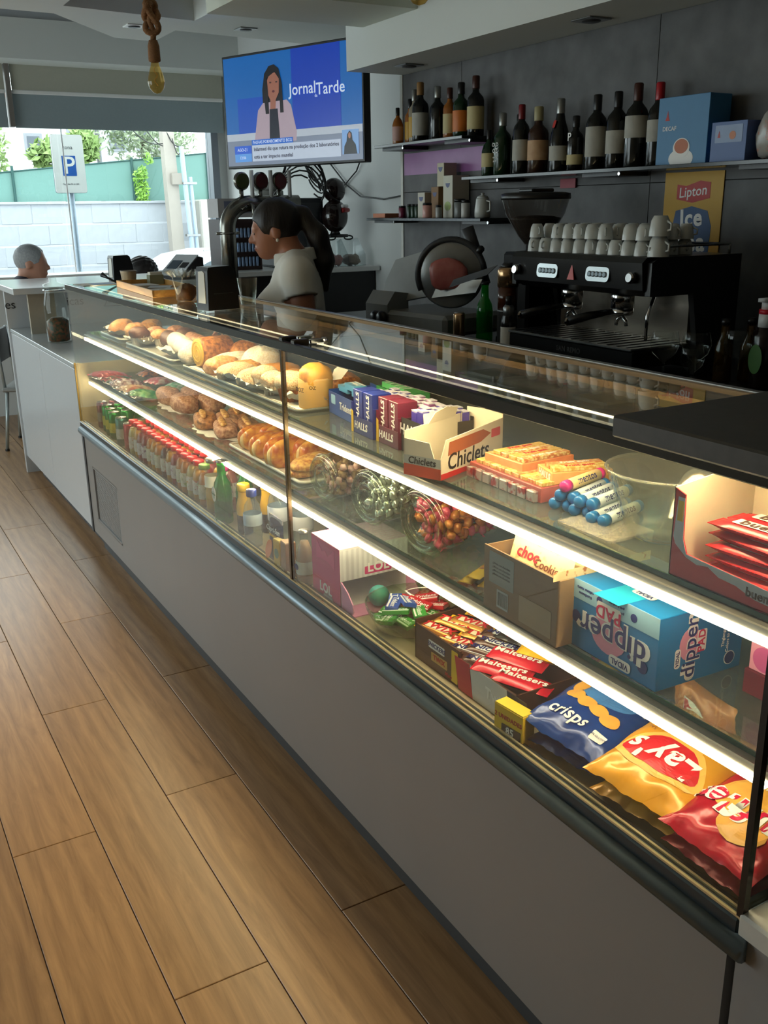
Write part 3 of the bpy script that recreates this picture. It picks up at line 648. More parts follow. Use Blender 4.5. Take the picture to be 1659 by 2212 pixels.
GG = glass('green_bottle_glass', (90, 210, 110), 1.45, dens=.32, body=(36, 140, 56))
gprof = [(.026, 0), (.0285, .005), (.0285, .105), (.024, .13), (.0135, .15), (.012, .188), (.0135, .19), (.0135, .197)]
gb = bottle('sparkling_water_bottle', 'green glass water bottle with round white label at the glass', (.968, 2.70, ZD), gprof, GG, [(.0145, .192), (.015, .194), (.0145, .2)], STEEL)
decal(gb, ell(.0165, .024), PW, (-.0284, 0, .095), NX, UPZ, .001); decal(gb, ell(.013, .013), flat((200, 214, 190)), (-.0296, 0, .093), NX, UPZ, .0005)
letter(gb, 'Pedras', .011, flat((40, 110, 60)), (-.0303, 0, .096), NX, UPZ, .02)
bottle('beer_bottle', 'green beer bottle behind the round labelled bottle', (1.02, 2.645, ZD), gprof, GG, [(.0145, .192), (.015, .194), (.0145, .2)], STEEL, [(.0287, .04), (.0289, .042), (.0289, .085), (.0287, .087)], mat('dark_green_label', (26, 70, 40), .5))
YL = mat('yellow_wrap', (226, 176, 40), .4); DKG = mat('brown_bottle_glass', (44, 30, 20), .1)
yp = [(.021, 0), (.0235, .005), (.0235, .085), (.02, .1), (.0165, .115), (.0165, .14)]
for i, (x, y) in enumerate(((.985, 2.565), (1.05, 2.54))):
    bottle('chocolate_drink_bottle', ['yellow wrapped drink bottle beside the small water bottle', 'second yellow wrapped bottle further from the glass'][i], (x, y, ZD), yp, DKG, [(.018, .132), (.0195, .135), (.0195, .152), (.017, .155)], CAPY, [(.0238, .06), (.0238, .085), (.0205, .1), (.017, .116), (.017, .132)], YL)
WP = glass('water_plastic', (232, 240, 244), 1.33, .03, .06, (230, 240, 250))
wprof = [(.02, 0), (.026, .004), (.0255, .012), (.027, .018), (.0255, .026), (.027, .034), (.0255, .042), (.027, .05), (.027, .1), (.022, .125), (.0125, .14), (.0125, .156)]
wbq = bottle('water_bottle', 'small clear water bottle with blue cap against the glass', (.962, 2.445, ZD), wprof, WP, [(.0148, .15), (.0152, .152), (.0152, .168), (.0138, .17)], mat('blue_cap', (30, 50, 130), .35), [(.0273, .066), (.0274, .067), (.0274, .098), (.0265, .1)], mat('pale_blue_label', (196, 214, 226), .5))
bottle('water_bottle', 'larger clear water bottle with violet cap behind the small one', (1.035, 2.42, ZD), [(r*1.25, z*1.16) for r, z in wprof], WP, [(.0178, .172), (.0184, .174), (.0184, .19), (.0168, .193)], mat('violet_cap', (80, 60, 150), .35), [(.0342, .076), (.0343, .078), (.0343, .116), (.033, .118)], mat('white_blue_label', (216, 220, 230), .5, c2=(90, 120, 180), scale=25, contrast=(.5, .7)))
bottle('water_bottle', 'clear water bottle half hidden behind the pane joint', (1.06, 2.32, ZD), [(r*1.2, z*1.1) for r, z in wprof], WP, [(.017, .163), (.0176, .165), (.0176, .18), (.016, .183)], mat('violet_cap', (80, 60, 150), .35), [(.0328, .072), (.033, .074), (.033, .11), (.032, .112)], mat('grey_label', (196, 196, 200), .5))
# --- pouches and cartons
def pouch(lab, loc, rz, w, h, c, foil=True):
    t = thing('drink_pouch', lab, 'pouch', loc, rz)
    g = G(); nx, ny = 8, 12; vs = {}
    for sgn in (1, -1):
        for i in range(nx+1):
            for j in range(ny+1):
                u = i/nx*2-1; v = j/ny; th = .016*(1-v**1.4)*(1-abs(u)**3)+.0006
                vs[sgn, i, j] = g.b.verts.new((-sgn*th, -u*w/2*(1+.06*(1-v)), v*h))
        for i in range(nx):
            for j in range(ny): g.b.faces.new((vs[sgn, i, j], vs[sgn, i+1, j], vs[sgn, i+1, j+1], vs[sgn, i, j+1]))
    g.o('body', mat('foil_pouch_%d%d%d' % c, c, .25, .5), t, True)
    G().box(-.0016, .0016, -w/2, w/2, h*.9, h).o('foil_seal', mat('silver_foil', (210, 210, 212), .2, .9, bump=.3), t)
    return t
pu = pouch('dark blue foil juice pouch with silver seal beside the pane joint', (.962, 2.275, ZD), 0, .088, .135, (28, 34, 84))
letter(pu, 'Capri-Sun', .021, PW, (-.0105, 0, .098), NX, (.1, 0, 1), .01); letter(pu, 'ORANGE', .01, PY, (-.013, 0, .082), NX, (.1, 0, 1), .01)
decal(pu, ell(.019, .026), flat((230, 120, 40)), (-.0178, .018, .04), NX, (.25, 0, 1), .001)
pv = pouch('violet foil juice pouch behind the cream drink bottle', (1.06, 2.12, ZD), .1, .085, .13, (96, 52, 110)); letter(pv, 'Capri', .02, PW, (-.0125, 0, .085), NX, (.1, 0, 1), .01)
def carton(lab, loc, rz, w, d, h, c, ctop, name='juice_carton', cat='carton'):
    t = thing(name, lab, cat, loc, rz)
    G().box(-d/2, d/2, -w/2, w/2, 0, h, .001).o('body', mat('carton_%d%d%d' % c, c, .45), t)
    G().box(-d/2+.001, d/2-.001, -w/2+.001, w/2-.001, h, h+.002).o('top', mat('carton_%d%d%d' % ctop, ctop, .45), t)
    return t
ca = carton('small yellow juice carton in front of the blue pouch', (.952, 2.235, ZD), .1, .034, .022, .082, (222, 178, 50), (236, 214, 130)); decal(ca, ell(.012, .014), flat((60, 110, 60)), (-.0112, 0, .045), NX, UPZ)
carton('brown chocolate milk carton by the pane joint', (.956, 2.188, ZD), -.05, .036, .03, .09, (150, 108, 78), (196, 160, 130))
mb = bottle('milk_drink_bottle', 'cream coloured chocolate milk bottle left of the pink box', (.962, 2.098, ZD), [(.022, 0), (.024, .004), (.024, .07), (.019, .1), (.0115, .12), (.0115, .142)], CLEAR, [(.0135, .14), (.014, .142), (.0135, .148)], ALU, [(.0243, .032), (.0244, .033), (.0244, .066), (.0243, .067)], mat('pale_aqua_label', (206, 216, 206), .5), [(.021, .003), (.0225, .006), (.0225, .07), (.0175, .098), (.0105, .118)], mat('chocolate_milk', (176, 140, 110), .4))
decal(mb, ell(.011, .008), flat((34, 60, 110)), (-.0245, 0, .052), NX, UPZ, .001)
# --- pink toy box
lb = thing('toy_box', 'pink and striped toy display box with a teal ball in its tray', 'toy box', (.962, 1.90, ZD))
PKM = flat((206, 30, 110)); STR = stripes('white_grey_stripes', (226, 226, 222), (206, 206, 204), 70, 0)
g = G().box(0, .19, .0, .152, 0, .004).box(0, .19, .0, .152, .150, .1535).box(0, .004, 0, .152, .004, .15).box(.186, .19, 0, .152, .004, .15).box(0, .19, .148, .152, .004, .15).box(0, .19, 0, .004, .072, .15)
g.o('carton', mat('toy_box_card', (222, 216, 212), .5), lb)
decal(lb, [(-.076, -.074), (.076, -.074), (.076, .076), (-.076, .076)], PKM, (-.0003, .076, .077), NX, UPZ, .0006, 'front_print')
decal(lb, [(-.076, -.076), (-.02, -.076), (.0, -.05), (.03, -.058), (.04, -.076)], flat((226, 214, 214)), (-.0011, .076, .078), NX, UPZ, .0006, 'stripe_print')
decal(lb, [(-.05, .0), (-.045, .05), (-.015, .025), (.0, .032), (.015, .02), (.05, .045), (.05, -.005), (.02, .006), (-.02, .006)], flat((222, 40, 120)), (-.0011, .076, .098), NX, UPZ, .0006, 'bow_print')
letter(lb, 'LOL', .034, PW, (-.0018, .078, .028), NX, UPZ, .03); decal(lb, rrect(.07, .026, .003), PKM, (-.0013, .078, .026), NX, UPZ, .0004)
decal(lb, [(-.095, -.039), (.095, -.039), (.095, .039), (-.095, .039)], STR, (.095, -.0003, .111), (1, 0, 0), UPZ, .0006, 'side_print')
letter(lb, 'LOL', .032, PW, (.105, -.002, .093), (1, 0, 0), UPZ, .03); decal(lb, rrect(.075, .02, .002), PKM, (.105, -.0011, .088), (1, 0, 0), UPZ, .0005)
decal(lb, [(-.095, -.076), (.095, -.076), (.095, .076), (-.095, .076)], stripes('pink_stripes', (240, 170, 200), (232, 190, 206), 70, 1), (.095, .076, .1537), (1, 0, 0), (0, 1, 0), .0005, 'top_print')
letter(lb, 'LOL', .024, flat((150, 30, 80)), (.09, .05, .1545), (1, -.1, 0), (.1, 1, 0), .03)
G().prism([(0, 0), (.055, 0), (.062, .012), (.058, .028), (.035, .05), (.012, .062), (0, .068)], 0, .003, frame((.004, 0, .004), (0, -1, 0), UPZ)).prism([(0, 0), (.055, 0), (.062, .012), (.058, .028), (.035, .05), (.012, .062), (0, .068)], 0, .003, frame((.188, 0, .004), (0, -1, 0), UPZ)).o('tray_flap', mat('pink_card', (226, 150, 190), .5), lb)
G().box(.004, .188, -.062, 0, .0, .003).o('tray_floor', mat('pink_card', (226, 150, 190), .5), lb)
tag(G().blob(.026, .026, .026, n=24, m=16).o('teal_ball', mat('teal_ball', (84, 176, 172), .3)), 'teal toy ball lying in the tray of the pink box', 'ball').location = (1.05, 1.867, ZD+.0295)
# --- gum bowl
bwl = thing('glass_bowl', 'low glass bowl of gum packs between the pink box and the chocolate box', 'bowl', (1.055, 1.722, ZD))
G().lathe([(.06, 0), (.085, .012), (.102, .05), (.107, .066), (.109, .067), (.105, .05), (.088, .016), (.06, .004)], 32, cap1=False).o('bowl_wall', glass('bowl_glass', (226, 236, 220), 1.5), bwl, True)
def gumpack(lab, c, loc, rot, grp, word='Trident', w=.062, d=.03, h=.010, wc=None):
    t = thing('gum_pack', lab, 'gum', loc, rot=rot, group=grp)
    G().box(-w/2, w/2, -d/2, d/2, 0, h, .0008).o('pack', mat('gum_%d%d%d' % c, c, .3), t)
    letter(t, word, d*.55, wc or PW, (0, 0, h+.0002), (1, 0, 0), (0, 1, 0), .015)
    decal(t, [(-w/2, -.002), (w/2, -.002), (w/2, .002), (-w/2, .002)], PW, (0, -d*.36, h), (1, 0, 0), (0, 1, 0), .0003)
    return t
GP = [((60, 150, 60), 'green'), ((200, 30, 50), 'red'), ((40, 80, 170), 'blue')]
pos = {'green': [(-.03, .045, .02, .2), (-.062, .02, .022, .9), (-.04, -.03, .03, -.3), (.0, -.06, .02, .1), (-.045, .0, .045, .5), (.0, -.035, .046, -.8), (.045, -.055, .03, .2), (-.07, -.01, .035, -1.2)],
       'red': [(.055, .03, .024, .3), (.03, .06, .03, .1), (.06, -.01, .04, .2), (.02, .035, .045, .25), (.075, .0, .03, -.9), (.02, .0, .05, .1), (.07, .04, .042, .4)],
       'blue': [(-.02, .05, .046, -1.0), (-.005, .015, .056, -.7), (-.035, .03, .052, -1.1)]}
for c, nme in GP:
    pr_ = None
    for (x, y, z, a) in pos[nme]:
        L_ = (1.055+x*.92, 1.722+y*.92, ZD+z); r_ = (rr.uniform(-.25, .25), rr.uniform(-.25, .25), a-1.2)
        if pr_ is None: pr_ = gumpack(nme+' chewing gum pack heaped in the glass bowl', c, L_, r_, nme+' gum packs in the bowl')
        else: dup(pr_, L_, rot=r_)
# --- chocolate bar box
cb_ = thing('chocolate_box', 'open brown display box of chocolate bars on the deck', 'box', (.982, 1.42, ZD))
g = G().box(0, .004, 0, .17, 0, .082).box(.0, .175, .166, .17, 0, .09).box(.171, .175, 0, .17, 0, .09).box(0, .175, 0, .17, 0, .003)
g.o('carton', mat('brown_card', (74, 44, 32), .5), cb_)
for z, s_, c in ((.056, 'SNICKERS', (30, 40, 110)),):
    decal(cb_, rrect(.06, .018, .003), PW, (-.0004, .085, z), (0, -1, 0), UPZ, .0004); letter(cb_, s_, .014, flat(c), (-.001, .085, z), (0, -1, 0), UPZ, .02, .1)
decal(cb_, rrect(.06, .02, .002), flat((206, 160, 90)), (-.0004, .075, .03), NX, UPZ, .0004); letter(cb_, 'TWIX', .016, PR, (-.001, .075, .03), NX, UPZ, .02)
decal(cb_, rrect(.022, .07, .002), PY, (-.0004, .018, .04), NX, UPZ, .0004); letter(cb_, 'Mars', .012, PR, (-.001, .04, .012), NX, UPZ, .02, .2)
tr_ = thing('chocolate_tray', 'red white and navy chocolate tray next to the brown box', 'tray', (.98, 1.235, ZD))
g = G().box(0, .004, 0, .18, 0, .07).box(.171, .175, 0, .18, 0, .08).box(0, .175, 0, .18, 0, .003).box(0, .175, 0, .003, 0, .07)
g.o('carton', mat('brown_card', (74, 44, 32), .5), tr_)
for (a, b, c, d_, col) in ((.09, .09, .14, .14, (206, 34, 60)), (-.03, -.03, .09, .09, (222, 218, 212)), (-.09, -.09, -.03, -.03, (40, 34, 60))):
    decal(tr_, [(-d_, -.034), (-a, -.034), (-a-.015, .035), (-d_-.015, .035)] if a > 0 else [(-c, -.034), (-a, -.034), (-a-.012, .035), (-c-.012, .035)], flat(col), (-.0004, .045, .035), NX, UPZ, .0004)
letter(tr_, 'Twix', .03, PW, (-.0012, .06, .036), NX, UPZ, .03)
def wrapper(name, lab, cat, L, W, T, m, loc, rot, grp, word, wc, wsize, back=None, bold=.02, shear=0, bc=None):
    """flow-wrapped bar: pillow body, crimped ends, printed name"""
    t = thing(name, lab, cat, loc, rot=rot, group=grp); g = G(); nx, ny = 10, 6; V = {}
    def H(u, v): return T/2*(max(0, 1-abs(u)**6))**.5*(max(0, 1-abs(v)**3))**.6
    for sgn in (1, -1):
        for i in range(nx+1):
            for j in range(ny+1):
                u = i/nx*2-1; v = j/ny*2-1; V[sgn, i, j] = g.b.verts.new((u*L/2, v*W/2*(1-.0*abs(u)), T/2+sgn*H(u, v)+.0002*sgn))
        for i in range(nx):
            for j in range(ny): g.b.faces.new((V[sgn, i, j], V[sgn, i+1, j], V[sgn, i+1, j+1], V[sgn, i, j+1]))
    g.o('wrapper', m, t, True)
    for s_ in (-1, 1):
        G().box(s_*L/2-.004, s_*L/2+.004, -W/2, W/2, T/2-.0005, T/2+.0005).o('crimped_end', bc or m, t)
    if back: decal(t, rrect(L*.6, W*.62, .002), back, (0, 0, T+.0004), (1, 0, 0), (0, 1, 0), .0003)
    letter(t, word, wsize, wc, (0, 0, T+.0012), (1, 0, 0), (0, 1, 0), bold, shear)
    return t
GOLD = mat('gold_wrap', (178, 116, 48), .25, .5); BRN = mat('brown_wrap', (74, 38, 28), .25, .1); BLKW = mat('black_wrap', (30, 24, 26), .25, .1); CRW = mat('red_wrap', (206, 26, 52), .25, .1); YLW = mat('yellow_wrapper', (236, 184, 40), .25, .1)
tw = None
for i, (x, y, z, a) in enumerate(((.035, .135, .06, -1.15), (.075, .13, .066, -1.1), (.10, .105, .07, -1.05), (.145, .10, .078, -1.0), (.05, .08, .05, -1.1), (.10, .06, .055, -1.05))):
    L_ = (.982+x, 1.42+y, ZD+z); R_ = (.05, .1, a)
    if tw is None: tw = wrapper('chocolate_bar', 'gold wrapped twin chocolate bar at the far end of the box', 'chocolate', .095, .032, .015, GOLD, L_, R_, 'gold twin bars', 'TWIX', PR, .028, flat((240, 226, 196)), .035, .15, YLW)
    else: dup(tw, L_, rot=R_)
sn = None
for i, (x, y, z, a) in enumerate(((.03, .03, .055, -1.05), (.055, .0, .06, -1.05), (.085, .01, .064, -1.05), (.115, .025, .068, -1.05), (.03, -.02, .05, -1.05), (.06, -.05, .05, -1.05))):
    L_ = (.992+x, 1.405+y, ZD+z); R_ = (.05, .08, a)
    if sn is None: sn = wrapper('chocolate_bar', 'brown wrapped nut bar with white name patch in the middle', 'chocolate', .105, .027, .015, BRN, L_, R_, 'white patched nut bars', 'SNICKERS', PN, .0185, PW, .03, .15)
    else: dup(sn, L_, rot=R_)
ma = None
for x, y, z in ((.13, .0, .072), (.15, .02, .078), (.145, -.03, .072)):
    L_ = (.985+x, 1.40+y, ZD+z)
    if ma is None: ma = wrapper('chocolate_bar', 'black wrapped bar with red name at the rear of the box', 'chocolate', .1, .028, .015, BLKW, L_, (.05, .1, -1.1), 'black and red bars', 'Mars', flat((226, 50, 40)), .026, None, .03, .2)
    else: dup(ma, L_, rot=(.05, .1, -1.05))
mt_ = None
for x, y, z in ((.04, .09, .06), (.085, .10, .068), (.05, .04, .055)):
    L_ = (.98+x, 1.24+y, ZD+z)
    if mt_ is None: mt_ = wrapper('candy_bag', 'red chocolate ball bag with white script', 'candy bag', .11, .05, .02, CRW, L_, (.02, .05, -1.0), 'red chocolate ball bags', 'Maltesers', PW, .024, None, .02, .1)
    else: dup(mt_, L_, rot=(.02, .08, -1.05))
wrapper('candy_bag', 'yellow candy bag with brown letters behind the red bags', 'candy bag', .115, .055, .022, YLW, (1.12, 1.31, ZD+.075), (.02, .1, -1.0), 'yellow candy bags', "m&m's", flat((84, 44, 24)), .032, None, .03)
wrapper('candy_bag', 'yellow candy bag with red arrow mark under the shelf light', 'candy bag', .09, .05, .02, YLW, (1.165, 1.23, ZD+.075), (.02, .1, -.8), 'yellow candy bags', 'V', PR, .03, None, .04)
yb = carton('bright yellow price carton at the glass below the blue bag', (.962, 1.215, ZD), .1, .075, .03, .062, (232, 190, 30), (240, 206, 60), 'price_carton', 'carton')
letter(yb, '2 UNIDADES', .012, flat((190, 60, 40)), (-.0155, .0, .042), NX, UPZ, .02); decal(yb, rrect(.05, .022, .002), PK, (-.0155, -.008, .018), NX, UPZ, .0003); letter(yb, '85', .02, PW, (-.016, -.005, .018), NX, UPZ, .02)
# --- crisp bags
def crispbag(lab, L, W, T, m, loc, rot, grp, seed, prints, silver=True, sag=.0):
    t = thing('crisp_bag', lab, 'crisp bag', loc, rot=rot, group=grp); rnd = random.Random(seed); ph = [rnd.uniform(0, 6.28) for _ in range(8)]
    def top(x, y):
        u = max(-1, min(1, 2*x/L)); v = max(-1, min(1, 2*y/W))
        h = T/2*(max(0, 1-abs(u)**2.6))**.75*(max(0, 1-abs(v)**3.2))**.6
        wr = .0022*math.sin(17*u+ph[0]+3*v)*abs(u)**2+.0016*math.sin(23*v+ph[1]+5*u)*abs(v)**2+.0016*math.sin(9*u+11*v+ph[2])
        cr = (.0018*math.sin(9*v+ph[3])+.0014*math.sin(21*v+ph[5]))*max(0, abs(u)-.75)*4
        return h+wr*min(1, h/.008)+cr-sag*u*u
    g = G(); nx, ny = 30, 22; V = {}
    for sgn in (1, -1):
        for i in range(nx+1):
            for j in range(ny+1):
                u = i/nx*2-1; v = j/ny*2-1; pin = 1-.05*(1-abs(u)**2)*abs(v)
                x, y = u*L/2*(1+.012*math.sin(6*v+ph[4])), v*W/2*pin; h = top(u*L/2, v*W/2)
                cr = (.0018*math.sin(9*v+ph[3])+.0014*math.sin(21*v+ph[5]))*max(0, abs(u)-.75)*4-sag*u*u
                V[sgn, i, j] = g.b.verts.new((x, y, T/2+(h if sgn > 0 else -(h-cr)+cr-.0006)))
        for i in range(nx):
            for j in range(ny): g.b.faces.new((V[sgn, i, j], V[sgn, i+1, j], V[sgn, i+1, j+1], V[sgn, i, j+1]))
    me = bpy.data.meshes.new('bag'); g.b.to_mesh(me); g.b.free(); [setattr(p, 'use_smooth', True) for p in me.polygons]; b_ = obj('bag', me, m, t)
    if silver:
        me.materials.append(mat('silver_lining', (206, 204, 196), .25, .8))
        for p in me.polygons:
            if p.index >= nx*ny: p.material_index = 1
    for pr in prints:
        kind, m2 = pr[0], pr[1]
        if kind == 'text': me2 = textmesh(pr[2], pr[3], pr[7] if len(pr) > 7 else .02, pr[8] if len(pr) > 8 else 0, 0.0); off = .0030
        else:
            gg = G(); rings = 7; pts = pr[2]; cx = sum(p[0] for p in pts)/len(pts); cy = sum(p[1] for p in pts)/len(pts); prev = None; n = len(pts)
            c0_ = gg.b.verts.new((cx, cy, 0)); 
            for k_ in range(1, rings+1):
                ring = [gg.b.verts.new((cx+(p[0]-cx)*k_/rings, cy+(p[1]-cy)*k_/rings, 0)) for p in pts]
                for i in range(n):
                    if prev is None: gg.b.faces.new((c0_, ring[i], ring[(i+1) % n]))
                    else: gg.b.faces.new((prev[i], ring[i], ring[(i+1) % n], prev[(i+1) % n]))
                prev = ring
            me2 = gg.mesh('print'); off = pr[3] if len(pr) > 3 else .0012
        if kind == 'text': 
            a = pr[6]; me2.transform(Matrix.Translation((pr[4], pr[5], 0)) @ Matrix.Rotation(a, 4, 'Z'))
        for v in me2.vertices:
            x, y = v.co.x, v.co.y; u = 2*x/L; pin = 1-.05*(1-min(1, abs(u))**2)*min(1, abs(2*y/W)); v.co = (x, y*pin, T/2+top(x, y)+off)
        obj('lettering' if kind == 'text' else 'printed_patch', me2, m2, t)
    return t
LAYS = mat('yellow_bag_film', (226, 158, 44), .24, .1, var=.1, scale=7); RUF = mat('red_bag_film', (176, 20, 44), .22, .1, var=.12, scale=9); BLU = mat('blue_bag_film', (26, 50, 118), .22, .1, c2=(30, 74, 150), scale=8)
CHIP = mat('chip_print', (226, 166, 74), .4, var=.15, scale=60); PI = math.pi
def chips(lst): return [('shape', CHIP, ell(a, b, 16, x, y), .0016+.0002*i) for i, (x, y, a, b) in enumerate(lst)]
LA = -PI/2
LOGO = [(.072*math.cos(t)*(1+.05*math.sin(3*t)), .036*math.sin(t)+.006*math.cos(2*t)) for t in [2*PI*i/28 for i in range(28)]]
def at2(pts, x, y, a): return [(x+p[0]*math.cos(a)-p[1]*math.sin(a), y+p[0]*math.sin(a)+p[1]*math.cos(a)) for p in pts]
crispbag('lower blue crisp bag under the printed blue bag', .20, .16, .035, BLU, (1.072, 1.115, ZD), (0, 0, .12), 'blue crisp bags', 11, [])
crispbag('upper blue crisp bag with printed crisps and the word original', .235, .19, .055, BLU, (1.085, 1.115, ZD+.037), (.06, -.12, .12), 'blue crisp bags', 12,
         [('shape', flat((70, 130, 200)), ell(.045, .065, 24, .03, 0), .0008)]+chips([(.012, .06, .022, .015), (-.018, .05, .014, .02), (-.024, .017, .014, .02), (-.03, -.015, .013, .02), (-.038, -.046, .016, .02)]) +
         [('text', PW, 'Original', .040, .030, -.012, LA, .02), ('text', PW, 'crisps', .034, -.068, .022, LA, .02, .2), ('shape', PW, rrect(.02, .03, .003, -.078, -.055), .0014), ('text', PN, 'SIN GLUTEN', .006, -.078, -.055, LA, .01)])
crispbag('lower yellow crisp bag squeezed under the oval logo bag', .20, .175, .04, LAYS, (1.062, .925, ZD), (0, 0, PI+.1), 'yellow crisp bags', 13, [])
crispbag('upper yellow crisp bag with red oval logo lying upside down', .235, .19, .06, LAYS, (1.075, .93, ZD+.042), (-.04, .16, PI+.1), 'yellow crisp bags', 14,
         [('shape', flat((244, 186, 90)), at2([(p[0]*1.15, p[1]*1.35) for p in LOGO], .035, 0, LA), .0012), ('shape', PR, at2(LOGO, .035, 0, LA), .0022), ('text', PW, "Lay's", .062, .035, 0, LA, .025, .12),
          ('text', flat((120, 60, 20)), 'Originais', .02, -.02, -.015, LA, .0), ('text', flat((120, 60, 20)), 'SAL', .01, -.012, -.06, LA, .0)]+chips([(-.05, .035, .03, .024), (-.058, .025, .03, .024), (-.066, .015, .03, .024)]))
crispbag('lower red crisp bag at the near end of the deck', .2, .16, .04, RUF, (1.055, .765, ZD), (0, 0, PI-.05), 'red crisp bags', 15, [])
crispbag('upper red crisp bag with wavy white edged lettering', .215, .17, .055, RUF, (1.06, .765, ZD+.04), (-.02, .14, PI), 'red crisp bags', 16,
         chips([(.0, .0, .05, .06), (.05, .02, .03, .04)])+[('text', PW, 'Ruffles', .062, .025, 0, LA, .05), ('text', flat((206, 24, 70)), 'Ruffles', .062, .0255, 0, LA, .018), ('text', PW, 'Ketchup', .026, -.045, 0, LA, .01)])
db = crispbag('red lettered crisp bag standing at the rear under the blue box', .16, .13, .04, mat('orange_bag_film', (206, 120, 50), .3, .1, var=.2, scale=9), (1.215, .985, ZD+.075), (PI/2, 0, PI/2+PI-.2), None, 17, [('text', PW, 'D', .09, 0, 0, 0, .05), ('text', PR, 'D', .09, 0, 0, 0, .02)])
crispbag('red sweets bag lying at the rear behind the gum bowl', .15, .12, .05, mat('red_sweets_film', (190, 30, 40), .2, .1, c2=(226, 200, 190), scale=26, contrast=(.5, .62)), (1.215, 1.8, ZD), (0, 0, .3), None, 18, [])
crispbag('green sweets bag behind the chocolate box', .1, .1, .05, mat('green_sweets_film', (40, 130, 50), .2, .1, c2=(200, 220, 180), scale=26, contrast=(.55, .65)), (1.235, 1.62, ZD), (0, 0, .3), None, 19, [])
# ------------------------------------------------------------------ lower shelf
def film(key, c, c2, s=46): return mat(key, c, .2, .1, c2=c2, scale=s, contrast=(.45, .6))
for i, (x, y, z, L, W, T, m, rot, lab) in enumerate((
    (1.035, 4.26, 0, .15, .13, .04, film('snack_red', (196, 40, 46), (226, 120, 110)), (0, .1, .3), 'shiny red snack bag at the far end of the lower shelf'),
    (1.20, 4.12, 0, .14, .11, .05, film('snack_orange', (206, 120, 60), (40, 60, 90)), (0, .1, .1), 'orange and navy snack bag near the rear of the lower shelf'),
    (1.035, 4.10, 0, .13, .10, .04, film('snack_green', (50, 100, 50), (200, 60, 60)), (.05, .1, .2), 'green and red snack bag behind the glass of the far end'),
    (1.035, 3.97, 0, .14, .11, .045, film('snack_maroon', (120, 30, 44), (226, 206, 200)), (0, .12, -.2), 'maroon and white snack bag overhanging the lower shelf edge'),
    (1.18, 3.93, 0, .14, .11, .045, film('snack_pink', (214, 90, 110), (236, 220, 214)), (0, .1, .3), 'pink and white snack bag in the second row'),
    (1.035, 3.83, 0, .14, .11, .04, film('snack_cream', (226, 196, 150), (190, 90, 60)), (0, .12, .1), 'cream and rust snack bag next to the green bags'),
    (1.035, 3.70, 0, .13, .10, .04, film('snack_leaf', (30, 130, 60), (150, 190, 120)), (0, .2, -.3), 'bright green snack bag hanging over the led strip'),
    (1.20, 3.74, 0, .14, .11, .05, film('snack_mint', (110, 190, 150), (220, 230, 220)), (0, .1, .2), 'pale mint snack bag behind the bright green one'))):
    t = crispbag(lab, L, W, T, m, (x, y, Z1), rot, 'snack bags at the far end', 30+i, [])
    t.name = 'snack_bag'; t['category'] = 'snack bag'
def doily(lab, loc, rx, ry, rz=0):
    t = thing('paper_doily', lab, 'doily', loc, rz)
    pts = [((rx+.006*math.cos(18*a))*math.cos(a), (ry+.006*math.cos(18*a))*math.sin(a)) for a in [2*PI*i/108 for i in range(108)]]
    G().prism(pts, 0, .0012).o('lace_paper', PAPER, t)
    g = G()
    for i in range(40): a = 2*PI*i/40; g.lathe([(.0022, .0013), (.0015, .0016)], 6, Matrix.Translation(((rx-.012)*math.cos(a), (ry-.012)*math.sin(a), 0)))
    g.o('lace_holes', mat('lace_shadow', (186, 172, 150), .9), t)
    return t
def plate(name, lab, loc, x, y, m, rz=0, lip=.01):
    t = thing(name, lab, 'tray', loc, rz)
    G().prism(rrect(2*x, 2*y, .02), 0, .003).o('tray_base', m, t)
    pts = rrect(2*x, 2*y, .02, n=6); G().tube([(p[0], p[1], .006) for p in pts], .005, 6, closed=True).o('tray_rim', m, t, True)
    return t
CRUST = mat('golden_crust', (176, 96, 36), .45, c2=(236, 184, 96), contrast=(.35, .6), scale=84, bump=.5, sss=.0)
CRUST2 = mat('brown_crust', (116, 56, 24), .45, c2=(210, 140, 70), contrast=(.35, .65), scale=96, bump=.6)
DOUGH = mat('pale_dough', (236, 206, 140), .6, c2=(246, 226, 176), scale=120, bump=.5); SUGAR = mat('sugar_dust', (246, 240, 228), .8, c2=(232, 206, 160), scale=180, contrast=(.5, .75), bump=.6)
ROSE = mat('pink_brown_crust', (156, 88, 60), .5, c2=(230, 180, 140), contrast=(.35, .65), scale=108, bump=.6); CHOC = mat('dark_chocolate_crust', (76, 42, 28), .45, c2=(110, 66, 44), scale=120, bump=.6)
CREAMY = mat('custard', (240, 190, 70), .35, var=.08); COCO = mat('coconut_topping', (240, 226, 190), .8, c2=(214, 150, 90), scale=270, bump=.9, contrast=(.4, .7)); CASE_P = mat('brown_paper_case', (176, 108, 66), .8); WPAP = mat('white_paper_case', (236, 228, 216), .85, bump=.5)
doily('white lace doily under the long rose coloured pastries', (1.15, 3.5, Z1), .11, .2); doily('white lace doily under the flat golden pastries', (1.135, 3.03, Z1), .12, .2)
def loaf(name, lab, loc, rot, sx, sy, sz, m, seed, cat='pastry', grp=None, slash=None, nz=.045, e=2.6):
    t = thing(name, lab, cat, loc, rot=rot, group=grp)
    G().blob(sx, sy, sz, Matrix.Translation((0, 0, sz*.72)), e, .28, nz, seed, 40, 22).o('crust', m, t, True)
    if slash:
        for k in slash: G().tube([(k-.004, -sy*.75, sz*1.52), (k, 0, sz*1.715), (k+.004, sy*.75, sz*1.52)], .004, 6, radii=[.001, .004, .001]).o('slash', DOUGH, t, True)
    return t
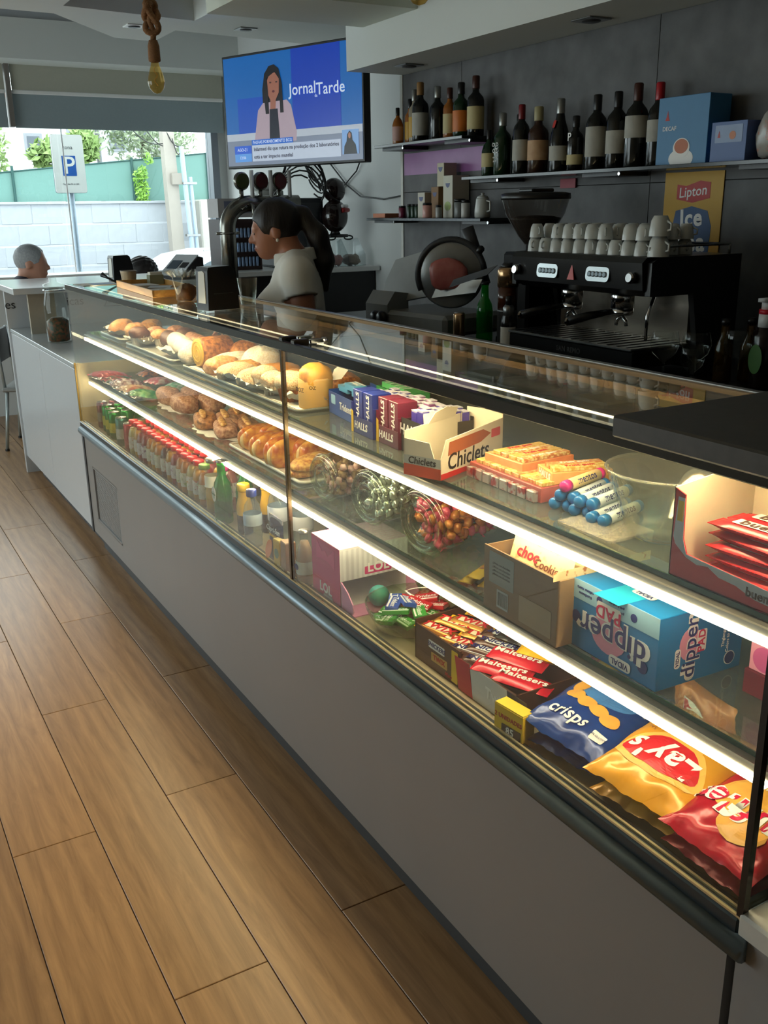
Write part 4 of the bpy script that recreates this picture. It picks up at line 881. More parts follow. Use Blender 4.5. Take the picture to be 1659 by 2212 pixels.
for i, (x, y, a) in enumerate(((1.10, 3.60, 1.5), (1.18, 3.56, 1.45), (1.10, 3.42, 1.55), (1.19, 3.38, 1.5))):
    loaf('long_pastry', ['long rose brown pastry at the far front of its doily', 'long rose brown pastry at the far rear of its doily', 'long rose brown pastry at the near front of its doily', 'long rose brown pastry at the near rear of its doily'][i], (x, y, Z1+.0015), (0, 0, a), .092, .042, .034, ROSE, i, grp='rose brown pastries')
for i, (x, y, a) in enumerate(((1.075, 3.12, 1.3), (1.14, 3.08, 1.35), (1.20, 3.12, 1.3), (1.085, 2.96, 1.3), (1.16, 2.93, 1.35))):
    t = loaf('puff_pastry', ['flat golden puff pastry at the left front of the doily', 'flat golden puff pastry in the middle of the doily', 'flat golden puff pastry at the rear of the doily', 'flat golden puff pastry at the near front of the doily', 'flat golden puff pastry at the near rear of the doily'][i], (x, y, Z1+.0015), (0, 0, a), .088, .038, .024, [CRUST2, ROSE, CRUST2, ROSE, CRUST2][i], 10+i, grp='flat puff pastries', nz=.05, e=3)
    G().blob(.07, .012, .008, Matrix.Translation((0, .008, .042)), 2.4, .2, .06, i, 20, 8).o('pastry_fold', CRUST, t, True)
plate('white_tray', 'white oval tray of folded sweet rolls on the lower shelf', (1.145, 2.53, Z1), .11, .27, mat('white_melamine', (226, 220, 206), .3), .0)
def folded_roll(lab, loc, rz, s, seed):
    t = thing('folded_roll', lab, 'sweet roll', loc, rz, 'folded sweet rolls on the white tray')
    def bend(p): return Vector((p.x, p.y, p.z+.010*math.cos(p.x/.07)))
    G().blob(.075*s, .016*s, .042*s, Matrix.Translation((0, .016*s, .032*s)), 2.8, .2, .015, seed, 24, 14).blob(.075*s, .016*s, .042*s, Matrix.Translation((0, -.016*s, .032*s)), 2.8, .2, .015, seed+1, 24, 14).o('crust', CRUST_R, t, True)
    G().blob(.068*s, .010*s, .032*s, Matrix.Translation((-.008*s, 0, .028*s)), 3, .2, .02, seed, 20, 10).o('inner_dough', DOUGH, t, True)
    return t
CRUST_R = mat('glazed_roll_crust', (186, 84, 24), .28, c2=(240, 176, 76), scale=34, coat=.3, contrast=(.4, .62))
for i, (x, y, a, s) in enumerate(((1.11, 2.72, .15, .92), (1.17, 2.67, .1, 1.05), (1.10, 2.60, .2, .95), (1.15, 2.55, .15, 1.05), (1.105, 2.48, .2, 1.08), (1.18, 2.44, .2, 1.1))):
    folded_roll(['small folded sweet roll at the left end of the white tray', 'tall glazed sweet roll behind the small one', 'third folded sweet roll on the white tray', 'glazed sweet roll in the middle of the white tray', 'large folded sweet roll at the front near the pane joint', 'large glazed sweet roll at the rear near the pane joint'][i], (x, y, Z1+.004), a, s*1.02, 40+i)
for i, (x, y, z, a) in enumerate(((1.09, 2.345, .004, .35), (1.10, 2.33, .03, .3))):
    loaf('turnover', ['tan turnover at the near end of the white tray', 'upper tan turnover resting on the lower one'][i], (x, y, Z1+z), (.0, -.1*i, a), .07, .04, .018, CRUST, 60+i, grp='tan turnovers', nz=.03, e=2.3)
# candy jars lying on their sides
def candy(lab, c, c2, grp, metal=.1):
    t = thing('wrapped_candy', lab, 'candy', (0, 0, 0), group=grp); m = mat('candy_%d%d%d' % c, c, .22, metal, c2=c2, scale=120)
    G().blob(.0125, .0095, .0085, None, 2.6, 0, .05, 3, 8, 6).o('sweet', m, t, True)
    g = G()
    for s in (-1, 1):
        q = [(s*.010, 0, 0)]+[(s*.0165, .0085*math.sin(a), .003*math.cos(3*a)) for a in (-1.4, -.5, .5, 1.4)]
        for i in range(1, 4): g.quad(q[0], q[i], q[i+1])
    g.o('twist', m, t); return t
JG = glass('jar_glass', (240, 244, 236), 1.5)
def jar(lab, y, r, L, cands, seed, n):
    t = thing('candy_jar', lab, 'jar', (1.018, y, Z1+r+.001), rot=(0, math.radians(88), .12))
    G().lathe([(.0, .006), (r*.3, .006), (r*.35, .0), (r*.55, .0), (r*.6, .007), (r*.8, .007), (r*.84, 0), (r*.93, .002), (r, .012), (r*.985, .02), (r*.95, .03), (r, .05), (r, L-.03), (r*.8, L-.01), (r*.72, L)], 36, cap0=False, cap1=False).o('jar_wall', JG, t, True)
    for q in (.33, .58, .84): G().tube([(r*q*math.cos(a), r*q*math.sin(a), -.001) for a in [2*PI*i/32 for i in range(32)]], .0022, 6, closed=True).o('base_ring', JG, t, True)
    G().tube([(r*.985*math.cos(a), r*.985*math.sin(a), .012) for a in [2*PI*i/36 for i in range(36)]], .004, 8, closed=True).o('foot_rim', JG, t, True)
    rnd = random.Random(seed); M_ = WM[t]; protos_ = [candy(*c) for c in cands]; used_ = set(); got = []
    tries = 0
    while len(got) < n and tries < 20000:
        tries += 1
        p = Vector((rnd.uniform(-1, 1)*r*.88, rnd.uniform(-1, 1)*r*.82, rnd.uniform(.035, L-.04)))
        if math.hypot(p.x, p.y) > r*.84 or p.x < -r*.45: continue
        if any((p-q).length < .0155 for q in got): continue
        got.append(p); i = rnd.randrange(len(protos_)); w = M_ @ p; rot = (rnd.uniform(0, 6), rnd.uniform(0, 6), rnd.uniform(0, 6))
        if i in used_: dup(protos_[i], w, rot=rot)
        else: used_.add(i); protos_[i].location = w; protos_[i].rotation_euler = rot
    return t
jar('tipped glass jar of red and white sweets beside the white tray', 2.10, .060, .17, [('red and white wrapped sweet in the first jar', (190, 40, 44), (236, 226, 220), 'red and white sweets'), ('dark toffee sweet in the first jar', (70, 36, 26), (190, 150, 100), 'dark toffees')], 1, 64)
jar('tipped glass jar full of silver sweets in the middle', 1.865, .066, .19, [('silver foil wrapped sweet in the middle jar', (196, 200, 186), (236, 238, 230), 'silver sweets', .7)], 2, 96)
jar('tipped glass jar of pink and red sweets next to the cookie box', 1.63, .073, .2, [('bright pink wrapped sweet in the near jar', (206, 30, 80), (236, 110, 140), 'pink sweets'), ('red and gold wrapped sweet in the near jar', (196, 40, 40), (226, 170, 80), 'red and gold sweets')], 3, 110)
gb_ = None
for i, (x, y, z, a) in enumerate(((1.055, 1.46, 0, .45), (1.07, 1.425, 0, .55), (1.06, 1.445, .014, .5))):
    L_ = (x, y, Z1+z)
    if gb_ is None: gb_ = wrapper('wafer_bar', 'gold and green wrapped wafer bar between jar and cookie box', 'wafer bar', .11, .03, .013, mat('gold_green_wrap', (196, 170, 70), .25, .4, c2=(150, 120, 40), scale=30), L_, (0, 0, a), 'gold and green wafer bars', 'WAFER', flat((110, 60, 30)), .013)
    else: dup(gb_, L_, rz=a)
# cookie box
kb = thing('cookie_box', 'open cardboard box with grey label holding cookie sachets', 'box', (.975, 1.125, Z1), -.02)
g = G().box(0, .003, 0, .215, 0, .122).box(.187, .19, 0, .215, 0, .13).box(0, .19, 0, .003, 0, .12).box(0, .19, .212, .215, 0, .12).box(0, .19, 0, .215, 0, .003)
g.o('carton', mat('kraft_card', (150, 116, 76), .7, var=.1), kb)
decal(kb, [(-.107, -.06), (.107, -.06), (.107, .062), (-.107, .062)], mat('dark_kraft', (122, 96, 66), .7), (-.0002, .1075, .06), NX, UPZ, .0004, 'front_print')  # front face is a darker brown cardboard than the other sides
decal(kb, rrect(.075, .06, .002), flat((120, 126, 122)), (-.0008, .16, .085), NX, UPZ, .0004, 'grey_label'); decal(kb, rrect(.035, .035, .001), flat((160, 164, 160)), (-.0008, .155, .03), NX, UPZ, .0004, 'barcode_label')
decal(kb, rrect(.09, .05, .002), flat((140, 118, 86)), (-.0008, .06, .035), NX, UPZ, .0004, 'text_patch')
for z in (.095, .088, .081, .074): letter(kb, 'galletas con chocolate', .006, flat((84, 88, 86)), (-.0014, .16, z), NX, UPZ, 0)
g = G()
for i in range(9): g.box(-.0016, -.0011, .141+.0033*i, .1422+.0033*i+.0006*(i % 2), .017, .043)
g.o('barcode', flat((90, 92, 90)), kb)
decal(kb, [(-.107, -.008), (.107, -.008), (.107, .008), (-.107, .008)], mat('cookie_print', (236, 206, 150), .5, c2=(190, 110, 60), scale=60, contrast=(.55, .62)), (.095, .0002, .13), (1, 0, 0), UPZ, .0004)
sa = None; SACH = mat('sachet_film', (240, 206, 150), .4, c2=(226, 170, 110), scale=60, contrast=(.55, .65))
for i in range(6):
    L_ = (.995+.024*i, 1.235, Z1+.012); R_ = (0, .30+.05*i, rr.uniform(-.12, .12))
    if sa is None:
        sa = thing('cookie_sachet', 'cream sachet with red script standing in the cookie box', 'sachet', L_, rot=R_, group='cookie sachets'); g = G()
        V_ = {}
        for s_ in (1, -1):
            for a in range(9):
                for b in range(9):
                    u, v = a/4-1, b/4-1; V_[s_, a, b] = g.b.verts.new((-s_*.007*(max(0, 1-u**4)*max(0, 1-v**4))**.5-.0003*s_, -u*.085, .062+v*.068))
            for a in range(8):
                for b in range(8): g.b.faces.new((V_[s_, a, b], V_[s_, a+1, b], V_[s_, a+1, b+1], V_[s_, a, b+1]))
        g.o('film', SACH, sa, True)
        letter(sa, 'choc', .03, PR, (-.0085, .03, .108), NX, UPZ, .02, .2); letter(sa, 'Cookies', .022, flat((120, 60, 30)), (-.0085, -.03, .1), NX, UPZ, .01, .2)
    else: dup(sa, L_, rot=R_)
# blue box with upside-down print
dx_ = thing('lollipop_box', 'blue carton box with upside down lettering on the lower shelf', 'box', (1.003, .925, Z1), -.03)
BXB = mat('blue_carton', (20, 116, 178), .4, var=.06, scale=5); W_, D_, H_ = .215, .182, .122
G().box(0, D_, 0, W_, 0, H_, .001).o('carton', BXB, dx_)
decal(dx_, [(-W_/2, -.034), (W_/2, -.034), (W_/2, 0), (-W_/2, 0)], flat((150, 190, 210)), (-.0003, W_/2, H_), (0, -1, 0), UPZ, .0004, 'pale_band')
IY, DN = (0, 1, 0), (0, 0, -1)
def dipper(o, r, u, s, k=1.0):
    o, r, u = Vector(o), Vector(r).normalized(), Vector(u).normalized(); n = r.cross(u)
    def P(a, b, c): return o+r*a*s+u*b*s+n*c
    decal(dx_, ell(.042*s, .034*s, 20), flat((226, 150, 176)), P(.01, 0, .0006), r, u, .0003)
    letter(dx_, 'dipper', .058*s, PW, P(0, 0, .0010), r, u, .045); letter(dx_, 'dipper', .058*s, PN, P(0, 0, .0014), r, u, .01)
    decal(dx_, rrect(.056*s, .03*s, .004*s), PW, P(.012, -.036, .0010), r, u, .0003); letter(dx_, 'PAD', .030*s, flat((206, 40, 90)), P(.012, -.036, .0016), r, u, .02)
    decal(dx_, rrect(.05*s, .018*s, .007*s), PW, P(-.02, .038, .0010), r, u, .0003); letter(dx_, 'VIDAL', .014*s, PN, P(-.02, .038, .0016), r, u, .01)
dipper((-.0002, .1, .052), IY, DN, 1.0)
for y, z in ((.19, .056), (.03, .03), (.135, .103), (.055, .103)): decal(dx_, ell(.011 if z < .1 else .007, .011 if z < .1 else .007, 18), PN, (-.0008, y, z), IY, DN, .0004); 
for z, s_ in ((.109, 'relleno mora'), (.100, 'frambuesa'),): letter(dx_, s_, .0075, PN, (-.0010, .17, z), IY, DN, .01); letter(dx_, 'goût framboise', .006, PN, (-.0010, .095, z), IY, DN, .0)
dipper((D_*.36, -.0002, .060), (0, 0, 1), (-1, 0, 0), .66)
for x, z in ((.155, .1), (.155, .022)): decal(dx_, ell(.012, .012, 18), PW, (x, -.0004, z), (1, 0, 0), UPZ, .0003); decal(dx_, ell(.0105, .0105, 18), PN, (x, -.0008, z), (1, 0, 0), UPZ, .0003)
letter(dx_, 'Tinglengua', .008, PW, (.138, -.0006, .062), UPZ, (-1, 0, 0), .01); letter(dx_, 'Colors to tongue', .008, PW, (.148, -.0006, .062), UPZ, (-1, 0, 0), .01)
decal(dx_, [(-.03, -.06), (.03, -.06), (.03, .06), (-.03, .06)], flat((30, 170, 206)), (.04, .1, H_), IY, (-1, 0, 0), .0003)
dipper((.08, .1, H_+.0004), IY, (-1, 0, 0), .95)
for y in (.02, .195): decal(dx_, ell(.015, .012, 18), PN, (.11, y, H_+.0003), IY, (-1, 0, 0), .0004)
pk = thing('lollipop_box', 'pink strawberry box standing on a maroon box at the near end', 'box', (1.125, .705, Z1+.041)); PKB = mat('pink_carton', (226, 60, 140), .4)
G().box(0, .11, 0, .15, 0, .11, .001).o('carton', PKB, pk)
decal(pk, [(-.075, -.055), (.075, -.055), (.075, -.01), (-.03, .0), (-.075, -.008)], flat((240, 160, 186)), (-.0003, .075, .055), NX, UPZ, .0004)
decal(pk, [(0, .022), (.018, .014), (.016, -.006), (0, -.026), (-.016, -.008), (-.018, .012)], flat((206, 40, 110)), (-.0008, .125, .073), NX, UPZ, .0004, 'strawberry_print'); decal(pk, [(-.012, .0), (.0, .012), (.014, .004), (.006, -.006), (-.004, -.004)], flat((150, 190, 60)), (-.0012, .125, .094), NX, UPZ, .0004, 'leaf_print')
letter(pk, 'dipper', .04, PN, (-.001, .035, .055), NX, UPZ, .02); decal(pk, ell(.02, .02), flat((206, 90, 150)), (-.0008, .125, .022), NX, UPZ, .0004)
mr_ = thing('sweets_box', 'clear maroon sweets box under the pink box', 'box', (1.12, .70, Z1)); G().box(0, .13, 0, .16, 0, .04, .001).o('carton', mat('maroon_film', (110, 30, 44), .15, var=.2), mr_); letter(mr_, 'sweets', .02, flat((200, 160, 160)), (-.0004, .06, .02), NX, UPZ, .01)
# ------------------------------------------------------------------ upper shelf: pastries
BTR = mat('glass_tray', (120, 126, 118), .15, .2)
plate('pastry_tray', 'tray of braided pastries at the far end of the upper shelf', (1.15, 4.16, Z2), .115, .17, mat('clear_tray', (190, 194, 188), .2)); plate('pastry_tray', 'tray of muffins and log cakes on the upper shelf', (1.15, 3.6, Z2), .12, .30, mat('clear_tray', (190, 194, 188), .2)); plate('pastry_tray', 'long dark edged tray of buns and tarts up to the pane joint', (1.15, 2.72, Z2), .12, .47, BTR)
G().prism(rrect(.22, .9, .02), .0002, .0012).o('tray_paper', PAPER).location = (1.15, 2.72, Z2+.003)
tag(bpy.data.objects['tray_paper'], 'white greaseproof paper lining the long tray', 'paper')
def braid(lab, loc, rz, m, n, seed):
    t = thing('braided_pastry', lab, 'pastry', loc, rz, 'braided pastries'); g = G()
    for i in range(n): g.blob(.024, .052, .034, Matrix.Translation((0, 0, 0)) @ Matrix.Translation(((i-(n-1)/2)*.03, 0, .026)) @ Matrix.Rotation(.5, 4, 'Z'), 2.2, .25, .03, seed+i, 18, 10)
    g.o('strands', m, t, True); return t
APR = mat('apricot_crust', (206, 128, 66), .4, c2=(240, 196, 140), scale=110, bump=.5, contrast=(.35, .65))
braid('pale braided pastry at the front left of the far tray', (1.10, 4.22, Z2+.004), 1.2, APR, 5, 70); braid('golden braided pastry at the rear of the far tray', (1.2, 4.12, Z2+.004), 1.2, CRUST, 5, 80); braid('small braided pastry at the near end of the far tray', (1.12, 4.06, Z2+.004), 1.3, APR, 3, 90)
def muffin(lab, loc, top, case, grp, s=1.0, seed=0):
    t = thing('muffin', lab, 'muffin', loc, rr.uniform(0, 6), grp); g = G(); n = 36; rings = []
    for z, r in ((0, .026), (.04, .036)):
        rings.append([g.b.verts.new(((r+.0018*(-1)**i)*s*math.cos(2*PI*i/n), (r+.0018*(-1)**i)*s*math.sin(2*PI*i/n), z*s)) for i in range(n)])
    for i in range(n): g.b.faces.new((rings[0][i], rings[0][(i+1) % n], rings[1][(i+1) % n], rings[1][i]))
    g.b.faces.new(list(reversed(rings[0]))); g.o('paper_case', case, t)
    G().blob(.041*s, .041*s, .026*s, Matrix.Translation((0, 0, .046*s)), 2.1, .4, .05, seed, 22, 12).o('crumb_top', top, t, True)
    return t
for i, (x, y, top, case, s, lab) in enumerate(((1.06, 3.80, CHOC, WPAP, 1, 'dark chocolate muffin at the front of the middle tray'), (1.14, 3.84, ROSE, WPAP, .9, 'pale pink muffin at the far end of the middle tray'), (1.21, 3.80, ROSE, WPAP, .95, 'rose brown muffin behind the chocolate muffin'), (1.13, 3.74, APR, WPAP, .9, 'apricot muffin in the centre of the middle tray'), (1.22, 3.70, CHOC, WPAP, .95, 'brown muffin at the rear of the middle tray'),
        (1.085, 2.405, COCO, CASE_P, 1.15, 'tall sugar topped muffin in brown paper at the pane joint'), (1.16, 2.45, COCO, CASE_P, 1.0, 'sugar topped muffin behind the tall one'), (1.08, 2.52, COCO, WPAP, .95, 'sugared tart muffin in white paper at the tray front'), (1.1, 2.63, COCO, WPAP, .95, 'crumble muffin in white paper beside the sugared tart'))):
    muffin(lab, (x, y, Z2+.0045), top, case, 'muffins', s, i)
def log(lab, loc, rz, L, r, skin, endm, seed, name='log_cake'):
    t = thing(name, lab, 'cake', loc, rz); M_ = frame((-L/2, 0, r), (0, 1, 0), (0, 0, 1))
    G().lathe([(r*.9, 0), (r, .008), (r*1.02, L*.5), (r, L-.008), (r*.9, L)], 24, frame((-L/2, 0, r), (0, 1, 0), (0, 0, 1))).o('sponge', skin, t, True)
    g = G(); g.tube([(-L/2-.0015, (.12+.8*a/18)*r*math.cos(a), r+(.12+.8*a/18)*r*math.sin(a)) for a in [i*.5 for i in range(36)]], .0025, 5); g.o('spiral', endm, t)
    return t
log('dark chocolate log cake on the middle tray', (1.13, 3.58, Z2+.0045), 1.5, .19, .034, CHOC, CREAMY, 1); log('white sugar dusted log cake on the middle tray', (1.12, 3.47, Z2+.0045), 1.45, .19, .036, SUGAR, CREAMY, 2)
log('rose brown log cake at the rear of the middle tray', (1.21, 3.55, Z2+.0045), 1.5, .17, .03, ROSE, CREAMY, 3); log('square cut dark cake roll with golden end', (1.2, 3.36, Z2+.0045), .5, .1, .036, CHOC, CRUST, 4)
log('paper wrapped log cake next to the yellow roll', (1.10, 3.33, Z2+.0045), 1.5, .16, .034, WPAP, CREAMY, 5)
t = log('fat yellow centred roll facing the glass with ribbed crust', (1.125, 3.13, Z2+.0045), .12, .12, .05, CRUST2, CREAMY, 6)
G().lathe([(.046, 0), (.044, -.002), (.02, -.003)], 22, frame((-.06, 0, .05), (0, 1, 0), (0, 0, 1))).o('custard_face', CREAMY, t, True)
for i, (x, y, a, sx, sy, sz, m, lab, nm) in enumerate((
    (1.22, 3.08, 1.4, .06, .045, .035, CRUST2, 'round brown bun with nuts behind the yellow roll', 'bun'), (1.14, 2.99, .2, .08, .034, .026, SUGAR, 'sugared finger bun beside the yellow roll', 'bun'), (1.09, 2.96, .2, .06, .032, .024, APR, 'pale golden bun at the tray front', 'bun'),
    (1.21, 2.90, .6, .065, .05, .036, SUGAR, 'large snow white sugared bun at the rear of the tray', 'bun'), (1.13, 2.86, .3, .075, .036, .022, CRUST, 'golden flat bun in the middle of the tray', 'bun'), (1.09, 2.83, .2, .06, .035, .022, COCO, 'coconut topped bun at the tray front', 'bun'),
    (1.20, 2.77, .2, .08, .04, .02, mat('orange_glaze', (226, 140, 50), .25, c2=(240, 176, 80), scale=9), 'orange glazed pastry at the rear of the tray', 'pastry'), (1.12, 2.735, .2, .055, .026, .018, mat('white_icing', (250, 240, 214), .4, var=.03), 'bright white iced finger in the middle of the tray', 'bun'),
    (1.19, 2.63, .1, .07, .036, .02, mat('orange_glaze', (226, 140, 50), .25), 'second orange glazed pastry beside the pane joint', 'pastry'), (1.10, 2.70, .3, .06, .036, .022, COCO, 'nut and jam topped pastry at the tray front', 'pastry'), (1.22, 2.37, .5, .06, .05, .03, CRUST2, 'round browned bun behind the wrapped loaf', 'bun'), (1.20, 2.52, .4, .05, .04, .024, APR, 'small pale bun behind the muffins', 'bun'))):
    loaf(nm, lab, (x, y, Z2+.0045), (0, 0, a), sx*1.12, sy*1.25, sz*1.38, m, 100+i, cat=nm, grp='buns and pastries on the long tray', e=2.2)
def crumple(lab, loc, w, h, rz, seed, m=None):
    t = thing('pastry_paper', lab, 'paper', loc, rz, 'pastry papers'); rnd = random.Random(seed); ph = [rnd.uniform(0, 6.28) for _ in range(6)]; g = G(); n = 14; V = {}
    for i in range(n+1):
        for j in range(n+1):
            u, v = i/n*2-1, j/n*2-1; k_ = max(abs(u), abs(v))
            V[i, j] = g.b.verts.new((u*w/2*(1+.05*math.sin(9*v+ph[0])), v*h/2*(1+.05*math.sin(9*u+ph[1])), .0015+.026*max(0, k_-.5)**1.3*2+.004*k_*(math.sin(13*u+ph[2]+4*v)+1)+.003*k_*(math.sin(17*v+ph[3])+1)))
    for i in range(n):
        for j in range(n): g.b.faces.new((V[i, j], V[i+1, j], V[i+1, j+1], V[i, j+1]))
    g.o('sheet', m or PAPER, t, True)
for i, (x, y, w, h, a, lab) in enumerate(((1.10, 2.80, .15, .16, .2, 'crumpled white pastry paper under the coconut buns'), (1.10, 2.62, .15, .15, -.1, 'crumpled white pastry paper under the crumble muffin'), (1.13, 2.47, .17, .17, .3, 'crumpled white pastry paper round the near muffins'), (1.11, 3.40, .15, .17, .1, 'crumpled white pastry paper under the log cakes'), (1.11, 3.80, .16, .17, .2, 'crumpled white pastry paper under the chocolate muffin'), (1.12, 4.18, .18, .22, -.1, 'crumpled white pastry paper under the braided pastries'), (1.2, 2.93, .14, .15, .1, 'crumpled white pastry paper under the snow white bun'), (1.13, 2.33, .13, .13, .5, 'crumpled white pastry paper behind the wrapped loaf'))): crumple(lab, (x, y, Z2+.0046), w, h, a, 50+i)
loaf('bun', 'round sugared bun between the log cakes and the yellow roll', (1.09, 3.255, Z2+.0045), (0, 0, .3), .05, .042, .036, SUGAR, 140, cat='bun', e=2.2); loaf('pastry', 'glazed brown pastry at the near end of the middle tray', (1.20, 3.26, Z2+.0045), (0, 0, .3), .06, .042, .036, CRUST2, 141, cat='pastry', e=2.2)
wl = thing('wrapped_loaf', 'golden cake loaf in printed paper sleeve beside the blue gum box', 'cake', (1.105, 2.295, Z2+.0045), .2)
G().lathe([(.046, 0), (.047, .004), (.047, .075), (.044, .08)], 28).o('paper_sleeve', mat('translucent_sleeve', (206, 166, 96), .5, var=.06), wl, True); G().blob(.045, .045, .04, Matrix.Translation((0, 0, .078)), 2.2, .4, .05, 5, 24, 12).o('cake_top', mat('yellow_cake', (226, 166, 60), .45, c2=(150, 84, 34), scale=16, contrast=(.5, .65)), wl, True)
letter(wl, 'BOZ', .017, flat((60, 44, 26)), (-.049, .005, .05), NX, UPZ, .01); letter(wl, 'OZ', .013, flat((60, 44, 26)), (-.036, -.034, .058), (.6, -.8, 0), UPZ, .01)
G().prism([(0, 0), (.03, .005), (.05, .03), (.03, .045), (.01, .03)], 0, .001, frame((.03, -.03, .07), (.5, -.8, 0), (0, 0, 1))).o('paper_corner', PAPER, wl)
# ------------------------------------------------------------------ upper shelf: gum and sweets
def display(name, lab, loc, rz, w, d, h, c, words, lip=.4, stick=None, n=5, grp=None, stickc=None):
    """open counter carton: floor, back, sides, low printed front, row of packs inside"""
    t = thing(name, lab, 'gum box', loc, rz, grp); hf = h*lip
    G().box(0, .002, 0, w, 0, hf).box(d-.002, d, 0, w, 0, h).box(0, d, 0, .002, 0, h*.9).box(0, d, w-.002, w, 0, h*.9).box(0, d, 0, w, 0, .002).o('carton', mat('gumbox_%d%d%d' % c, c, .35), t)
    for (s_, size, z, y, col, b) in words: letter(t, s_, size, col, (-.0004, y, z), NX, UPZ, b, .1)
    return t
tb = display('gum_box', 'long blue gum carton at the far end beside the wrapped loaf', (1.085, 2.01, Z2), -.12, .22, .12, .068, (24, 70, 150), [('Trident', .026, .03, .10, PW, .02)], .85)
decal(tb, rrect(.03, .024, .003), flat((150, 196, 226)), (-.0005, .185, .04), NX, UPZ, .0004)
for i in range(4):
    L_ = WM[tb] @ Vector((.045, .19-.05*i, .055+.012*(i % 2)))
    gumpack(['pale blue gum pack', 'sky blue gum pack', 'light blue gum pack', 'blue gum pack'][i]+' lying on the long blue carton'+['', ' second from the loaf', ' third from the loaf', ' nearest the purple cartons'][i], (90, 160, 206), L_, (0, 0, 1.45), 'gum packs on the blue carton', 'Trident', .07, .034, .016)
gr_ = display('gum_box', 'green and white gum carton behind the blue one', (1.185, 1.98, Z2), -.1, .15, .08, .085, (60, 160, 90), [], .9)
for i in range(5):
    L_ = WM[gr_] @ Vector((.04, .02+.027*i, .074)); q = gumpack('green and white gum pack standing in the rear carton', (90, 180, 110), L_, (0, 0, 0), 'green gum packs in the rear carton', '5', .06, .022, .014) if i == 0 else dup(q, L_, rot=(0, 0, .05))
def sticks(lab, base, x0, y0, n, m_, dx, dy, z, c, rot, grp):
    p = None
    for j in range(m_):
        for i in range(n):
            L_ = WM[base] @ Vector((x0+dx*i, y0+dy*j, z+.004*((i+j) % 2)))
            if p is None:
                p = thing('sweet_stick', lab, 'sweets', L_, rot=rot, group=grp); G().box(-.009, .009, -.013, .013, 0, .06, .002).o('wrapper', mat('stick_%d%d%d' % c, c, .3), p); G().box(-.0085, .0085, -.0125, .0125, .06, .062).o('end_fold', flat((206, 206, 226)), p)
            else: dup(p, L_, rot=rot)
for i, (y, w, c, lab, sc_) in enumerate(((1.880, .118, (26, 40, 120), 'navy sweets carton with yellow flash left of the maroon one', (60, 60, 160)), (1.765, .11, (96, 26, 56), 'maroon sweets carton in the middle of the row', (150, 90, 150)), (1.668, .092, (40, 36, 36), 'black sweets carton next to the white open box', (70, 60, 160)))):
    hb = display('sweets_carton', lab, (1.048, y, Z2), -.06, w, .13, .08, c, [('HALLS', .024 if i < 2 else .034, .02 if i < 2 else .05, w*.55, PW, .02)], .5 if i < 2 else .95, grp='sweets cartons on the upper shelf')
    if i < 2:
        decal(hb, [(-.006, 0), (.006, 0), (.006, .05), (-.004, .055)], PY, (-.0005, w-.007, .0), NX, UPZ, .0004)
        for j in (0, 1):
            k_ = thing('sweets_box', ['navy', 'maroon'][i]+' sweets box standing at the '+['left', 'right'][j]+' of its carton', 'sweets', WM[hb] @ Vector((.006, .012+w*.47*(1-j), .003)), -.06, 'tall sweets boxes')
            G().box(0, .05, 0, w*.42, 0, .10, .001).o('carton', mat('sweetsbox_%d' % i, [(30, 50, 140), (110, 30, 60)][i], .35), k_); letter(k_, 'HALLS', .022, PW, (-.0004, w*.21, .062), UPZ, (0, 1, 0), .02, .1)
    sticks(['blue', 'purple', 'violet'][i]+' wrapped sweet stick in the '+['navy', 'maroon', 'black'][i]+' carton', hb, .068 if i < 2 else .03, .018, 3 if i < 2 else 5, 4 if i < 2 else 3, .021, .0275, .03, sc_, (0, 0, -.06), ['blue', 'purple', 'violet'][i]+' sweet sticks')
# white open Chiclets carton
ch = thing('gum_carton', 'half open white carton with red brown print at the shelf edge', 'gum box', (.992, 1.508, Z2), .39); CW, CDp, CHh = .09, .235, .075
CHM = mat('white_red_card', (236, 226, 206), .55)
G().prism([(0, 0), (CW, 0), (CW, .035), (CW*.85, .035), (CW*.7, .072), (0, .075)], 0, .002, frame((.002, CW, 0), (0, -1, 0), UPZ)).box(CDp-.002, CDp, 0, CW, 0, .1).box(0, CDp, CW-.002, CW, 0, .09).box(0, CDp, 0, CW, 0, .002).o('carton', CHM, ch)
G().prism([(0, 0), (CDp, 0), (CDp, .085), (.02, .078), (.0, .04)], 0, .002, frame((0, 0.002, 0), (1, 0, 0), UPZ)).o('side_panel', CHM, ch)
RB = mat('redwood_print', (150, 70, 44), .5, c2=(206, 130, 90), scale=12, stretch=(.3, .3, 3))
decal(ch, [(.025, .045), (CDp-.09, .05), (CDp-.05, .062), (CDp-.08, .075), (.03, .072)], RB, (0, -.0004, 0), (1, 0, 0), UPZ, .0004); decal(ch, [(0, 0), (CDp, 0), (CDp, .008), (0, .012)], flat((206, 40, 40)), (0, -.0004, 0), (1, 0, 0), UPZ, .0004)
letter(ch, 'Chiclets', .046, PK, (.10, -.0008, .03), (1, 0, 0), UPZ, .01, .1); decal(ch, rrect(.035, .018, .002), flat((230, 90, 100)), (CDp-.03, -.0004, .06), (1, 0, 0), UPZ, .0004)
decal(ch, [(-.045, -.008), (.045, -.008), (.045, .01), (-.045, .01)], flat((196, 200, 196)), (-.0002, CW/2, .032), NX, UPZ, .0004); letter(ch, 'Chiclets', .02, PK, (-.001, CW/2, .032), NX, UPZ, .01, .1); decal(ch, [(-.045, -.012), (.045, -.012), (.045, .01), (-.045, .012)], flat((206, 80, 50)), (-.0002, CW/2, .012), NX, UPZ, .0004)
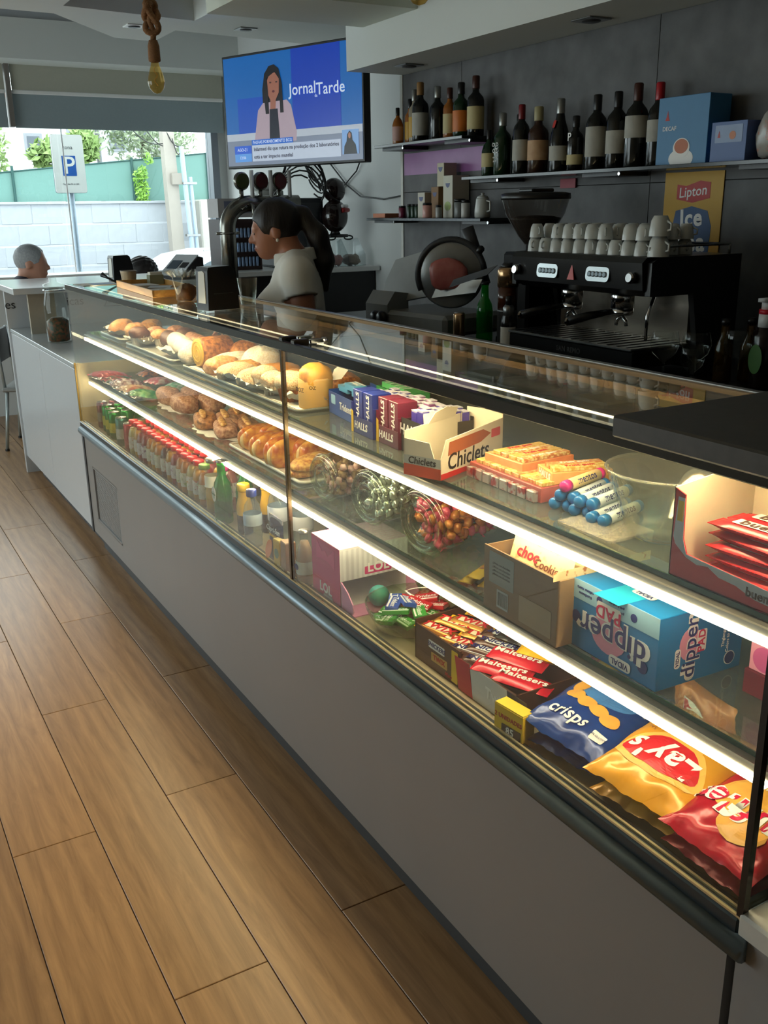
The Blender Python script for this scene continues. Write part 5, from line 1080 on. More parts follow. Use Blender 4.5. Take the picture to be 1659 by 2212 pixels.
G().prism([(0, 0), (.1, 0), (.105, .02), (.06, .028), (.02, .022)], 0, .0015, frame((CDp*.35, CW-.001, .088), (1, 0, 0), (0, -.2, 1))).prism([(0, 0), (.1, .0), (.09, .022), (.01, .02)], 0, .0015, frame((.07, CW+.0, .088), (1, 0, 0), (0, .5, 1))).o('lid_flap', CHM, ch)
# low gum cartons with yellow tops
for i, (x, y, z, w, d, h, a, c, lab) in enumerate(((1.062, 1.285, 0, .23, .17, .028, -.02, (150, 60, 50), 'low red brown gum carton behind the white carton'), (1.085, 1.37, .029, .115, .13, .022, .03, (226, 130, 70), 'upper orange gum carton with yellow sleeves'), (1.09, 1.29, .029, .07, .12, .022, -.3, (206, 150, 80), 'small tan gum carton lying askew'))):
    q = thing('gum_carton', lab, 'gum box', (x, y, Z2+z), a, 'low gum cartons'); G().box(0, d, 0, w, 0, h, .001).o('carton', mat('lowgum_%d' % i, c, .4, c2=tuple(min(255, v+40) for v in c), scale=60), q)
    for k_ in range(int(w/.024)): G().box(.006, d-.006, .004+.024*k_, .025+.024*k_, h, h+.008, .001).o('gum_sleeve', mat('sleeve_y%d_%d' % (i, k_ % 2), [(206, 168, 70), (196, 120, 60)][(k_+i) % 2], .35, c2=[(236, 220, 150), (226, 190, 120)][k_ % 2], scale=130, contrast=(.45, .6)), q)
    for k_ in range(int(w/.024)): letter(q, 'Fruit gum', .014, [PR, PW][(k_+i) % 2], (d/2, .0145+.024*k_, h+.0084), (1, 0, 0), (0, 1, 0), .02)
    if i == 2: letter(q, 'HALLS', .018, PW, (-.0004, w/2, h*.5), NX, UPZ, .03, .1)
    if i == 0:
        for k_ in range(8): G().box(-.012, 0, .006+.028*k_, .03+.028*k_, 0, .022, .002).o('foil_pack', mat('silver_red_foil', (200, 190, 184), .25, .6, c2=(170, 60, 60), scale=50, contrast=(.5, .6)), q)
# mint rolls
def roll(lab, c, cend, loc, rot, grp, word):
    t = thing('mint_roll', lab, 'mint roll', loc, rot=rot, group=grp); R = .0105; L = .118
    G().lathe([(R*.9, 0), (R, .001), (R, L-.001), (R*.9, L)], 18, frame((-L/2, 0, R), (0, 1, 0), UPZ)).o('wrapper', mat('roll_%d%d%d' % c, c, .3, var=.05), t, True)
    for s in (-1, 1): G().lathe([(R*1.03, 0), (R*1.03, .012), (R*.7, .016)], 14, frame((s*(L/2-.012), 0, R), (0, s, 0), UPZ)).o('end_cap', mat('rollend_%d%d%d' % cend, cend, .3), t, True)
    me = textmesh(word, .019, .015, 0, 0)
    for v in me.vertices: a = (v.co.y-.0)/R+.6; v.co = (v.co.x, -R*1.03*math.cos(a), R+R*1.03*math.sin(a))
    obj('lettering', me, PN, t); return t
mp_ = None; pts_ = [(1.115, 1.265, 0), (1.125, 1.240, 0), (1.12, 1.215, 0), (1.13, 1.190, 0), (1.115, 1.165, 0), (1.12, 1.140, 0), (1.118, 1.253, .018), (1.125, 1.228, .018), (1.12, 1.203, .018), (1.128, 1.178, .018), (1.12, 1.24, .036)]
for i, (x, y, z) in enumerate(pts_):
    R_ = (0, 0, .32+rr.uniform(-.06, .06))
    if i < 10:
        if mp_ is None: mp_ = roll('white and blue mint roll in the pyramid on the upper shelf', (206, 220, 232), (30, 110, 180), (x, y, Z2+z), R_, 'blue capped mint rolls', 'mentos')
        else: dup(mp_, (x, y, Z2+z), rot=R_)
    else: roll('fruit coloured roll with magenta ends on top of the pyramid', (240, 214, 150), (206, 40, 130), (x, y, Z2+z), R_, None, 'mentos')
# plastic bowl
pb = thing('clear_bowl', 'large empty clear plastic bowl beside the red and white box', 'bowl', (1.125, 1.045, Z2))
G().lathe([(.0, .003), (.05, .003), (.06, .012), (.094, .105), (.099, .112), (.1015, .112), (.098, .105), (.063, .008), (.055, 0), (0, 0)], 40, cap0=False, cap1=False).o('bowl_wall', glass('bowl_plastic', (244, 246, 240), 1.5, .02, .04), pb, True)
G().tube([(.1003*math.cos(a), .1003*math.sin(a), .112) for a in [2*PI*i/40 for i in range(40)]], .0022, 6, closed=True).o('rim', glass('bowl_plastic', (244, 246, 240), 1.5), pb, True)
tag(G().prism(rrect(.1, .13, .006), 0, .004).o('plastic_sleeve', glass('clear_sleeve', (240, 240, 236), 1.5, .05, .3, (220, 214, 200))), 'flat clear plastic sleeve on the shelf in front of the bowl', 'sleeve').location = (1.065, 1.12, Z2)
# red and white chocolate carton
kn = thing('chocolate_carton', 'red and white open chocolate carton at the near end of the upper shelf', 'box', (1.0, .705, Z2), 0); KW, KD, KH = .21, .17, .132
RED = mat('red_card', (190, 26, 36), .4); KC = mat('inner_card', (226, 212, 186), .6)
G().prism([(0, 0), (KW, 0), (KW, .03), (.03, .04), (.022, .06), (.02, .125), (0, .132)], 0, .002, frame((.002, KW, 0), (0, -1, 0), UPZ)).o('front_panel', RED, kn)
decal(kn, [(.004, .06), (.008, .05), (.03, .035), (.05, .03), (.07, .033), (.09, .024), (.12, .022), (.15, .013), (.21, .01), (.21, .03), (.03, .0395), (.022, .06), (.02, .12), (.008, .12)], flat((206, 206, 210)), (-.0002, KW, 0), NX, UPZ, .0004, 'milk_splash')
letter(kn, 'bueno', .018, flat((60, 40, 40)), (-.001, .05, .02), NX, UPZ, .02)
G().prism([(0, 0), (KD, 0), (KD, .15), (0, .132)], 0, .002, frame((0, KW, 0), (1, 0, 0), UPZ)).o('far_side', KC, kn); G().box(KD-.002, KD, 0, KW, 0, .15).o('back_card', KC, kn); G().box(0, KD, 0, .002, 0, .06).box(0, KD, 0, KW, 0, .002).o('near_side', RED, kn)
decal(kn, [(-.003, 0), (.007, 0), (.007, .03), (-.003, .03)], flat((226, 190, 60)), (-.0008, KW-.012, .085), NX, UPZ, .0004)
bu = None
lay = [(.06, .10, .004+.017*k, rr.uniform(-.1, .1)) for k in range(5)]+[(.10, .10, .004+.017*k, rr.uniform(-.1, .1)) for k in range(5)]+[(.14, .1, .004+.017*k, 0) for k in range(4)]
for (x, y, z, a) in lay:
    L_ = WM[kn] @ Vector((x, y, z))
    if bu is None: bu = wrapper('chocolate_bar', 'red and white milk chocolate bar stacked in its carton', 'chocolate', .155, .036, .017, mat('bar_film_red', (196, 30, 40), .25, .05), L_, (0, 0, -PI/2+a), 'red and white bars', 'bueno', flat((70, 40, 34)), .028, flat((236, 226, 206)))
    else: dup(bu, L_, rot=(0, 0, -PI/2+a))
# ------------------------------------------------------------------ on top of the glass case
ZT = 1.2468
def dispenser(lab, loc, rz, s=1.0):
    t = thing('napkin_dispenser', lab, 'napkin dispenser', loc, rz, 'black napkin dispensers')
    M_ = Matrix.Diagonal((s, s, s, 1)); g = G(); w, d, h = .035, .058, .135
    pts = [(-d, 0), (d, 0), (d*.95, h*.55), (d*.72, h*.93), (d*.5, h), (-d*.86, h*.985), (-d*.93, h*.9)]
    g.prism(pts, -w, w, frame((0, 0, 0), (1, 0, 0), UPZ))
    for v in g.b.verts: v.co = M_ @ v.co
    g.o('housing', BLACK, t)
    g = G().prism([(-w*.62, .022), (w*.62, .022), (w*.5, h*.86), (w*.2, h*.9), (-w*.5, h*.88)], -.003, .0015, frame((-d*1.0-.0005, 0, 0), (0, -1, .0), (.0334, 0, 1)))
    for v in g.b.verts: v.co = M_ @ v.co
    g.o('napkin', PAPER, t)
    G().box(-d*s*.6, d*s*.6, -w*s-.001, -w*s, .05*s, .052*s).o('housing_seam', DARKG, t)
    return t
dispenser('large black napkin dispenser on the glass top in front of the woman', (1.092, 2.965, ZT), .2)
dispenser('smaller black napkin dispenser on the white bar by the window', (1.56, 5.86, 1.1525), .15, 1.12)
WD = wood('wood_tray', (186, 132, 66), (222, 176, 104), .45)
tw_ = thing('wooden_tray', 'shallow light wooden tray of papers on the glass top', 'tray', (1.16, 3.82, ZT), -.06)
G().box(-.1, .1, -.32, .32, 0, .006).o('tray_floor', WD, tw_)
for a in ((-.1, -.092, -.32, .32), (.092, .1, -.32, .32), (-.1, .1, -.32, -.312), (-.1, .1, .312, .32)): G().box(a[0], a[1], a[2], a[3], .006, .026).o('tray_side', WD, tw_)
for i, (x, y, a, c) in enumerate(((1.13, 3.72, .3, (206, 206, 204)), (1.18, 3.86, -.4, (190, 196, 200)), (1.15, 3.99, .1, (220, 220, 216)), (1.19, 3.66, .9, (196, 200, 190)))):
    tag(G().box(-.045, .045, -.06, .06, 0, .004+.002*i).o('paper_slip', mat('slip_%d' % i, c, .7, bump=.3), None), ['crumpled grey receipt at the near end of the wooden tray', 'receipt slips in the middle of the wooden tray', 'white paper pad at the far end of the wooden tray', 'green grey slip at the rear of the wooden tray'][i], 'paper').location = (x, y, ZT+.0065)
    bpy.data.objects[['paper_slip', 'paper_slip.001', 'paper_slip.002', 'paper_slip.003'][i]].rotation_euler = (.0, .0, a)
jb = thing('biscuit_jar', 'clear biscuit jar with a crinkled cellophane collar on the glass top', 'jar', (1.10, 3.30, ZT))
G().lathe([(.03, 0), (.034, .003), (.046, .085), (.05, .09)], 24, cap1=False).o('jar_wall', CLEAR, jb, True)
G().blob(.035, .035, .03, Matrix.Translation((0, 0, .03)), 2.2, .1, .12, 4, 18, 10).o('biscuits', mat('dark_biscuits', (120, 72, 36), .6, c2=(60, 36, 22), scale=60, bump=.4), jb, True)
n_ = 40; g = G(); a_ = [g.b.verts.new((.05*math.cos(2*PI*i/n_), .05*math.sin(2*PI*i/n_), .085)) for i in range(n_)]; b_ = [g.b.verts.new(((.062+.012*(-1)**i)*math.cos(2*PI*i/n_), (.062+.012*(-1)**i)*math.sin(2*PI*i/n_), .105+.006*math.sin(3*i))) for i in range(n_)]
for i in range(n_): g.b.faces.new((a_[i], a_[(i+1) % n_], b_[(i+1) % n_], b_[i]))
g.o('cellophane', glass('cellophane', (244, 246, 244), 1.6, .05, .12, (240, 240, 240)), jb)
gt = thing('drinking_glass', 'plain glass tumbler just behind the napkin dispenser', 'glass', (1.21, 3.0, ZT)); G().lathe([(.022, 0), (.024, .003), (.033, .09), (.0315, .09), (.022, .006)], 22, cap1=False).o('tumbler', CLEAR, gt, True)
sp_ = thing('sugar_pot', 'beige ceramic pot with a black spoon on the glass top', 'pot', (1.155, 4.22, ZT)); G().lathe([(.026, 0), (.029, .003), (.034, .055), (.036, .06), (.033, .06), (.028, .006)], 22, cap1=False).o('pot', mat('stone_ceramic', (140, 134, 124), .5), sp_, True)
tag(G().tube([(0, 0, .0), (-.03, .03, .02), (-.05, .05, .035)], .006, 8, radii=[.004, .005, .012]).o('black_spoon', BLACK, None, True), 'black spoon lying beside the beige pot', 'spoon').location = (1.12, 4.29, ZT+.006)
gc = thing('sachet_holder', 'pale green tapered sachet holder beside the beige pot', 'holder', (1.235, 4.10, ZT)); G().prism([(-.03, -.022), (.03, -.022), (.03, .022), (-.03, .022)], 0, .045).o('holder', mat('pale_green_plastic', (150, 156, 130), .4), gc); G().box(-.026, .026, -.018, .018, .045, .056).o('sachets', PAPER, gc)
mc = thing('menu_card', 'glossy menu leaflet with blue picture at the far end of the glass top', 'leaflet', (1.05, 4.34, ZT), .1); G().box(-.09, .09, -.07, .07, 0, .002).o('leaflet', PAPER, mc); decal(mc, rrect(.1, .1, .01), flat((90, 140, 200)), (.02, 0, .002), (1, 0, 0), (0, 1, 0), .0004)
rg = thing('card_terminal', 'grey cash terminal with slanted screen on the white bar', 'terminal', (1.93, 5.84, 1.1525), .5)
G().prism([(-.1, 0), (.1, 0), (.1, .12), (.06, .13), (-.1, .02)], -.09, .09, frame((0, 0, 0), (1, 0, 0), UPZ)).o('housing', DARKG, rg)
G().prism([(-.09, -.1), (.09, -.1), (.09, .1), (-.09, .1)], 0, .006, frame((-.022, 0, .078), (0, -1, 0), (.82, 0, .56))).o('face_plate', mat('pale_terminal', (206, 210, 212), .4), rg)
decal(rg, rrect(.08, .08, .003), flat((70, 84, 96)), (-.028, .03, .083), (0, -1, 0), (.82, 0, .56), .002, 'screen'); decal(rg, rrect(.05, .05, .003), PK, (-.03, -.05, .081), (0, -1, 0), (.82, 0, .56), .002, 'card_slot')
# big jar of sweets on the white cabinet
bj = thing('storage_jar', 'tall glass jar with sweets and a clip lid on the white cabinet', 'jar', (1.045, 5.28, .8935))
G().lathe([(.05, 0), (.06, .006), (.062, .2), (.05, .25), (.046, .27)], 28, cap1=False).o('jar_wall', CLEAR, bj, True); G().lathe([(.05, .27), (.054, .275), (.054, .3), (.02, .31), (.018, .335), (.0, .34)], 24, cap1=False).o('lid', CLEAR, bj, True)
G().tube([(.055*math.cos(a), .055*math.sin(a), .27) for a in [2*PI*i/24 for i in range(24)]], .004, 6, closed=True).o('clip_ring', CHROME, bj, True)
G().lathe([(.045, .006), (.055, .012), (.056, .11), (.03, .13)], 20).o('sweets', mat('mixed_sweets', (120, 70, 40), .4, c2=(40, 60, 40), scale=70, contrast=(.4, .6), bump=.5), bj, True)
# ------------------------------------------------------------------ back bar machines
em = thing('espresso_machine', 'black two group espresso machine with white cups on top', 'coffee machine', (2.0, 1.98, 1.062))
MB = mat('black_machine', (14, 13, 14), .28, var=.1); MW, MD = .63, .36
G().prism([(0, .24), (.0, .33), (.03, .345), (MD, .345), (MD, 0.0), (.2, 0.0), (.2, .1), (.17, .24)], 0, .02, frame((0, .02, 0), (1, 0, 0), UPZ)).o('side_panel', MB, em)
G().prism([(0, .24), (.0, .33), (.03, .345), (MD, .345), (MD, 0.0), (.2, 0.0), (.2, .1), (.17, .24)], 0, .02, frame((0, MW, 0), (1, 0, 0), UPZ)).o('side_panel', MB, em)
G().prism([(-.01, .255), (-.018, .33), (.0, .345), (MD-.01, .345), (MD-.01, .235), (.03, .235)], .0, MW-.04, frame((0, MW-.02, 0), (1, 0, 0), UPZ)).o('upper_body', MB, em)
G().box(.2, MD-.01, .02, MW-.02, .02, .24).o('rear_body', MB, em)
G().box(.19, .2, .03, MW-.03, .09, .235).o('splash_plate', mat('polished_steel', (176, 166, 152), .2, .75, var=.05), em)
G().box(-.03, .2, .02, MW-.02, .035, .085, .004).o('drip_body', MB, em)
G().box(-.035, .195, .025, MW-.025, .085, .093, .002).o('drip_tray', STEEL, em)
for k_ in range(14): G().box(-.025, .185, .05+.04*k_, .056+.04*k_, .093, .0945).o('drip_slot', DARKG, em)
G().box(-.002, .1, .1, .4, .0, .03).o('knock_drawer', mat('pale_drawer', (120, 122, 122), .3, .6), em)
for (x, y) in ((.02, .06), (.02, MW-.06), (.3, .06), (.3, MW-.06)): G().lathe([(.022, -.0), (.02, .035)], 12, Matrix.Translation((x, y, 0))).o('foot', BLACK, em)
FX = (-1, 0, .1)
for y in (.2, .43):
    p = decal(em, rrect(.10, .042, .014), mat('panel_silver', (196, 204, 206), .25, .5), (-.0155, y, .292), NX, (.11, 0, 1), .003, 'button_panel')
    for k_ in range(5): obj('button', G().lathe([(.008, .003), (.0085, .005), (.006, .006)], 12).mesh('button'), mat('button_grey', (110, 122, 128), .3, .4), em, M=frame((-.0160, y+.032-.016*k_, .292), NX, (.11, 0, 1)))
decal(em, [(-.016, -.022), (.016, -.022), (0, .026)], mat('red_mark', (206, 50, 36), .35), (-.0155, .315, .292), NX, (.11, 0, 1), .003, 'red_triangle')
for y in (.055, MW-.05): obj('steam_knob', G().lathe([(.014, 0), (.016, .004), (.016, .014), (.012, .018)], 16).mesh('steam_knob'), CHROME, em, M=frame((-.0155, y, .288), NX, (.11, 0, 1)))
letter(em, 'SAN REMO', .022, flat((70, 70, 70)), (-.0305, .3, .06), NX, UPZ, .02)
for y in (.2, .43):
    G().lathe([(.036, 0), (.036, .04), (.03, .05)], 20, Matrix.Translation((.09, y, .19))).o('group_head', CHROME, em, True)
    h_ = G().lathe([(.033, 0), (.034, .005), (.034, .022)], 20, Matrix.Translation((.09, y, .168))).o('portafilter', CHROME, em, True)
    G().tube([(.06, y+.01, .178), (.0, y+.04, .168), (-.06, y+.07, .152)], .014, 10, radii=[.008, .012, .014]).o('handle', BLACK, h_, True); G().lathe([(.014, 0), (.01, .004)], 12, frame((-.06, y+.07, .152), (.4, .9, 0), UPZ) @ Matrix.Rotation(-1.2, 4, 'Y')).o('handle_tip', CHROME, h_)
    G().tube([(.09, y, .168), (.09, y-.018, .15), (.09, y-.022, .135)], .006, 8).tube([(.09, y, .168), (.09, y+.018, .15), (.09, y+.022, .135)], .006, 8).o('spout', CHROME, h_, True)
G().tube([(.06, .04, .24), (.03, .035, .18), (.035, .04, .11)], .005, 8).o('steam_wand', CHROME, em, True)
G().tube([(.02, .03, .372), (MD-.02, .03, .372), (MD-.02, MW-.03, .372)], .004, 6).tube([(.02, .03, .345), (.02, .03, .372)], .004, 6).tube([(MD-.02, .03, .345), (MD-.02, .03, .372)], .004, 6).o('cup_rail', STEEL, em, True)
CER = mat('white_ceramic', (206, 208, 204), .25, var=.03)
def cup(lab, loc, s, grp):
    t = thing('coffee_cup', lab, 'cup', loc, rr.uniform(3.6, 5.6), grp)
    G().lathe([(.031*s, 0), (.030*s, .012*s), (.026*s, .042*s), (.019*s, .056*s), (.015*s, .056*s), (.0, .054*s)], 20, cap0=False, cap1=False).o('cup_wall', CER, t, True)
    G().tube([(.027*s, 0, .015*s), (.041*s, 0, .018*s), (.042*s, 0, .034*s), (.024*s, 0, .042*s)], .0035*s, 6).o('handle', CER, t, True)
    return t
cp0 = None; ZM = 1.062+.3455
for layer in (0, 1):
    for i in range(4):
        for j in range(10):
            x = 2.04+.056*i; y = 2.06+.0535*j
            if layer and (i == 0 and j in (2, 8)): continue
            L_ = (x+rr.uniform(-.003, .003), y+rr.uniform(-.003, .003), ZM+.0005+.043*layer)
            if cp0 is None: cp0 = cup('small white espresso cup upside down in the two tier stack', L_, .76, 'white espresso cups on the machine')
            else: dup(cp0, L_, rr.uniform(3.6, 5.6))
cup('large white cup upside down at the near end of the cup stack', (2.045, 2.004, ZM+.0005), .98, None)
cup('second large white cup stacked at the near end', (2.045, 2.004, ZM+.0005+.0555), .98, None)
# coffee grinder
cg = thing('coffee_grinder', 'coffee grinder with a big clear hopper of dark beans', 'grinder', (2.24, 2.80, 1.062))
G().box(-.1, .1, -.09, .09, 0, .03, .006).box(-.085, .085, -.075, .075, .03, .33, .01).o('housing', MB, cg)
G().lathe([(.03, .33), (.03, .355), (.035, .36)], 24).o('hopper_neck', DARKG, cg, True)
G().lathe([(.035, .355), (.06, .385), (.105, .46), (.118, .505), (.12, .515)], 32, cap0=False, cap1=False).o('hopper', glass('smoky_hopper', (206, 204, 200), 1.5, dens=.12, body=(120, 110, 100)), cg, True)
G().lathe([(.033, .357), (.058, .387), (.09, .44), (.092, .445), (.06, .452), (.0, .455)], 28, cap1=False).o('beans', mat('coffee_beans', (26, 16, 12), .45, c2=(52, 32, 22), scale=90, bump=.8), cg, True)
G().lathe([(.122, .508), (.124, .514), (.122, .528), (.1, .532)], 32).o('hopper_lid', BLACK, cg, True)
G().box(-.04, .06, -.03, .05, .532, .545, .004).o('lid_catch', BLACK, cg)
tag(G().prism(rrect(.09, .035, .003), 0, .006, frame((0, 0, 0), NX, UPZ)).o('price_tag', mat('red_tag', (150, 40, 56), .5), None), 'small dark red card above the grinder hopper', 'card').location = (2.585, 3.03, 1.63)
for (x, y, z, r, h, m_, lab, nm, cat) in ((2.02, 2.66, 1.062, .034, .29, 'brushed', 'tall steel and brown bean grinder left of the espresso machine', 'bean_canister', 'grinder'), (1.98, 2.60, 1.062, .025, .2, 'label', 'steel capped bottle with white label in front of the machine', 'labelled_bottle', 'bottle'), (1.985, 2.90, 1.062, .022, .12, 'shaker', 'small steel shaker near the slicer', 'steel_shaker', 'shaker')):
    t = thing(nm, lab, cat, (x, y, z))
    if m_ == 'brushed':
        G().lathe([(r, 0), (r, h*.5), (r*1.05, h*.51)], 24).o('base', STEEL, t, True); G().lathe([(r*.98, h*.51), (r*.98, h*.78)], 24).o('bean_window', mat('amber_brown', (74, 38, 22), .15), t, True); G().lathe([(r*1.06, h*.78), (r*1.06, h*.97), (r*.9, h)], 24).o('collar', mat('warm_steel', (196, 160, 120), .2, .9), t, True); G().lathe([(r*.9, h), (r*.5, h*1.05)], 20).o('lid', BLACK, t, True)
    elif m_ == 'label':
        G().lathe([(r, 0), (r, h*.6), (r*.55, h*.75), (r*.5, h*.8)], 20).o('bottle_wall', mat('dark_bottle', (20, 18, 18), .15), t, True); G().lathe([(r*.75, h*.62), (r*.75, h*.82), (r*.5, h*.86)], 20).o('steel_collar', STEEL, t, True); G().lathe([(r*.45, h*.86), (r*.42, h)], 16).o('cap', BLACK, t, True); G().lathe([(r*1.02, h*.12), (r*1.02, h*.5)], 20, cap0=False, cap1=False).o('label', PAPER, t, True)
    else: G().lathe([(r*.9, 0), (r, .004), (r, h*.94), (r*.9, h)], 20).o('body', mat('warm_steel', (196, 160, 120), .2, .9), t, True); G().lathe([(r*.9, h), (r*.7, h*1.03)], 20).o('lid', STEEL, t, True)
gbk = bottle('green_bottle', 'dark green bottle behind the steel shaker', (2.12, 2.93, 1.062), [(r*1.1, z*1.1) for r, z in gprof], GG, [(.016, .212), (.016, .222)], BLACK)
# meat slicer
ms = thing('meat_slicer', 'grey metal meat slicer on the back counter', 'slicer', (2.1, 3.22, 1.062), .15)
SG = mat('slicer_grey', (150, 152, 150), .35, .4)
G().box(-.16, .14, -.22, .22, .02, .1, .015).o('base', SG, ms)
G().prism([(-.16, .02), (-.05, .02), (-.05, .16), (-.12, .17), (-.16, .12)], 0, .14, frame((0, .26, 0), (1, 0, 0), UPZ)).o('motor_box', SG, ms)
for (y, m_) in ((.2, BLACK), (.24, BLACK)): G().lathe([(.026, 0), (.027, .012), (.022, .02)], 18, frame((-.165, y-.06, .07), NX, UPZ)).o('knob', m_, ms, True)
G().prism([(-.15, .0), (.15, .06), (.15, .26), (-.13, .19), (-.16, .1)], 0, .012, frame((-.06, .12, .10), (0, -1, 0), (.35, 0, 1))).o('carriage_plate', mat('slicer_plate', (160, 162, 160), .4, .35), ms)
obj('blade', G().lathe([(.0, 0), (.125, 0), (.128, .004), (.12, .01), (.05, .014)], 36, cap0=False).mesh('blade', True), mat('blade_steel', (140, 142, 142), .3, .6), ms, M=frame((-.02, -.10, .24), (.6, -.8, 0), UPZ))
obj('blade_guard', G().tube([(.13*math.cos(a), .13*math.sin(a), .006) for a in [PI*.05+PI*1.1*i/20 for i in range(21)]], .012, 8).mesh('blade_guard', True), DARKG, ms, M=frame((-.02, -.10, .24), (.6, -.8, 0), UPZ))
obj('ham', G().blob(.075, .06, .012, None, 2.2, 0, .05, 3, 20, 8).mesh('ham', True), mat('ham_red', (150, 56, 50), .35, c2=(190, 120, 110), scale=30), ms, M=frame((-.045, -.115, .245), (.6, -.8, 0), UPZ) @ Matrix.Translation((0, 0, .022)))
G().prism([(-.1, 0), (.1, .03), (.12, .08), (-.08, .06)], 0, .01, frame((-.05, -.15, .15), (.2, -1, 0), (.3, 0, 1))).o('meat_table', mat('pale_steel', (176, 178, 176), .3, .6), ms)
G().tube([(.10, -.17, .2), (.08, -.13, .32), (.06, -.10, .41)], .02, 8, radii=[.018, .022, .026]).o('push_arm', DARKG, ms, True); G().tube([(.07, -.14, .31), (.03, -.21, .335)], .014, 10).o('grip', BLACK, ms, True)
G().prism([(0, 0), (.16, .05), (.2, .085), (.02, .03)], 0, .006, frame((-.1, -.18, .2), (.3, -1, 0), UPZ)).o('arm_fork', BLACK, ms)
# wine glasses and condiments on the near end of the back counter
wg = None
for i, (x, y, s) in enumerate(((2.02, 1.93, 1.0), (2.08, 1.87, 1.0), (1.99, 1.80, .8), (2.16, 1.79, 1.05))):
    t = thing('wine_glass', ['round wine glass nearest the espresso machine', 'wine glass second from the espresso machine', 'small wine glass at the counter edge', 'tall wine glass furthest from the machine'][i], 'glass', (x, y, 1.062), group='wine glasses')
    G().lathe([(r*s, z*s) for r, z in ((.032, 0), (.03, .002), (.006, .006), (.0035, .012), (.0035, .06), (.012, .068), (.034, .088), (.041, .112), (.036, .14), (.033, .148))], 24, cap1=False).o('goblet', CLEAR, t, True)
for i, (x, y) in enumerate(((2.18, 1.86), (2.25, 1.83))):
    t = thing('dressing_bottle', ['amber bottle between the wine glasses and the sauce bottle', 'dark amber bottle beside the sauce bottle'][i], 'bottle', (x, y, 1.062)); G().lathe([(.024, 0), (.026, .004), (.024, .1), (.012, .13), (.011, .165)], 18).o('glass_body', glass('amber_glass', (200, 160, 70), 1.45, dens=.4, body=(90, 66, 24)), t, True); G().lathe([(.013, .16), (.013, .178)], 14).o('cap', BLACK, t, True)
sb_ = thing('sauce_bottle', 'dark sauce bottle with white and red pump cap', 'bottle', (2.2, 1.74, 1.062)); G().lathe([(.03, 0), (.033, .005), (.033, .14), (.022, .165)], 22).o('body', mat('dark_sauce', (30, 18, 16), .2), sb_, True); G().lathe([(.023, .165), (.023, .2)], 18).o('collar', PLASTW, sb_, True); G().lathe([(.0235, .2), (.0235, .212)], 18).o('band', mat('red_cap', (206, 40, 54), .35), sb_, True); G().lathe([(.018, .212), (.018, .232)], 16).box(-.03, .02, -.012, .012, .232, .242).o('pump', PLASTW, sb_, True)
decal(sb_, ell(.022, .04), flat((80, 130, 60)), (-.0335, .0, .08), NX, UPZ, .001)
# ------------------------------------------------------------------ bottles on the wall shelves
def vprof(h, r, style):
    if style == 'port': P = [(.94, 0), (1, .02), (1, .60), (.9, .66), (.42, .74), (.36, .80), (.40, .9), (.40, 1)]
    elif style == 'champ': P = [(.96, 0), (1, .02), (1, .42), (.85, .56), (.5, .72), (.36, .84), (.36, 1)]
    elif style == 'flask': P = [(.94, 0), (1, .03), (1, .55), (.75, .68), (.36, .76), (.34, .9), (.34, 1)]
    else: P = [(.95, 0), (1, .02), (1, .62), (.85, .7), (.4, .78), (.36, .82), (.36, 1)]
    return [(a*r, b*h) for a, b in P]
DK = mat('near_black_glass', (16, 18, 16), .12); GRB = mat('dark_green_glass', (16, 44, 22), .12); AMB = mat('amber_liquor', (150, 90, 36), .12); CLR = mat('pale_liquor', (150, 140, 120), .12, var=.1)
def liquor(x, y, z, h, r, style, gm, cap, lab, lc, lb_=(.12, .5), extra=None, name='wine_bottle', capf=.8):
    t = thing(name, lab, 'bottle', (x, y, z), 0, 'bottles on the wall shelves')
    P = vprof(h, r, style); G().lathe(P, 22).o('glass_body', gm, t, True)
    rn = P[-1][0]; G().lathe([(rn*1.08, h*capf), (rn*1.12, h*capf+.003), (rn*1.12, h*1.0), (rn*.9, h*1.015)], 16).o('capsule', cap, t, True)
    if lc: G().lathe([(r*1.012, h*lb_[0]), (r*1.02, h*lb_[0]+.001), (r*1.02, h*lb_[1]), (r*1.012, h*lb_[1]+.001)], 22, cap0=False, cap1=False).o('label', lc, t, True)
    if extra:
        for (s_, size, zz, col) in extra: letter(t, s_, size, col, (-r*1.03, 0, h*zz), NX, UPZ, .01)
    return t
WLB = mat('white_wine_label', (186, 182, 170), .6, c2=(160, 156, 146), scale=40); CRL = mat('cream_label', (196, 180, 130), .6); ORL = mat('orange_label', (206, 112, 36), .5); RDL = mat('red_label', (150, 40, 36), .5); YLL = mat('ochre_label', (196, 150, 40), .5); TNL = mat('tan_label', (170, 120, 76), .6, c2=(214, 180, 140), scale=30)
BK = BLACK; RC = mat('red_capsule', (120, 20, 26), .35); CK = mat('cork_cap', (150, 110, 60), .6); SVC = mat('silver_capsule', (150, 150, 146), .3, .7); BRC = mat('brown_capsule', (70, 34, 24), .4)
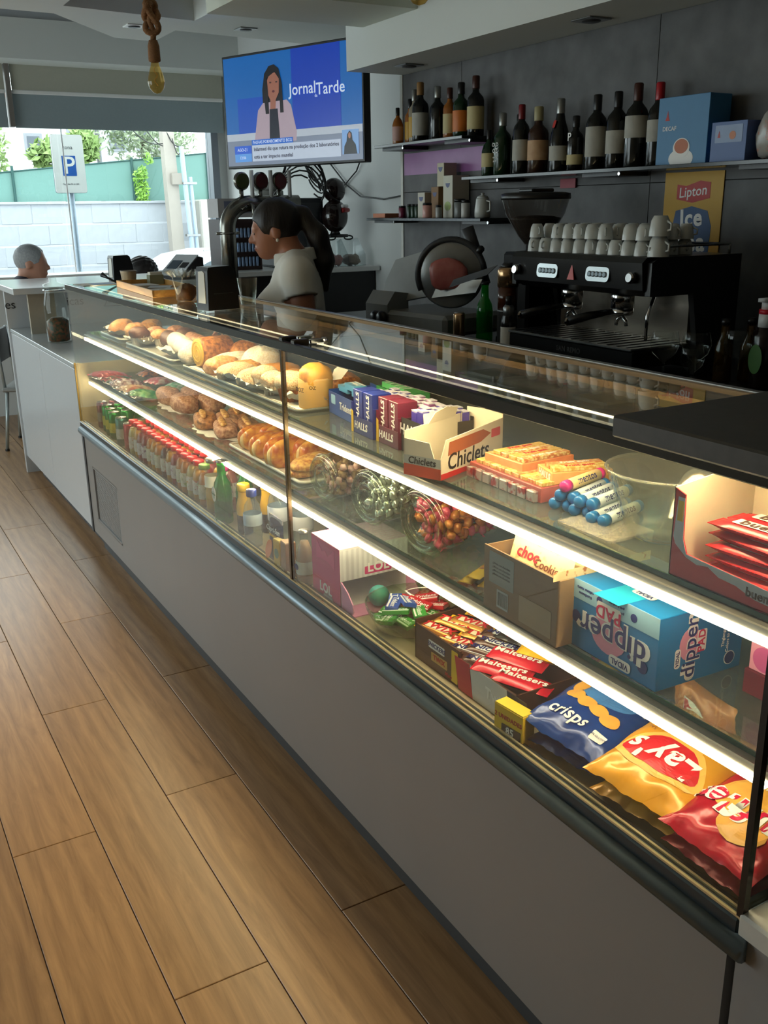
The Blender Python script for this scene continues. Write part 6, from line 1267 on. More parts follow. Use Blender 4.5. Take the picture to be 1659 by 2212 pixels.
for a in ((2.5, 4.185, .165, .026, 'flask', AMB, BK, 'small amber liqueur bottle at the corner of the top shelf', mat('pink_label', (190, 150, 140), .6)), (2.54, 4.136, .2, .026, 'port', AMB, BK, 'amber bottle with black cap behind the small amber one', YLL), (2.52, 4.065, .232, .028, 'port', CLR, SVC, 'pale bottle with ochre label third on the top shelf', YLL),
          (2.51, 3.998, .255, .038, 'port', DK, CK, 'broad dark bottle with cork cap and white label on the top shelf', WLB), (2.52, 3.868, .225, .034, 'port', DK, SVC, 'plain dark bottle in the middle of the top shelf', None), (2.52, 3.77, .21, .03, 'port', AMB, BRC, 'amber bottle with cream and red label on the top shelf', CRL), (2.52, 3.682, .222, .036, 'port', GRB, BK, 'green bottle with bright orange label on the top shelf', ORL), (2.52, 3.573, .236, .036, 'port', DK, BRC, 'tall dark bottle with cream label at the near end of the top shelf', CRL)):
    liquor(a[0], a[1], 1.833, *a[2:], name='liqueur_bottle')
ZS = 1.669
for a, ex in (((2.5, 3.445, .18, .03, 'flask', GRB, BK, 'green bottle with oval gold label at the far end of the long shelf', CRL), None), ((2.5, 3.352, .236, .036, 'port', GRB, SVC, 'green bottle with painted white lettering on the long shelf', None), [('OLD', .02, .5, PW), ('OZ', .024, .4, PW), ('reserva', .01, .3, PW), ('porto', .01, .24, PW)]),
              ((2.53, 3.275, .226, .034, 'port', DK, BK, 'dark bottle with black cap half hidden on the long shelf', None), None), ((2.49, 3.215, .255, .034, 'wine', DK, RC, 'wine bottle with red capsule and small white label', WLB), None), ((2.5, 3.122, .24, .04, 'port', mat('brown_liquor', (52, 30, 20), .15), mat('cream_cap', (170, 160, 120), .5), 'squat liqueur bottle with tan picture label and cream cap', TNL), None),
              ((2.5, 2.993, .256, .038, 'champ', DK, SVC, 'champagne shaped bottle with red neck tag', WLB), None), ((2.5, 2.903, .19, .03, 'port', DK, BK, 'small dark bottle with a white letter P', CRL), [('P', .04, .62, PW)]), ((2.53, 2.845, .178, .028, 'port', DK, BK, 'small dark bottle behind the letter P bottle', None), None),
              ((2.5, 2.792, .25, .038, 'wine', DK, BK, 'wine bottle with tall white label and black capsule', WLB), None), ((2.5, 2.687, .25, .037, 'wine', DK, BK, 'wine bottle with white label right of the tall label one', WLB), None), ((2.5, 2.592, .266, .039, 'wine', DK, BRC, 'wine bottle with high white label and brown capsule', WLB), None), ((2.5, 2.491, .258, .036, 'wine', DK, mat('bright_red_capsule', (170, 20, 34), .35), 'wine bottle with bright red capsule beside the blue box', WLB), None)):
    lb2 = {'wine bottle with high white label and brown capsule': (.36, .62), 'wine bottle with tall white label and black capsule': (.18, .58), 'wine bottle with bright red capsule beside the blue box': (.3, .56), 'small dark bottle with a white letter P': (.12, .3), 'champagne shaped bottle with red neck tag': (.16, .36)}.get(a[7], (.2, .5))
    t = liquor(a[0], a[1], ZS, *a[2:], lb_=lb2, extra=ex)
    if 'red neck' in a[7]: decal(t, rrect(.014, .028, .004), mat('red_tag2', (196, 50, 40), .5), (-.0285, 0, .17), NX, (.35, 0, 1), .001)
for (x, y, z, w, d, h, c, lab, nm) in ((2.46, 2.24, ZS, .205, .1, .205, (62, 128, 176), 'tall pale blue coffee capsule box on the long shelf', 'capsule_box'), (2.455, 2.085, ZS, .13, .09, .115, (84, 112, 168), 'small blue box beside the tall one on the long shelf', 'capsule_box')):
    t = thing(nm, lab, 'box', (x, y, z), .04); G().box(0, d, 0, w, 0, h, .001).o('carton', mat('bluebox_%d' % c[0], c, .45, var=.05), t)
    if w > .2:
        letter(t, 'DECAF', .018, PW, (-.0004, .155, .11), NX, UPZ, .01); decal(t, [(-.009, 0), (.009, 0), (.004, .012), (0, .03), (-.004, .012)], mat('print_red_drop', (190, 50, 50), .5), (-.0004, .165, .135), NX, UPZ, .0004, 'red_drop')
        decal(t, ell(.05, .03), PW, (-.0004, .1, .018), NX, UPZ, .0004, 'saucer_print'); decal(t, ell(.034, .03), PW, (-.0008, .1, .05), NX, UPZ, .0004, 'cup_print'); decal(t, ell(.028, .022), flat((190, 100, 50)), (-.0013, .1, .055), NX, UPZ, .0004, 'coffee_print')
    else: decal(t, rrect(.1, .05, .002), flat((150, 170, 206)), (-.0004, .065, .08), NX, UPZ, .0004); decal(t, ell(.012, .012), flat((206, 130, 90)), (-.001, .05, .075), NX, UPZ, .0004); decal(t, [(-.005, 0), (.005, 0), (0, .02)], flat((190, 60, 60)), (-.001, .1, .07), NX, UPZ, .0004)
t = thing('sweets_bag', 'clear tied sweets bag with red top at the right edge of the shelf', 'bag', (2.5, 2.02, ZS)); G().blob(.045, .05, .075, Matrix.Translation((0, 0, .07)), 2.4, .15, .05, 9, 20, 12).o('bag', mat('cloudy_film', (170, 166, 160), .2, c2=(206, 120, 100), scale=40, contrast=(.55, .65)), t, True); G().lathe([(.006, .145), (.022, .2), (.02, .21)], 14).o('red_top', mat('red_foil_top', (190, 40, 40), .3), t, True)
# low left shelf
ZL = 1.5025
for (x, y, z, w, d, h, c, lab, nm, bow) in ((2.46, 4.25, 0, .12, .08, .02, (206, 130, 96), 'flat orange packs at the far end of the low shelf', 'flat_pack', 0), (2.48, 3.915, 0, .06, .06, .112, (206, 200, 186), 'narrow white tea carton with blue bowl mark', 'tea_carton', 1), (2.5, 3.83, 0, .06, .07, .135, (140, 104, 66), 'brown tea carton with blue bowl mark', 'tea_carton', 1), (2.49, 3.70, 0, .075, .09, .18, (210, 206, 190), 'tall white tea carton with green leaves', 'tea_carton', 1), (2.5, 3.785, .1355, .055, .07, .1, (206, 196, 170), 'white tea carton stacked on the brown one', 'tea_carton', 1)):
    t = thing(nm, lab, 'box', (x, y, ZL+z)); G().box(0, d, 0, w, 0, h, .001).o('carton', mat('tea_%d_%d' % (c[0], c[1]), c, .6, var=.05), t)
    if bow: decal(t, [(-.018, .0), (.018, .0), (.012, -.014), (0, -.02), (-.012, -.014)], flat((60, 70, 120)), (-.0004, w/2, h*.82), NX, UPZ, .0004, 'bowl_mark')
    if h == .18: decal(t, ell(.025, .02), flat((150, 170, 80)), (-.0004, w/2, .05), NX, UPZ, .0004, 'leaf_print')
for i, (x, y, r, h, c, lab, nm, cat) in enumerate(((2.5, 4.15, .018, .055, (110, 30, 60), 'small burgundy tin on the low shelf', 'small_tin', 'tin'), (2.5, 4.08, .014, .062, (30, 60, 40), 'dark green jar first of three on the low shelf', 'herb_jar', 'jar'), (2.5, 4.045, .014, .062, (30, 60, 40), 'dark green jar in the middle of three on the low shelf', 'herb_jar', 'jar'), (2.5, 4.01, .014, .062, (30, 60, 40), 'dark green jar third of three on the low shelf', 'herb_jar', 'jar'), (2.45, 3.845, .022, .066, (206, 150, 140), 'pink box shaped tub before the brown carton', 'pink_tub', 'tub'), (2.45, 3.75, .014, .055, (160, 160, 156), 'tiny silver shaker before the tall carton', 'tiny_shaker', 'shaker'), (2.5, 3.655, .026, .08, (110, 112, 110), 'glass shaker jar with dark lid on the low shelf', 'shaker_jar', 'jar'), (2.49, 3.595, .02, .075, (190, 186, 180), 'dark jar with white label beside the shaker jar', 'label_jar', 'jar'))):
    t = thing(nm, lab, cat, (x, y, ZL)); G().lathe([(r*.95, 0), (r, .003), (r, h*.8), (r*.9, h*.84)], 18).o('body', mat('jar_%d_%d' % (c[0], c[1]), c, .3), t, True); G().lathe([(r*.95, h*.84), (r*.95, h*.98), (r*.8, h)], 18).o('lid', BLACK, t, True)
tpot = thing('teapot', 'small white ceramic pot with handle at the end of the low shelf', 'pot', (2.49, 3.47, ZL)); G().lathe([(.03, 0), (.034, .004), (.034, .03), (.028, .075), (.027, .08)], 22).o('body', CER, tpot, True); G().lathe([(.026, .08), (.022, .088), (.006, .092), (.008, .1), (.0, .102)], 18, cap1=False).o('lid', CER, tpot, True); G().tube([(0, -.03, .07), (0, -.055, .065), (0, -.055, .03), (0, -.032, .025)], .004, 8).o('handle', CER, tpot, True)
# poster
ps = thing('wall_poster', 'yellow iced tea poster with red banner behind the cups', 'poster', (2.584, 2.395, 1.36)); G().box(0, .003, -.128, .128, 0, .29).o('board', mat('poster_yellow', (206, 158, 30), .5, var=.04), ps)
decal(ps, [(-.07, -.022), (.0, -.034), (.075, -.02), (.075, .03), (.03, .036), (-.03, .02), (-.07, .026)], mat('poster_red', (190, 40, 36), .5), (-.0003, .0, .225), NX, (0, .06, 1), .0004, 'red_banner'); letter(ps, 'Lipton', .046, PW, (-.001, 0, .226), (0, -1, .08), UPZ, .01, .1)
decal(ps, [(-.08, -.1), (.085, -.1), (.09, .0), (.07, .05), (.0, .065), (-.07, .05), (-.085, -.02)], mat('poster_blue', (40, 80, 130), .5), (-.0003, -.0, .115), NX, UPZ, .0004, 'blue_shape')
letter(ps, 'Ice', .078, PW, (-.001, -.0, .14), (0, -1, .06), UPZ, .03); letter(ps, 'Tea', .085, PW, (-.001, -.0, .06), (0, -1, .04), UPZ, .03)
# ------------------------------------------------------------------ television
BLc = Vector((2.05, 5.27, 1.762)); BRc = Vector((2.40, 4.33, 1.766)); tvr = (BRc-BLc).normalized(); TW = (BRc-BLc).length; TH = .565
tv = thing('television', 'wall mounted flat television showing a news programme', 'television', tuple((BLc+BRc)/2), math.atan2(tvr.y, tvr.x))
G().box(-TW/2, TW/2, 0, .05, 0, TH, .004).o('bezel', BLACK, tv)
G().box(-.2, .2, .05, .1, .1, .4).box(-.04, .04, .1, .5, .2, .26).o('wall_arm', BLACK, tv)
def scr(name, c, pts, d, e=TVS): return decal(tv, pts, mat('screen_%d_%d_%d' % c, c, .25, emit=e, var=.03), (0, -.0005-d, 0), (1, 0, 0), UPZ, .0006, name)
def R4(a, b, c, d): return [(a, c), (b, c), (b, d), (a, d)]
sw, sh0, sh1 = TW/2-.012, .014, TH-.012
def sx(u): return -sw+2*sw*u
def sz(v): return sh0+(sh1-sh0)*v
scr('screen', (16, 96, 172), R4(-sw, sw, sh0, sh1), 0)
scr('screen_picture', (18, 76, 178), R4(sx(.1), sx(.3), sz(.3), sz(.62)), .0008); scr('screen_picture', (14, 60, 172), R4(sx(.52), sx(.86), sz(.28), sz(1)), .0008)
scr('screen_picture', (176, 184, 196), R4(-sw, sw, sz(.235), sz(.30)), .001); scr('screen_picture', (120, 130, 150), R4(-sw, sw, sh0, sz(.235)), .001)
scr('screen_picture', (16, 12, 20), [(sx(u), sz(v)) for u, v in ((.30, .47), (.44, .46), (.45, .7), (.43, .84), (.395, .89), (.355, .88), (.32, .82), (.30, .68))], .0016)
scr('screen_picture', (170, 150, 162), [(sx(u), sz(v)) for u, v in ((.22, .2), (.54, .2), (.545, .28), (.51, .52), (.48, .57), (.30, .56), (.26, .5), (.23, .28))], .0018)
scr('screen_picture', (12, 14, 34), [(sx(u), sz(v)) for u, v in ((.34, .2), (.42, .2), (.41, .5), (.35, .5))], .0024)
scr('screen_picture', (150, 96, 78), [(sx(u), sz(v)) for u, v in ((.355, .5), (.395, .5), (.40, .58), (.425, .64), (.43, .76), (.40, .82), (.36, .81), (.335, .74), (.34, .64), (.36, .58))], .003)
scr('screen_picture', (16, 12, 20), [(sx(u), sz(v)) for u, v in ((.32, .46), (.345, .46), (.345, .66), (.34, .78), (.40, .825), (.43, .78), (.43, .66), (.43, .46), (.455, .46), (.45, .72), (.43, .85), (.395, .89), (.355, .88), (.32, .8), (.31, .66))], .0034)
scr('screen_picture', (90, 40, 44), ell(.010, .006, 12, sx(.385), sz(.655)), .0034); [scr('screen_picture', (60, 40, 40), ell(.008, .004, 10, sx(u), sz(.735)), .0034) for u in (.365, .41)]
scr('caption_bar', (40, 100, 190), R4(sx(.2), sx(.515), sz(.185), sz(.235)), .004); scr('caption_bar', (186, 196, 214), R4(sx(.2), sx(.855), sz(.035), sz(.185)), .004)
scr('caption_bar', (40, 90, 200), R4(sx(.06), sx(.195), sz(.11), sz(.185)), .004); scr('caption_bar', (90, 150, 220), R4(sx(.06), sx(.195), sz(.035), sz(.11)), .004)
scr('inset_picture', (120, 160, 210), R4(sx(.865), sx(.975), sz(.05), sz(.26)), .004); scr('inset_picture', (20, 18, 26), [(sx(u), sz(v)) for u, v in ((.875, .05), (.965, .05), (.955, .13), (.935, .17), (.93, .23), (.915, .25), (.9, .22), (.895, .16), (.88, .12))], .005); scr('inset_picture', (160, 110, 90), ell(.009, .014, 12, sx(.916), sz(.21)), .0055)
TVW = mat('screen_white', (206, 220, 240), .3, emit=TVS, var=.02); TVD = mat('screen_dark', (30, 34, 60), .3, emit=TVS, var=.02)
def tvt(s, size, u, v, m, al='CENTER', b=.01): letter(tv, s, size, m, (sx(u), -.0066, sz(v)), (1, 0, 0), UPZ, b, align=al, ext=.0002)
tvt('Jornal', .078, .60, .645, TVW); tvt('Tarde', .078, .795, .625, TVW); tvt('da', .02, .695, .575, TVW)
tvt('Infarmed diz que rutura na produção dos 2 laboratórios', .0262, .215, .145, TVD, 'LEFT'); tvt('está a ter impacto mundial', .0262, .215, .075, TVD, 'LEFT'); tvt('FALHAS FORNECIMENTO BCG', .021, .21, .21, TVW, 'LEFT'); tvt('AGO-21', .022, .125, .147, TVW); tvt('13:06', .022, .125, .073, TVW)
# ------------------------------------------------------------------ beer taps
bt_ = thing('beer_tap', 'bent steel beer tap column with three round badges', 'beer tap', (1.93, 5.02, 1.0505)); TM = mat('tap_steel', (132, 130, 122), .2, .9)
arc = [(0, 0, 0), (0, 0, .40)]+[(.13-.13*math.cos(a), 0, .40+.13*math.sin(a)) for a in [PI/2*i/10 for i in range(1, 11)]]+[(.42, 0, .53)]
G().tube(arc, .043, 20).o('column', TM, bt_, True); G().lathe([(.075, 0), (.075, .01), (.05, .02)], 24).o('base_flange', TM, bt_, True)
for z in (.38,): G().tube([(.047*math.cos(a), .047*math.sin(a), z) for a in [2*PI*i/24 for i in range(24)]], .006, 6, closed=True).o('collar', TM, bt_, True); G().tube([(-.065, 0, z), (.065, 0, z)], .008, 8).o('collar_bolt', TM, bt_, True)
for i, (x, c) in enumerate(((.09, (90, 100, 40)), (.20, (110, 30, 34)), (.31, (130, 26, 34)))):
    G().tube([(x, 0, .55), (x, 0, .6)], .012, 10).o('badge_stem', TM, bt_, True)
    b1 = obj('badge', G().lathe([(.045, 0), (.047, .006), (.047, .02), (.043, .026)], 28).mesh('badge', True), TM, bt_, M=frame((x, .01, .645), (1, .25, 0), UPZ)); obj('badge_face', G().lathe([(.040, .026), (.038, .028)], 28).mesh('badge_face'), mat('badge_%d' % i, c, .25, c2=tuple(int(v*.5) for v in c), scale=30), b1)
    G().tube([(x+.055, -.02, .56), (x+.055, -.02, .70)], .011, 10).o('tap_lever', PLASTW, bt_, True); G().tube([(x+.03, -.03, .53), (x+.03, -.08, .52), (x+.03, -.085, .44)], .009, 10).o('spout', TM, bt_, True); G().tube([(x+.03, -.03, .53), (x-.02, -.05, .5)], .007, 8).o('side_valve', TM, bt_, True)
# ------------------------------------------------------------------ items on the white back counter
ZW = 1.1955
vb = thing('can_cabinet', 'dark brown framed cabinet with rows of small blue cans', 'cabinet', (2.13, 5.66, ZW)); BRW = mat('dark_brown_frame', (58, 38, 36), .5)
G().box(0, .26, .02, .2, 0, .3).o('body', BRW, vb); G().box(.01, .25, .0, .02, .0, .02).box(.01, .25, 0, .02, .28, .3).box(0, .012, 0, .02, 0, .3).box(.248, .26, 0, .02, 0, .3).o('frame', BRW, vb); G().box(0, .26, .02, .2, .31, .42).o('notice_board', mat('pale_notice', (190, 186, 186), .7), vb)
decal(vb, rrect(.06, .08, .002), flat((120, 124, 150)), (.07, .0196, .365), (1, 0, 0), UPZ, .0006)
for i in range(8): decal(vb, [(-.05, 0), (.05, 0), (.05, .003), (-.05, .003)], flat((110, 110, 130)), (.18, .0194, .335+.01*i), (1, 0, 0), UPZ, .0004, 'printed_line')
bc_ = None
for r in range(3):
    for i in range(6):
        L_ = (2.24+.024*i, 5.665, ZW+.022+.085*r)
        if bc_ is None:
            bc_ = thing('small_can', 'small blue can in the rows of the brown cabinet', 'can', L_, group='small blue cans'); G().lathe([(.009, 0), (.0095, .003), (.0095, .052), (.008, .056)], 12).o('body', mat('blue_can', (70, 110, 170), .3, .3, c2=(170, 190, 210), scale=20), bc_, True); G().lathe([(.008, .056), (.006, .058)], 12).o('lid', ALU, bc_)
        else: dup(bc_, L_)
    G().box(.1, .25, -.006, .02, .016+.085*r, .022+.085*r).o('shelf_strip', BRW, vb)
bxk = thing('drink_cooler', 'dark grey cooler box behind the woman', 'cooler', (2.50, 5.66, ZW)); G().box(0, .33, 0, .3, 0, .42, .015, 2).o('housing', mat('cooler_grey', (44, 46, 50), .5), bxk); G().box(.02, .31, -.004, 0, .03, .39, .002).o('door', mat('cooler_door', (36, 38, 42), .35), bxk)
ro = thing('white_router', 'white oval router on top of the cooler under the television', 'router', (2.42, 5.8, ZW+.4205)); G().lathe([(.085, 0), (.1, .015), (.1, .035), (.09, .045)], 24, Matrix.Translation((.1, .02, .05))).box(.02, .18, -.05, .09, 0, .05, .01).o('housing', mat('router_white', (190, 192, 186), .5), ro, True)
cbn = thing('cable_tangle', 'tangle of black cables hanging below the television', 'cables', (2.5, 5.5, 1.7)); rnd = random.Random(5)
for i in range(9):
    p0 = Vector((2.45+.02*i, 5.45, 1.80)); pts = []
    for k_ in range(14):
        tt = k_/13; pts.append(p0+Vector((.22*tt*(.3+.08*i)+.06*math.sin(6*tt+i), .12*math.sin(3*tt+i*.7), -.14*tt+.07*math.sin(7*tt+i*1.3))))
    cp(G().tube(pts, .005, 6), 'cable', BLACK, True, parent=cbn)
wc_ = thing('wall_cable', 'black cable looping along the white wall to the corner', 'cable', (3.0, 5.4, 1.6))
for pts in ([(3.12, 6.6, 1.95), (3.12, 6.3, 1.72), (3.12, 6.0, 1.66), (3.12, 5.75, 1.78), (3.12, 5.6, 1.95)], [(3.12, 6.3, 1.95), (3.12, 5.9, 1.7), (3.12, 5.7, 1.62), (3.12, 5.4, 1.6), (3.12, 5.15, 1.62), (3.12, 4.9, 1.6)]): cp(G().tube(pts, .005, 6), 'cable', BLACK, True, parent=wc_)
tag(G().box(-.03, .03, -.03, .03, -.04, .04, .008).o('power_adapter', BLACK), 'black power adapter on the white wall below the television', 'adapter').location = (3.1, 6.0, 1.68)
cbx = thing('sweets_bins', 'clear acrylic sweets bins with black handles on the white counter', 'sweets bins', (2.70, 5.56, ZW)); ACR = glass('acrylic', (236, 240, 240), 1.45, .02, .06, (220, 226, 230))
for i in range(3):
    x = .125*i
    b_ = G().prism([(0, 0), (.17, 0), (.17, .15), (.1, .17), (.0, .07)], 0, .12, frame((x, 0, 0), (0, 1, 0), UPZ) ).o('bin', ACR, cbx)
    G().blob(.05, .06, .035, Matrix.Translation((x+.06, .08, .035)), 2.4, .1, .12, i, 18, 10).o('sweets', mat('bin_sweets_%d' % i, [(110, 130, 80), (170, 90, 90), (190, 170, 150)][i], .4, c2=[(190, 190, 140), (220, 150, 140), (150, 120, 100)][i], scale=80, bump=.6), b_, True)
    G().tube([(x+.03+.03*math.cos(a), .06, .175+.012*math.sin(a)) for a in [2*PI*k_/16 for k_ in range(16)]], .005, 6, closed=True).o('handle', BLACK, b_, True)
md = thing('round_dispenser', 'glossy dark brown two ball shaped dispenser with red and white band', 'dispenser', (2.885, 5.62, ZW+.178)); MDM = mat('glossy_dark_brown', (34, 22, 20), .1, coat=.4)
G().box(-.065, .065, -.06, .06, 0, .02, .005).lathe([(.035, .02), (.02, .05)], 20).o('stand', BLACK, md, True); G().blob(.085, .08, .1, Matrix.Translation((0, 0, .13)), n=28, m=18).o('lower_ball', MDM, md, True); G().blob(.072, .072, .075, Matrix.Translation((0, 0, .285)), n=28, m=18).o('upper_ball', MDM, md, True)
G().tube([(.086*math.cos(a), .082*math.sin(a)*.98, .165) for a in [-1.4+.14*k_ for k_ in range(14)]], .014, 8).o('red_band', mat('red_band', (150, 30, 30), .3), md, True); G().tube([(.080*math.cos(a), .078*math.sin(a), .19) for a in [-1.4+.14*k_ for k_ in range(14)]], .010, 8).o('white_band', PLASTW, md, True)
# ------------------------------------------------------------------ pendant bulbs
ROPE = mat('jute_rope', (150, 108, 70), .9, c2=(110, 76, 48), scale=120, stretch=(1, 1, 3), bump=.8)
def pendant(lab, x, y, z, top):
    t = thing('pendant_lamp', lab, 'pendant lamp', (x, y, z), group='rope pendant lamps'); h = top-z
    G().lathe([(.0, 0), (.014, .004), (.028, .02), (.034, .04), (.03, .062), (.017, .10), (.0135, .118)], 24, cap0=False, cap1=False).o('bulb', glass('amber_bulb', (244, 224, 170), 1.5, .01, .06, (230, 190, 110)), t, True)
    G().tube([(.006*math.cos(k_), .006*math.sin(k_), .03+.006*k_) for k_ in range(12)], .0012, 5).o('filament', mat('filament', (226, 170, 80), .4), t)
    G().lathe([(.0135, .112), (.022, .116), (.023, .12), (.022, .17), (.016, .19)], 20).o('socket', ROPE, t, True)
    G().tube([(0, 0, .185), (.004, 0, .22), (-.006, 0, .25), (0, 0, h)], .011, 10).o('rope', ROPE, t, True)
    k1 = [(.022*math.sin(2*a), .016*math.cos(a), .27+.055*math.sin(a)) for a in [2*PI*i/28 for i in range(28)]]; k2 = [(.024*math.cos(a), .018*math.sin(2*a), .285+.03*math.sin(a)) for a in [2*PI*i/28 for i in range(28)]]
    G().tube(k1, .012, 8, closed=True).o('knot', ROPE, t, True); G().tube(k2, .012, 8, closed=True).o('knot', ROPE, t, True)
    return t
pendant('rope pendant with amber bulb hanging before the window', 1.253, 3.925, 1.985, 2.5); pendant('rope pendant with only its bulb tip in view at the top edge', 1.274, 2.034, 1.985, 2.5)
# ------------------------------------------------------------------ people
SKIN = mat('skin_tan', (170, 112, 84), .5, var=.06, scale=20, sss=.08); SKIN2 = mat('skin_light', (186, 134, 110), .5, var=.06, scale=20, sss=.08); HAIRD = mat('dark_brown_hair', (15, 10, 9), .45, c2=(30, 20, 17), scale=60, stretch=(2, 2, .3), bump=.4); HAIRG = mat('grey_hair', (130, 132, 134), .6, c2=(176, 178, 180), scale=80, bump=.5)
SHIRT = mat('white_polo', (222, 218, 208), .8, var=.04, scale=30, bump=.15); TROU = mat('dark_trousers', (34, 34, 40), .8); NAVY = mat('navy_jacket', (26, 26, 46), .8)
def head_sdf(X, Y, Z, s=1.0, jaw=1.0, female=True):
    """head looking to +Y, chin at z=0, crown at z=.225"""
    X, Y, Z = X/s, Y/s, Z/s
    f = s_ell(X, Y, Z, (0, -.012, .137), (.074, .096, .088))
    f = smin(f, s_ell(X, Y, Z, (0, .028, .075), (.056*jaw, .062, .072)), .03)
    f = smin(f, s_ell(X, Y, Z, (0, .052, .022), (.026*jaw, .03, .022)), .025)
    f = smin(f, s_cap(X, Y, Z, (0, .084, .118), (0, .106, .082), .006, .0125), .012)
    f = smin(f, s_ell(X, Y, Z, (0, .078, .128), (.045, .012, .01)), .014)
    for q in (-1, 1):
        f = smin(f, s_ell(X, Y, Z, (q*.012, .096, .077), (.008, .009, .007)), .006)
        f = smin(f, s_ell(X, Y, Z, (q*.075, -.008, .098), (.010, .02, .03)), .008)
        f = np.maximum(f, -s_ell(X, Y, Z, (q*.031, .094, .110), (.016, .014, .009)))
        f = np.minimum(f, s_ell(X, Y, Z, (q*.030, .074, .109), (.0125, .0125, .0115)))
    f = smin(f, s_ell(X, Y, Z, (0, .086, .050), (.022, .011, .0062)), .006); f = smin(f, s_ell(X, Y, Z, (0, .085, .041), (.019, .011, .0062)), .006)
    return f*s
def rot2(X, Y, Z, piv, ax, a):
    """coordinates seen from a frame turned by a about ax through piv"""
    c, s = math.cos(a), math.sin(a); x, y, z = X-piv[0], Y-piv[1], Z-piv[2]
    if ax == 'X': y, z = c*y+s*z, -s*y+c*z
    elif ax == 'Z': x, y = c*x+s*y, -s*x+c*y
    return x, y, z
def hand_sdf(X, Y, Z, o, d, up, side):
    """palm, four bent fingers of unequal length and a thumb leaving the side of the palm"""
    o, d, up = np.array(o), np.array(d)/np.linalg.norm(d), np.array(up)/np.linalg.norm(up); w = np.cross(d, up)*side
    P = lambda a, b, c: o+d*a+w*b+up*c
    f = s_cap(X, Y, Z, P(.01, -.018, 0), P(.07, -.026, 0), .014, .0125)
    for b in (-.008, .008, .024): f = smin(f, s_cap(X, Y, Z, P(.01, b*.8, 0), P(.075, b, 0), .014, .012), .01)
    for b, L in ((-.028, .058), (-.009, .07), (.010, .066), (.028, .05)):
        k1 = P(.075+L*.45, b, -.006); k2 = P(.075+L*.75, b, -.022); k3 = P(.075+L*.9, b, -.042)
        g_ = np.minimum(np.minimum(s_cap(X, Y, Z, P(.072, b, 0), k1, .0095, .0085), s_cap(X, Y, Z, k1, k2, .0085, .008)), s_cap(X, Y, Z, k2, k3, .008, .007)); f = smin(f, g_, .004)
    g_ = np.minimum(s_cap(X, Y, Z, P(.02, -.026, -.004), P(.05, -.05, -.014), .012, .0105), s_cap(X, Y, Z, P(.05, -.05, -.014), P(.078, -.052, -.026), .0105, .008)); return smin(f, g_, .006)
# woman behind the counter: faces +Y locally, turned to look left in the photo
HB = (0, .055, 1.372)
J = dict(shL=(-.165, -.02, 1.315), elL=(-.215, -.05, 1.085), wrL=(-.09, .20, 1.10), shR=(.155, -.01, 1.315), elR=(.18, .04, 1.07), wrR=(.08, .24, 1.12))
def w_head(X, Y, Z):
    x, y, z = rot2(X, Y, Z, HB, 'X', -.14); return head_sdf(x, y, z, .93, .92)
def w_torso(X, Y, Z, o=0.0):
    f = s_ell(X, Y, Z, (0, -.005, 1.2), (.155+o, .098+o, .19+o)); f = smin(f, s_ell(X, Y, Z, (0, 0, 1.0), (.135+o, .095+o, .2+o)), .06)
    for q in (-1, 1): f = smin(f, s_ell(X, Y, Z, (q*.07, .075, 1.175), (.07+o, .07+o, .075+o)), .04); f = smin(f, s_cap(X, Y, Z, (q*.03, -.01, 1.35), (q*.15, -.012, 1.315), .045+o, .05+o), .03)
    return smin(f, s_ell(X, Y, Z, (0, -.01, .88), (.165+o, .115+o, .15+o)), .08)
def w_body(X, Y, Z):
    f = w_torso(X, Y, Z); f = smin(f, s_cap(X, Y, Z, (0, -.015, 1.33), (0, .025, 1.42), .056, .05), .03); f = smin(f, local(w_head, X, Y, Z, (HB[0], HB[1], HB[2]+.1), .24), .02)
    for q in ('L', 'R'):
        f = smin(f, s_cap(X, Y, Z, J['sh'+q], J['el'+q], .05, .038), .03); f = smin(f, s_cap(X, Y, Z, J['el'+q], J['wr'+q], .038, .024), .02)
        s_ = -1 if q == 'L' else 1; d = np.array(J['wr'+q])-np.array(J['el'+q]); f = smin(f, local(lambda x, y, z: hand_sdf(x, y, z, J['wr'+q], d+np.array((0, .05, .0)), (0, -.1, 1), -s_), X, Y, Z, J['wr'+q], .22), .012)
    for q in (-1, 1): f = smin(f, s_cap(X, Y, Z, (q*.085, -.01, .85), (q*.09, .0, .47), .085, .055), .05); f = smin(f, s_cap(X, Y, Z, (q*.09, 0, .47), (q*.09, -.02, .08), .055, .04), .04); f = smin(f, s_cap(X, Y, Z, (q*.09, -.04, .04), (q*.095, .12, .03), .04, .03), .03)
    return f
wm = thing('person', 'woman with dark ponytail in a white polo shirt looking down behind the counter', 'person', (1.62, 3.52, 0.0), math.radians(64))
obj('body', sdf_mesh('body', w_body, (-.27, -.2, -.01), (.27, .42, 1.62), .0082), SKIN, wm)
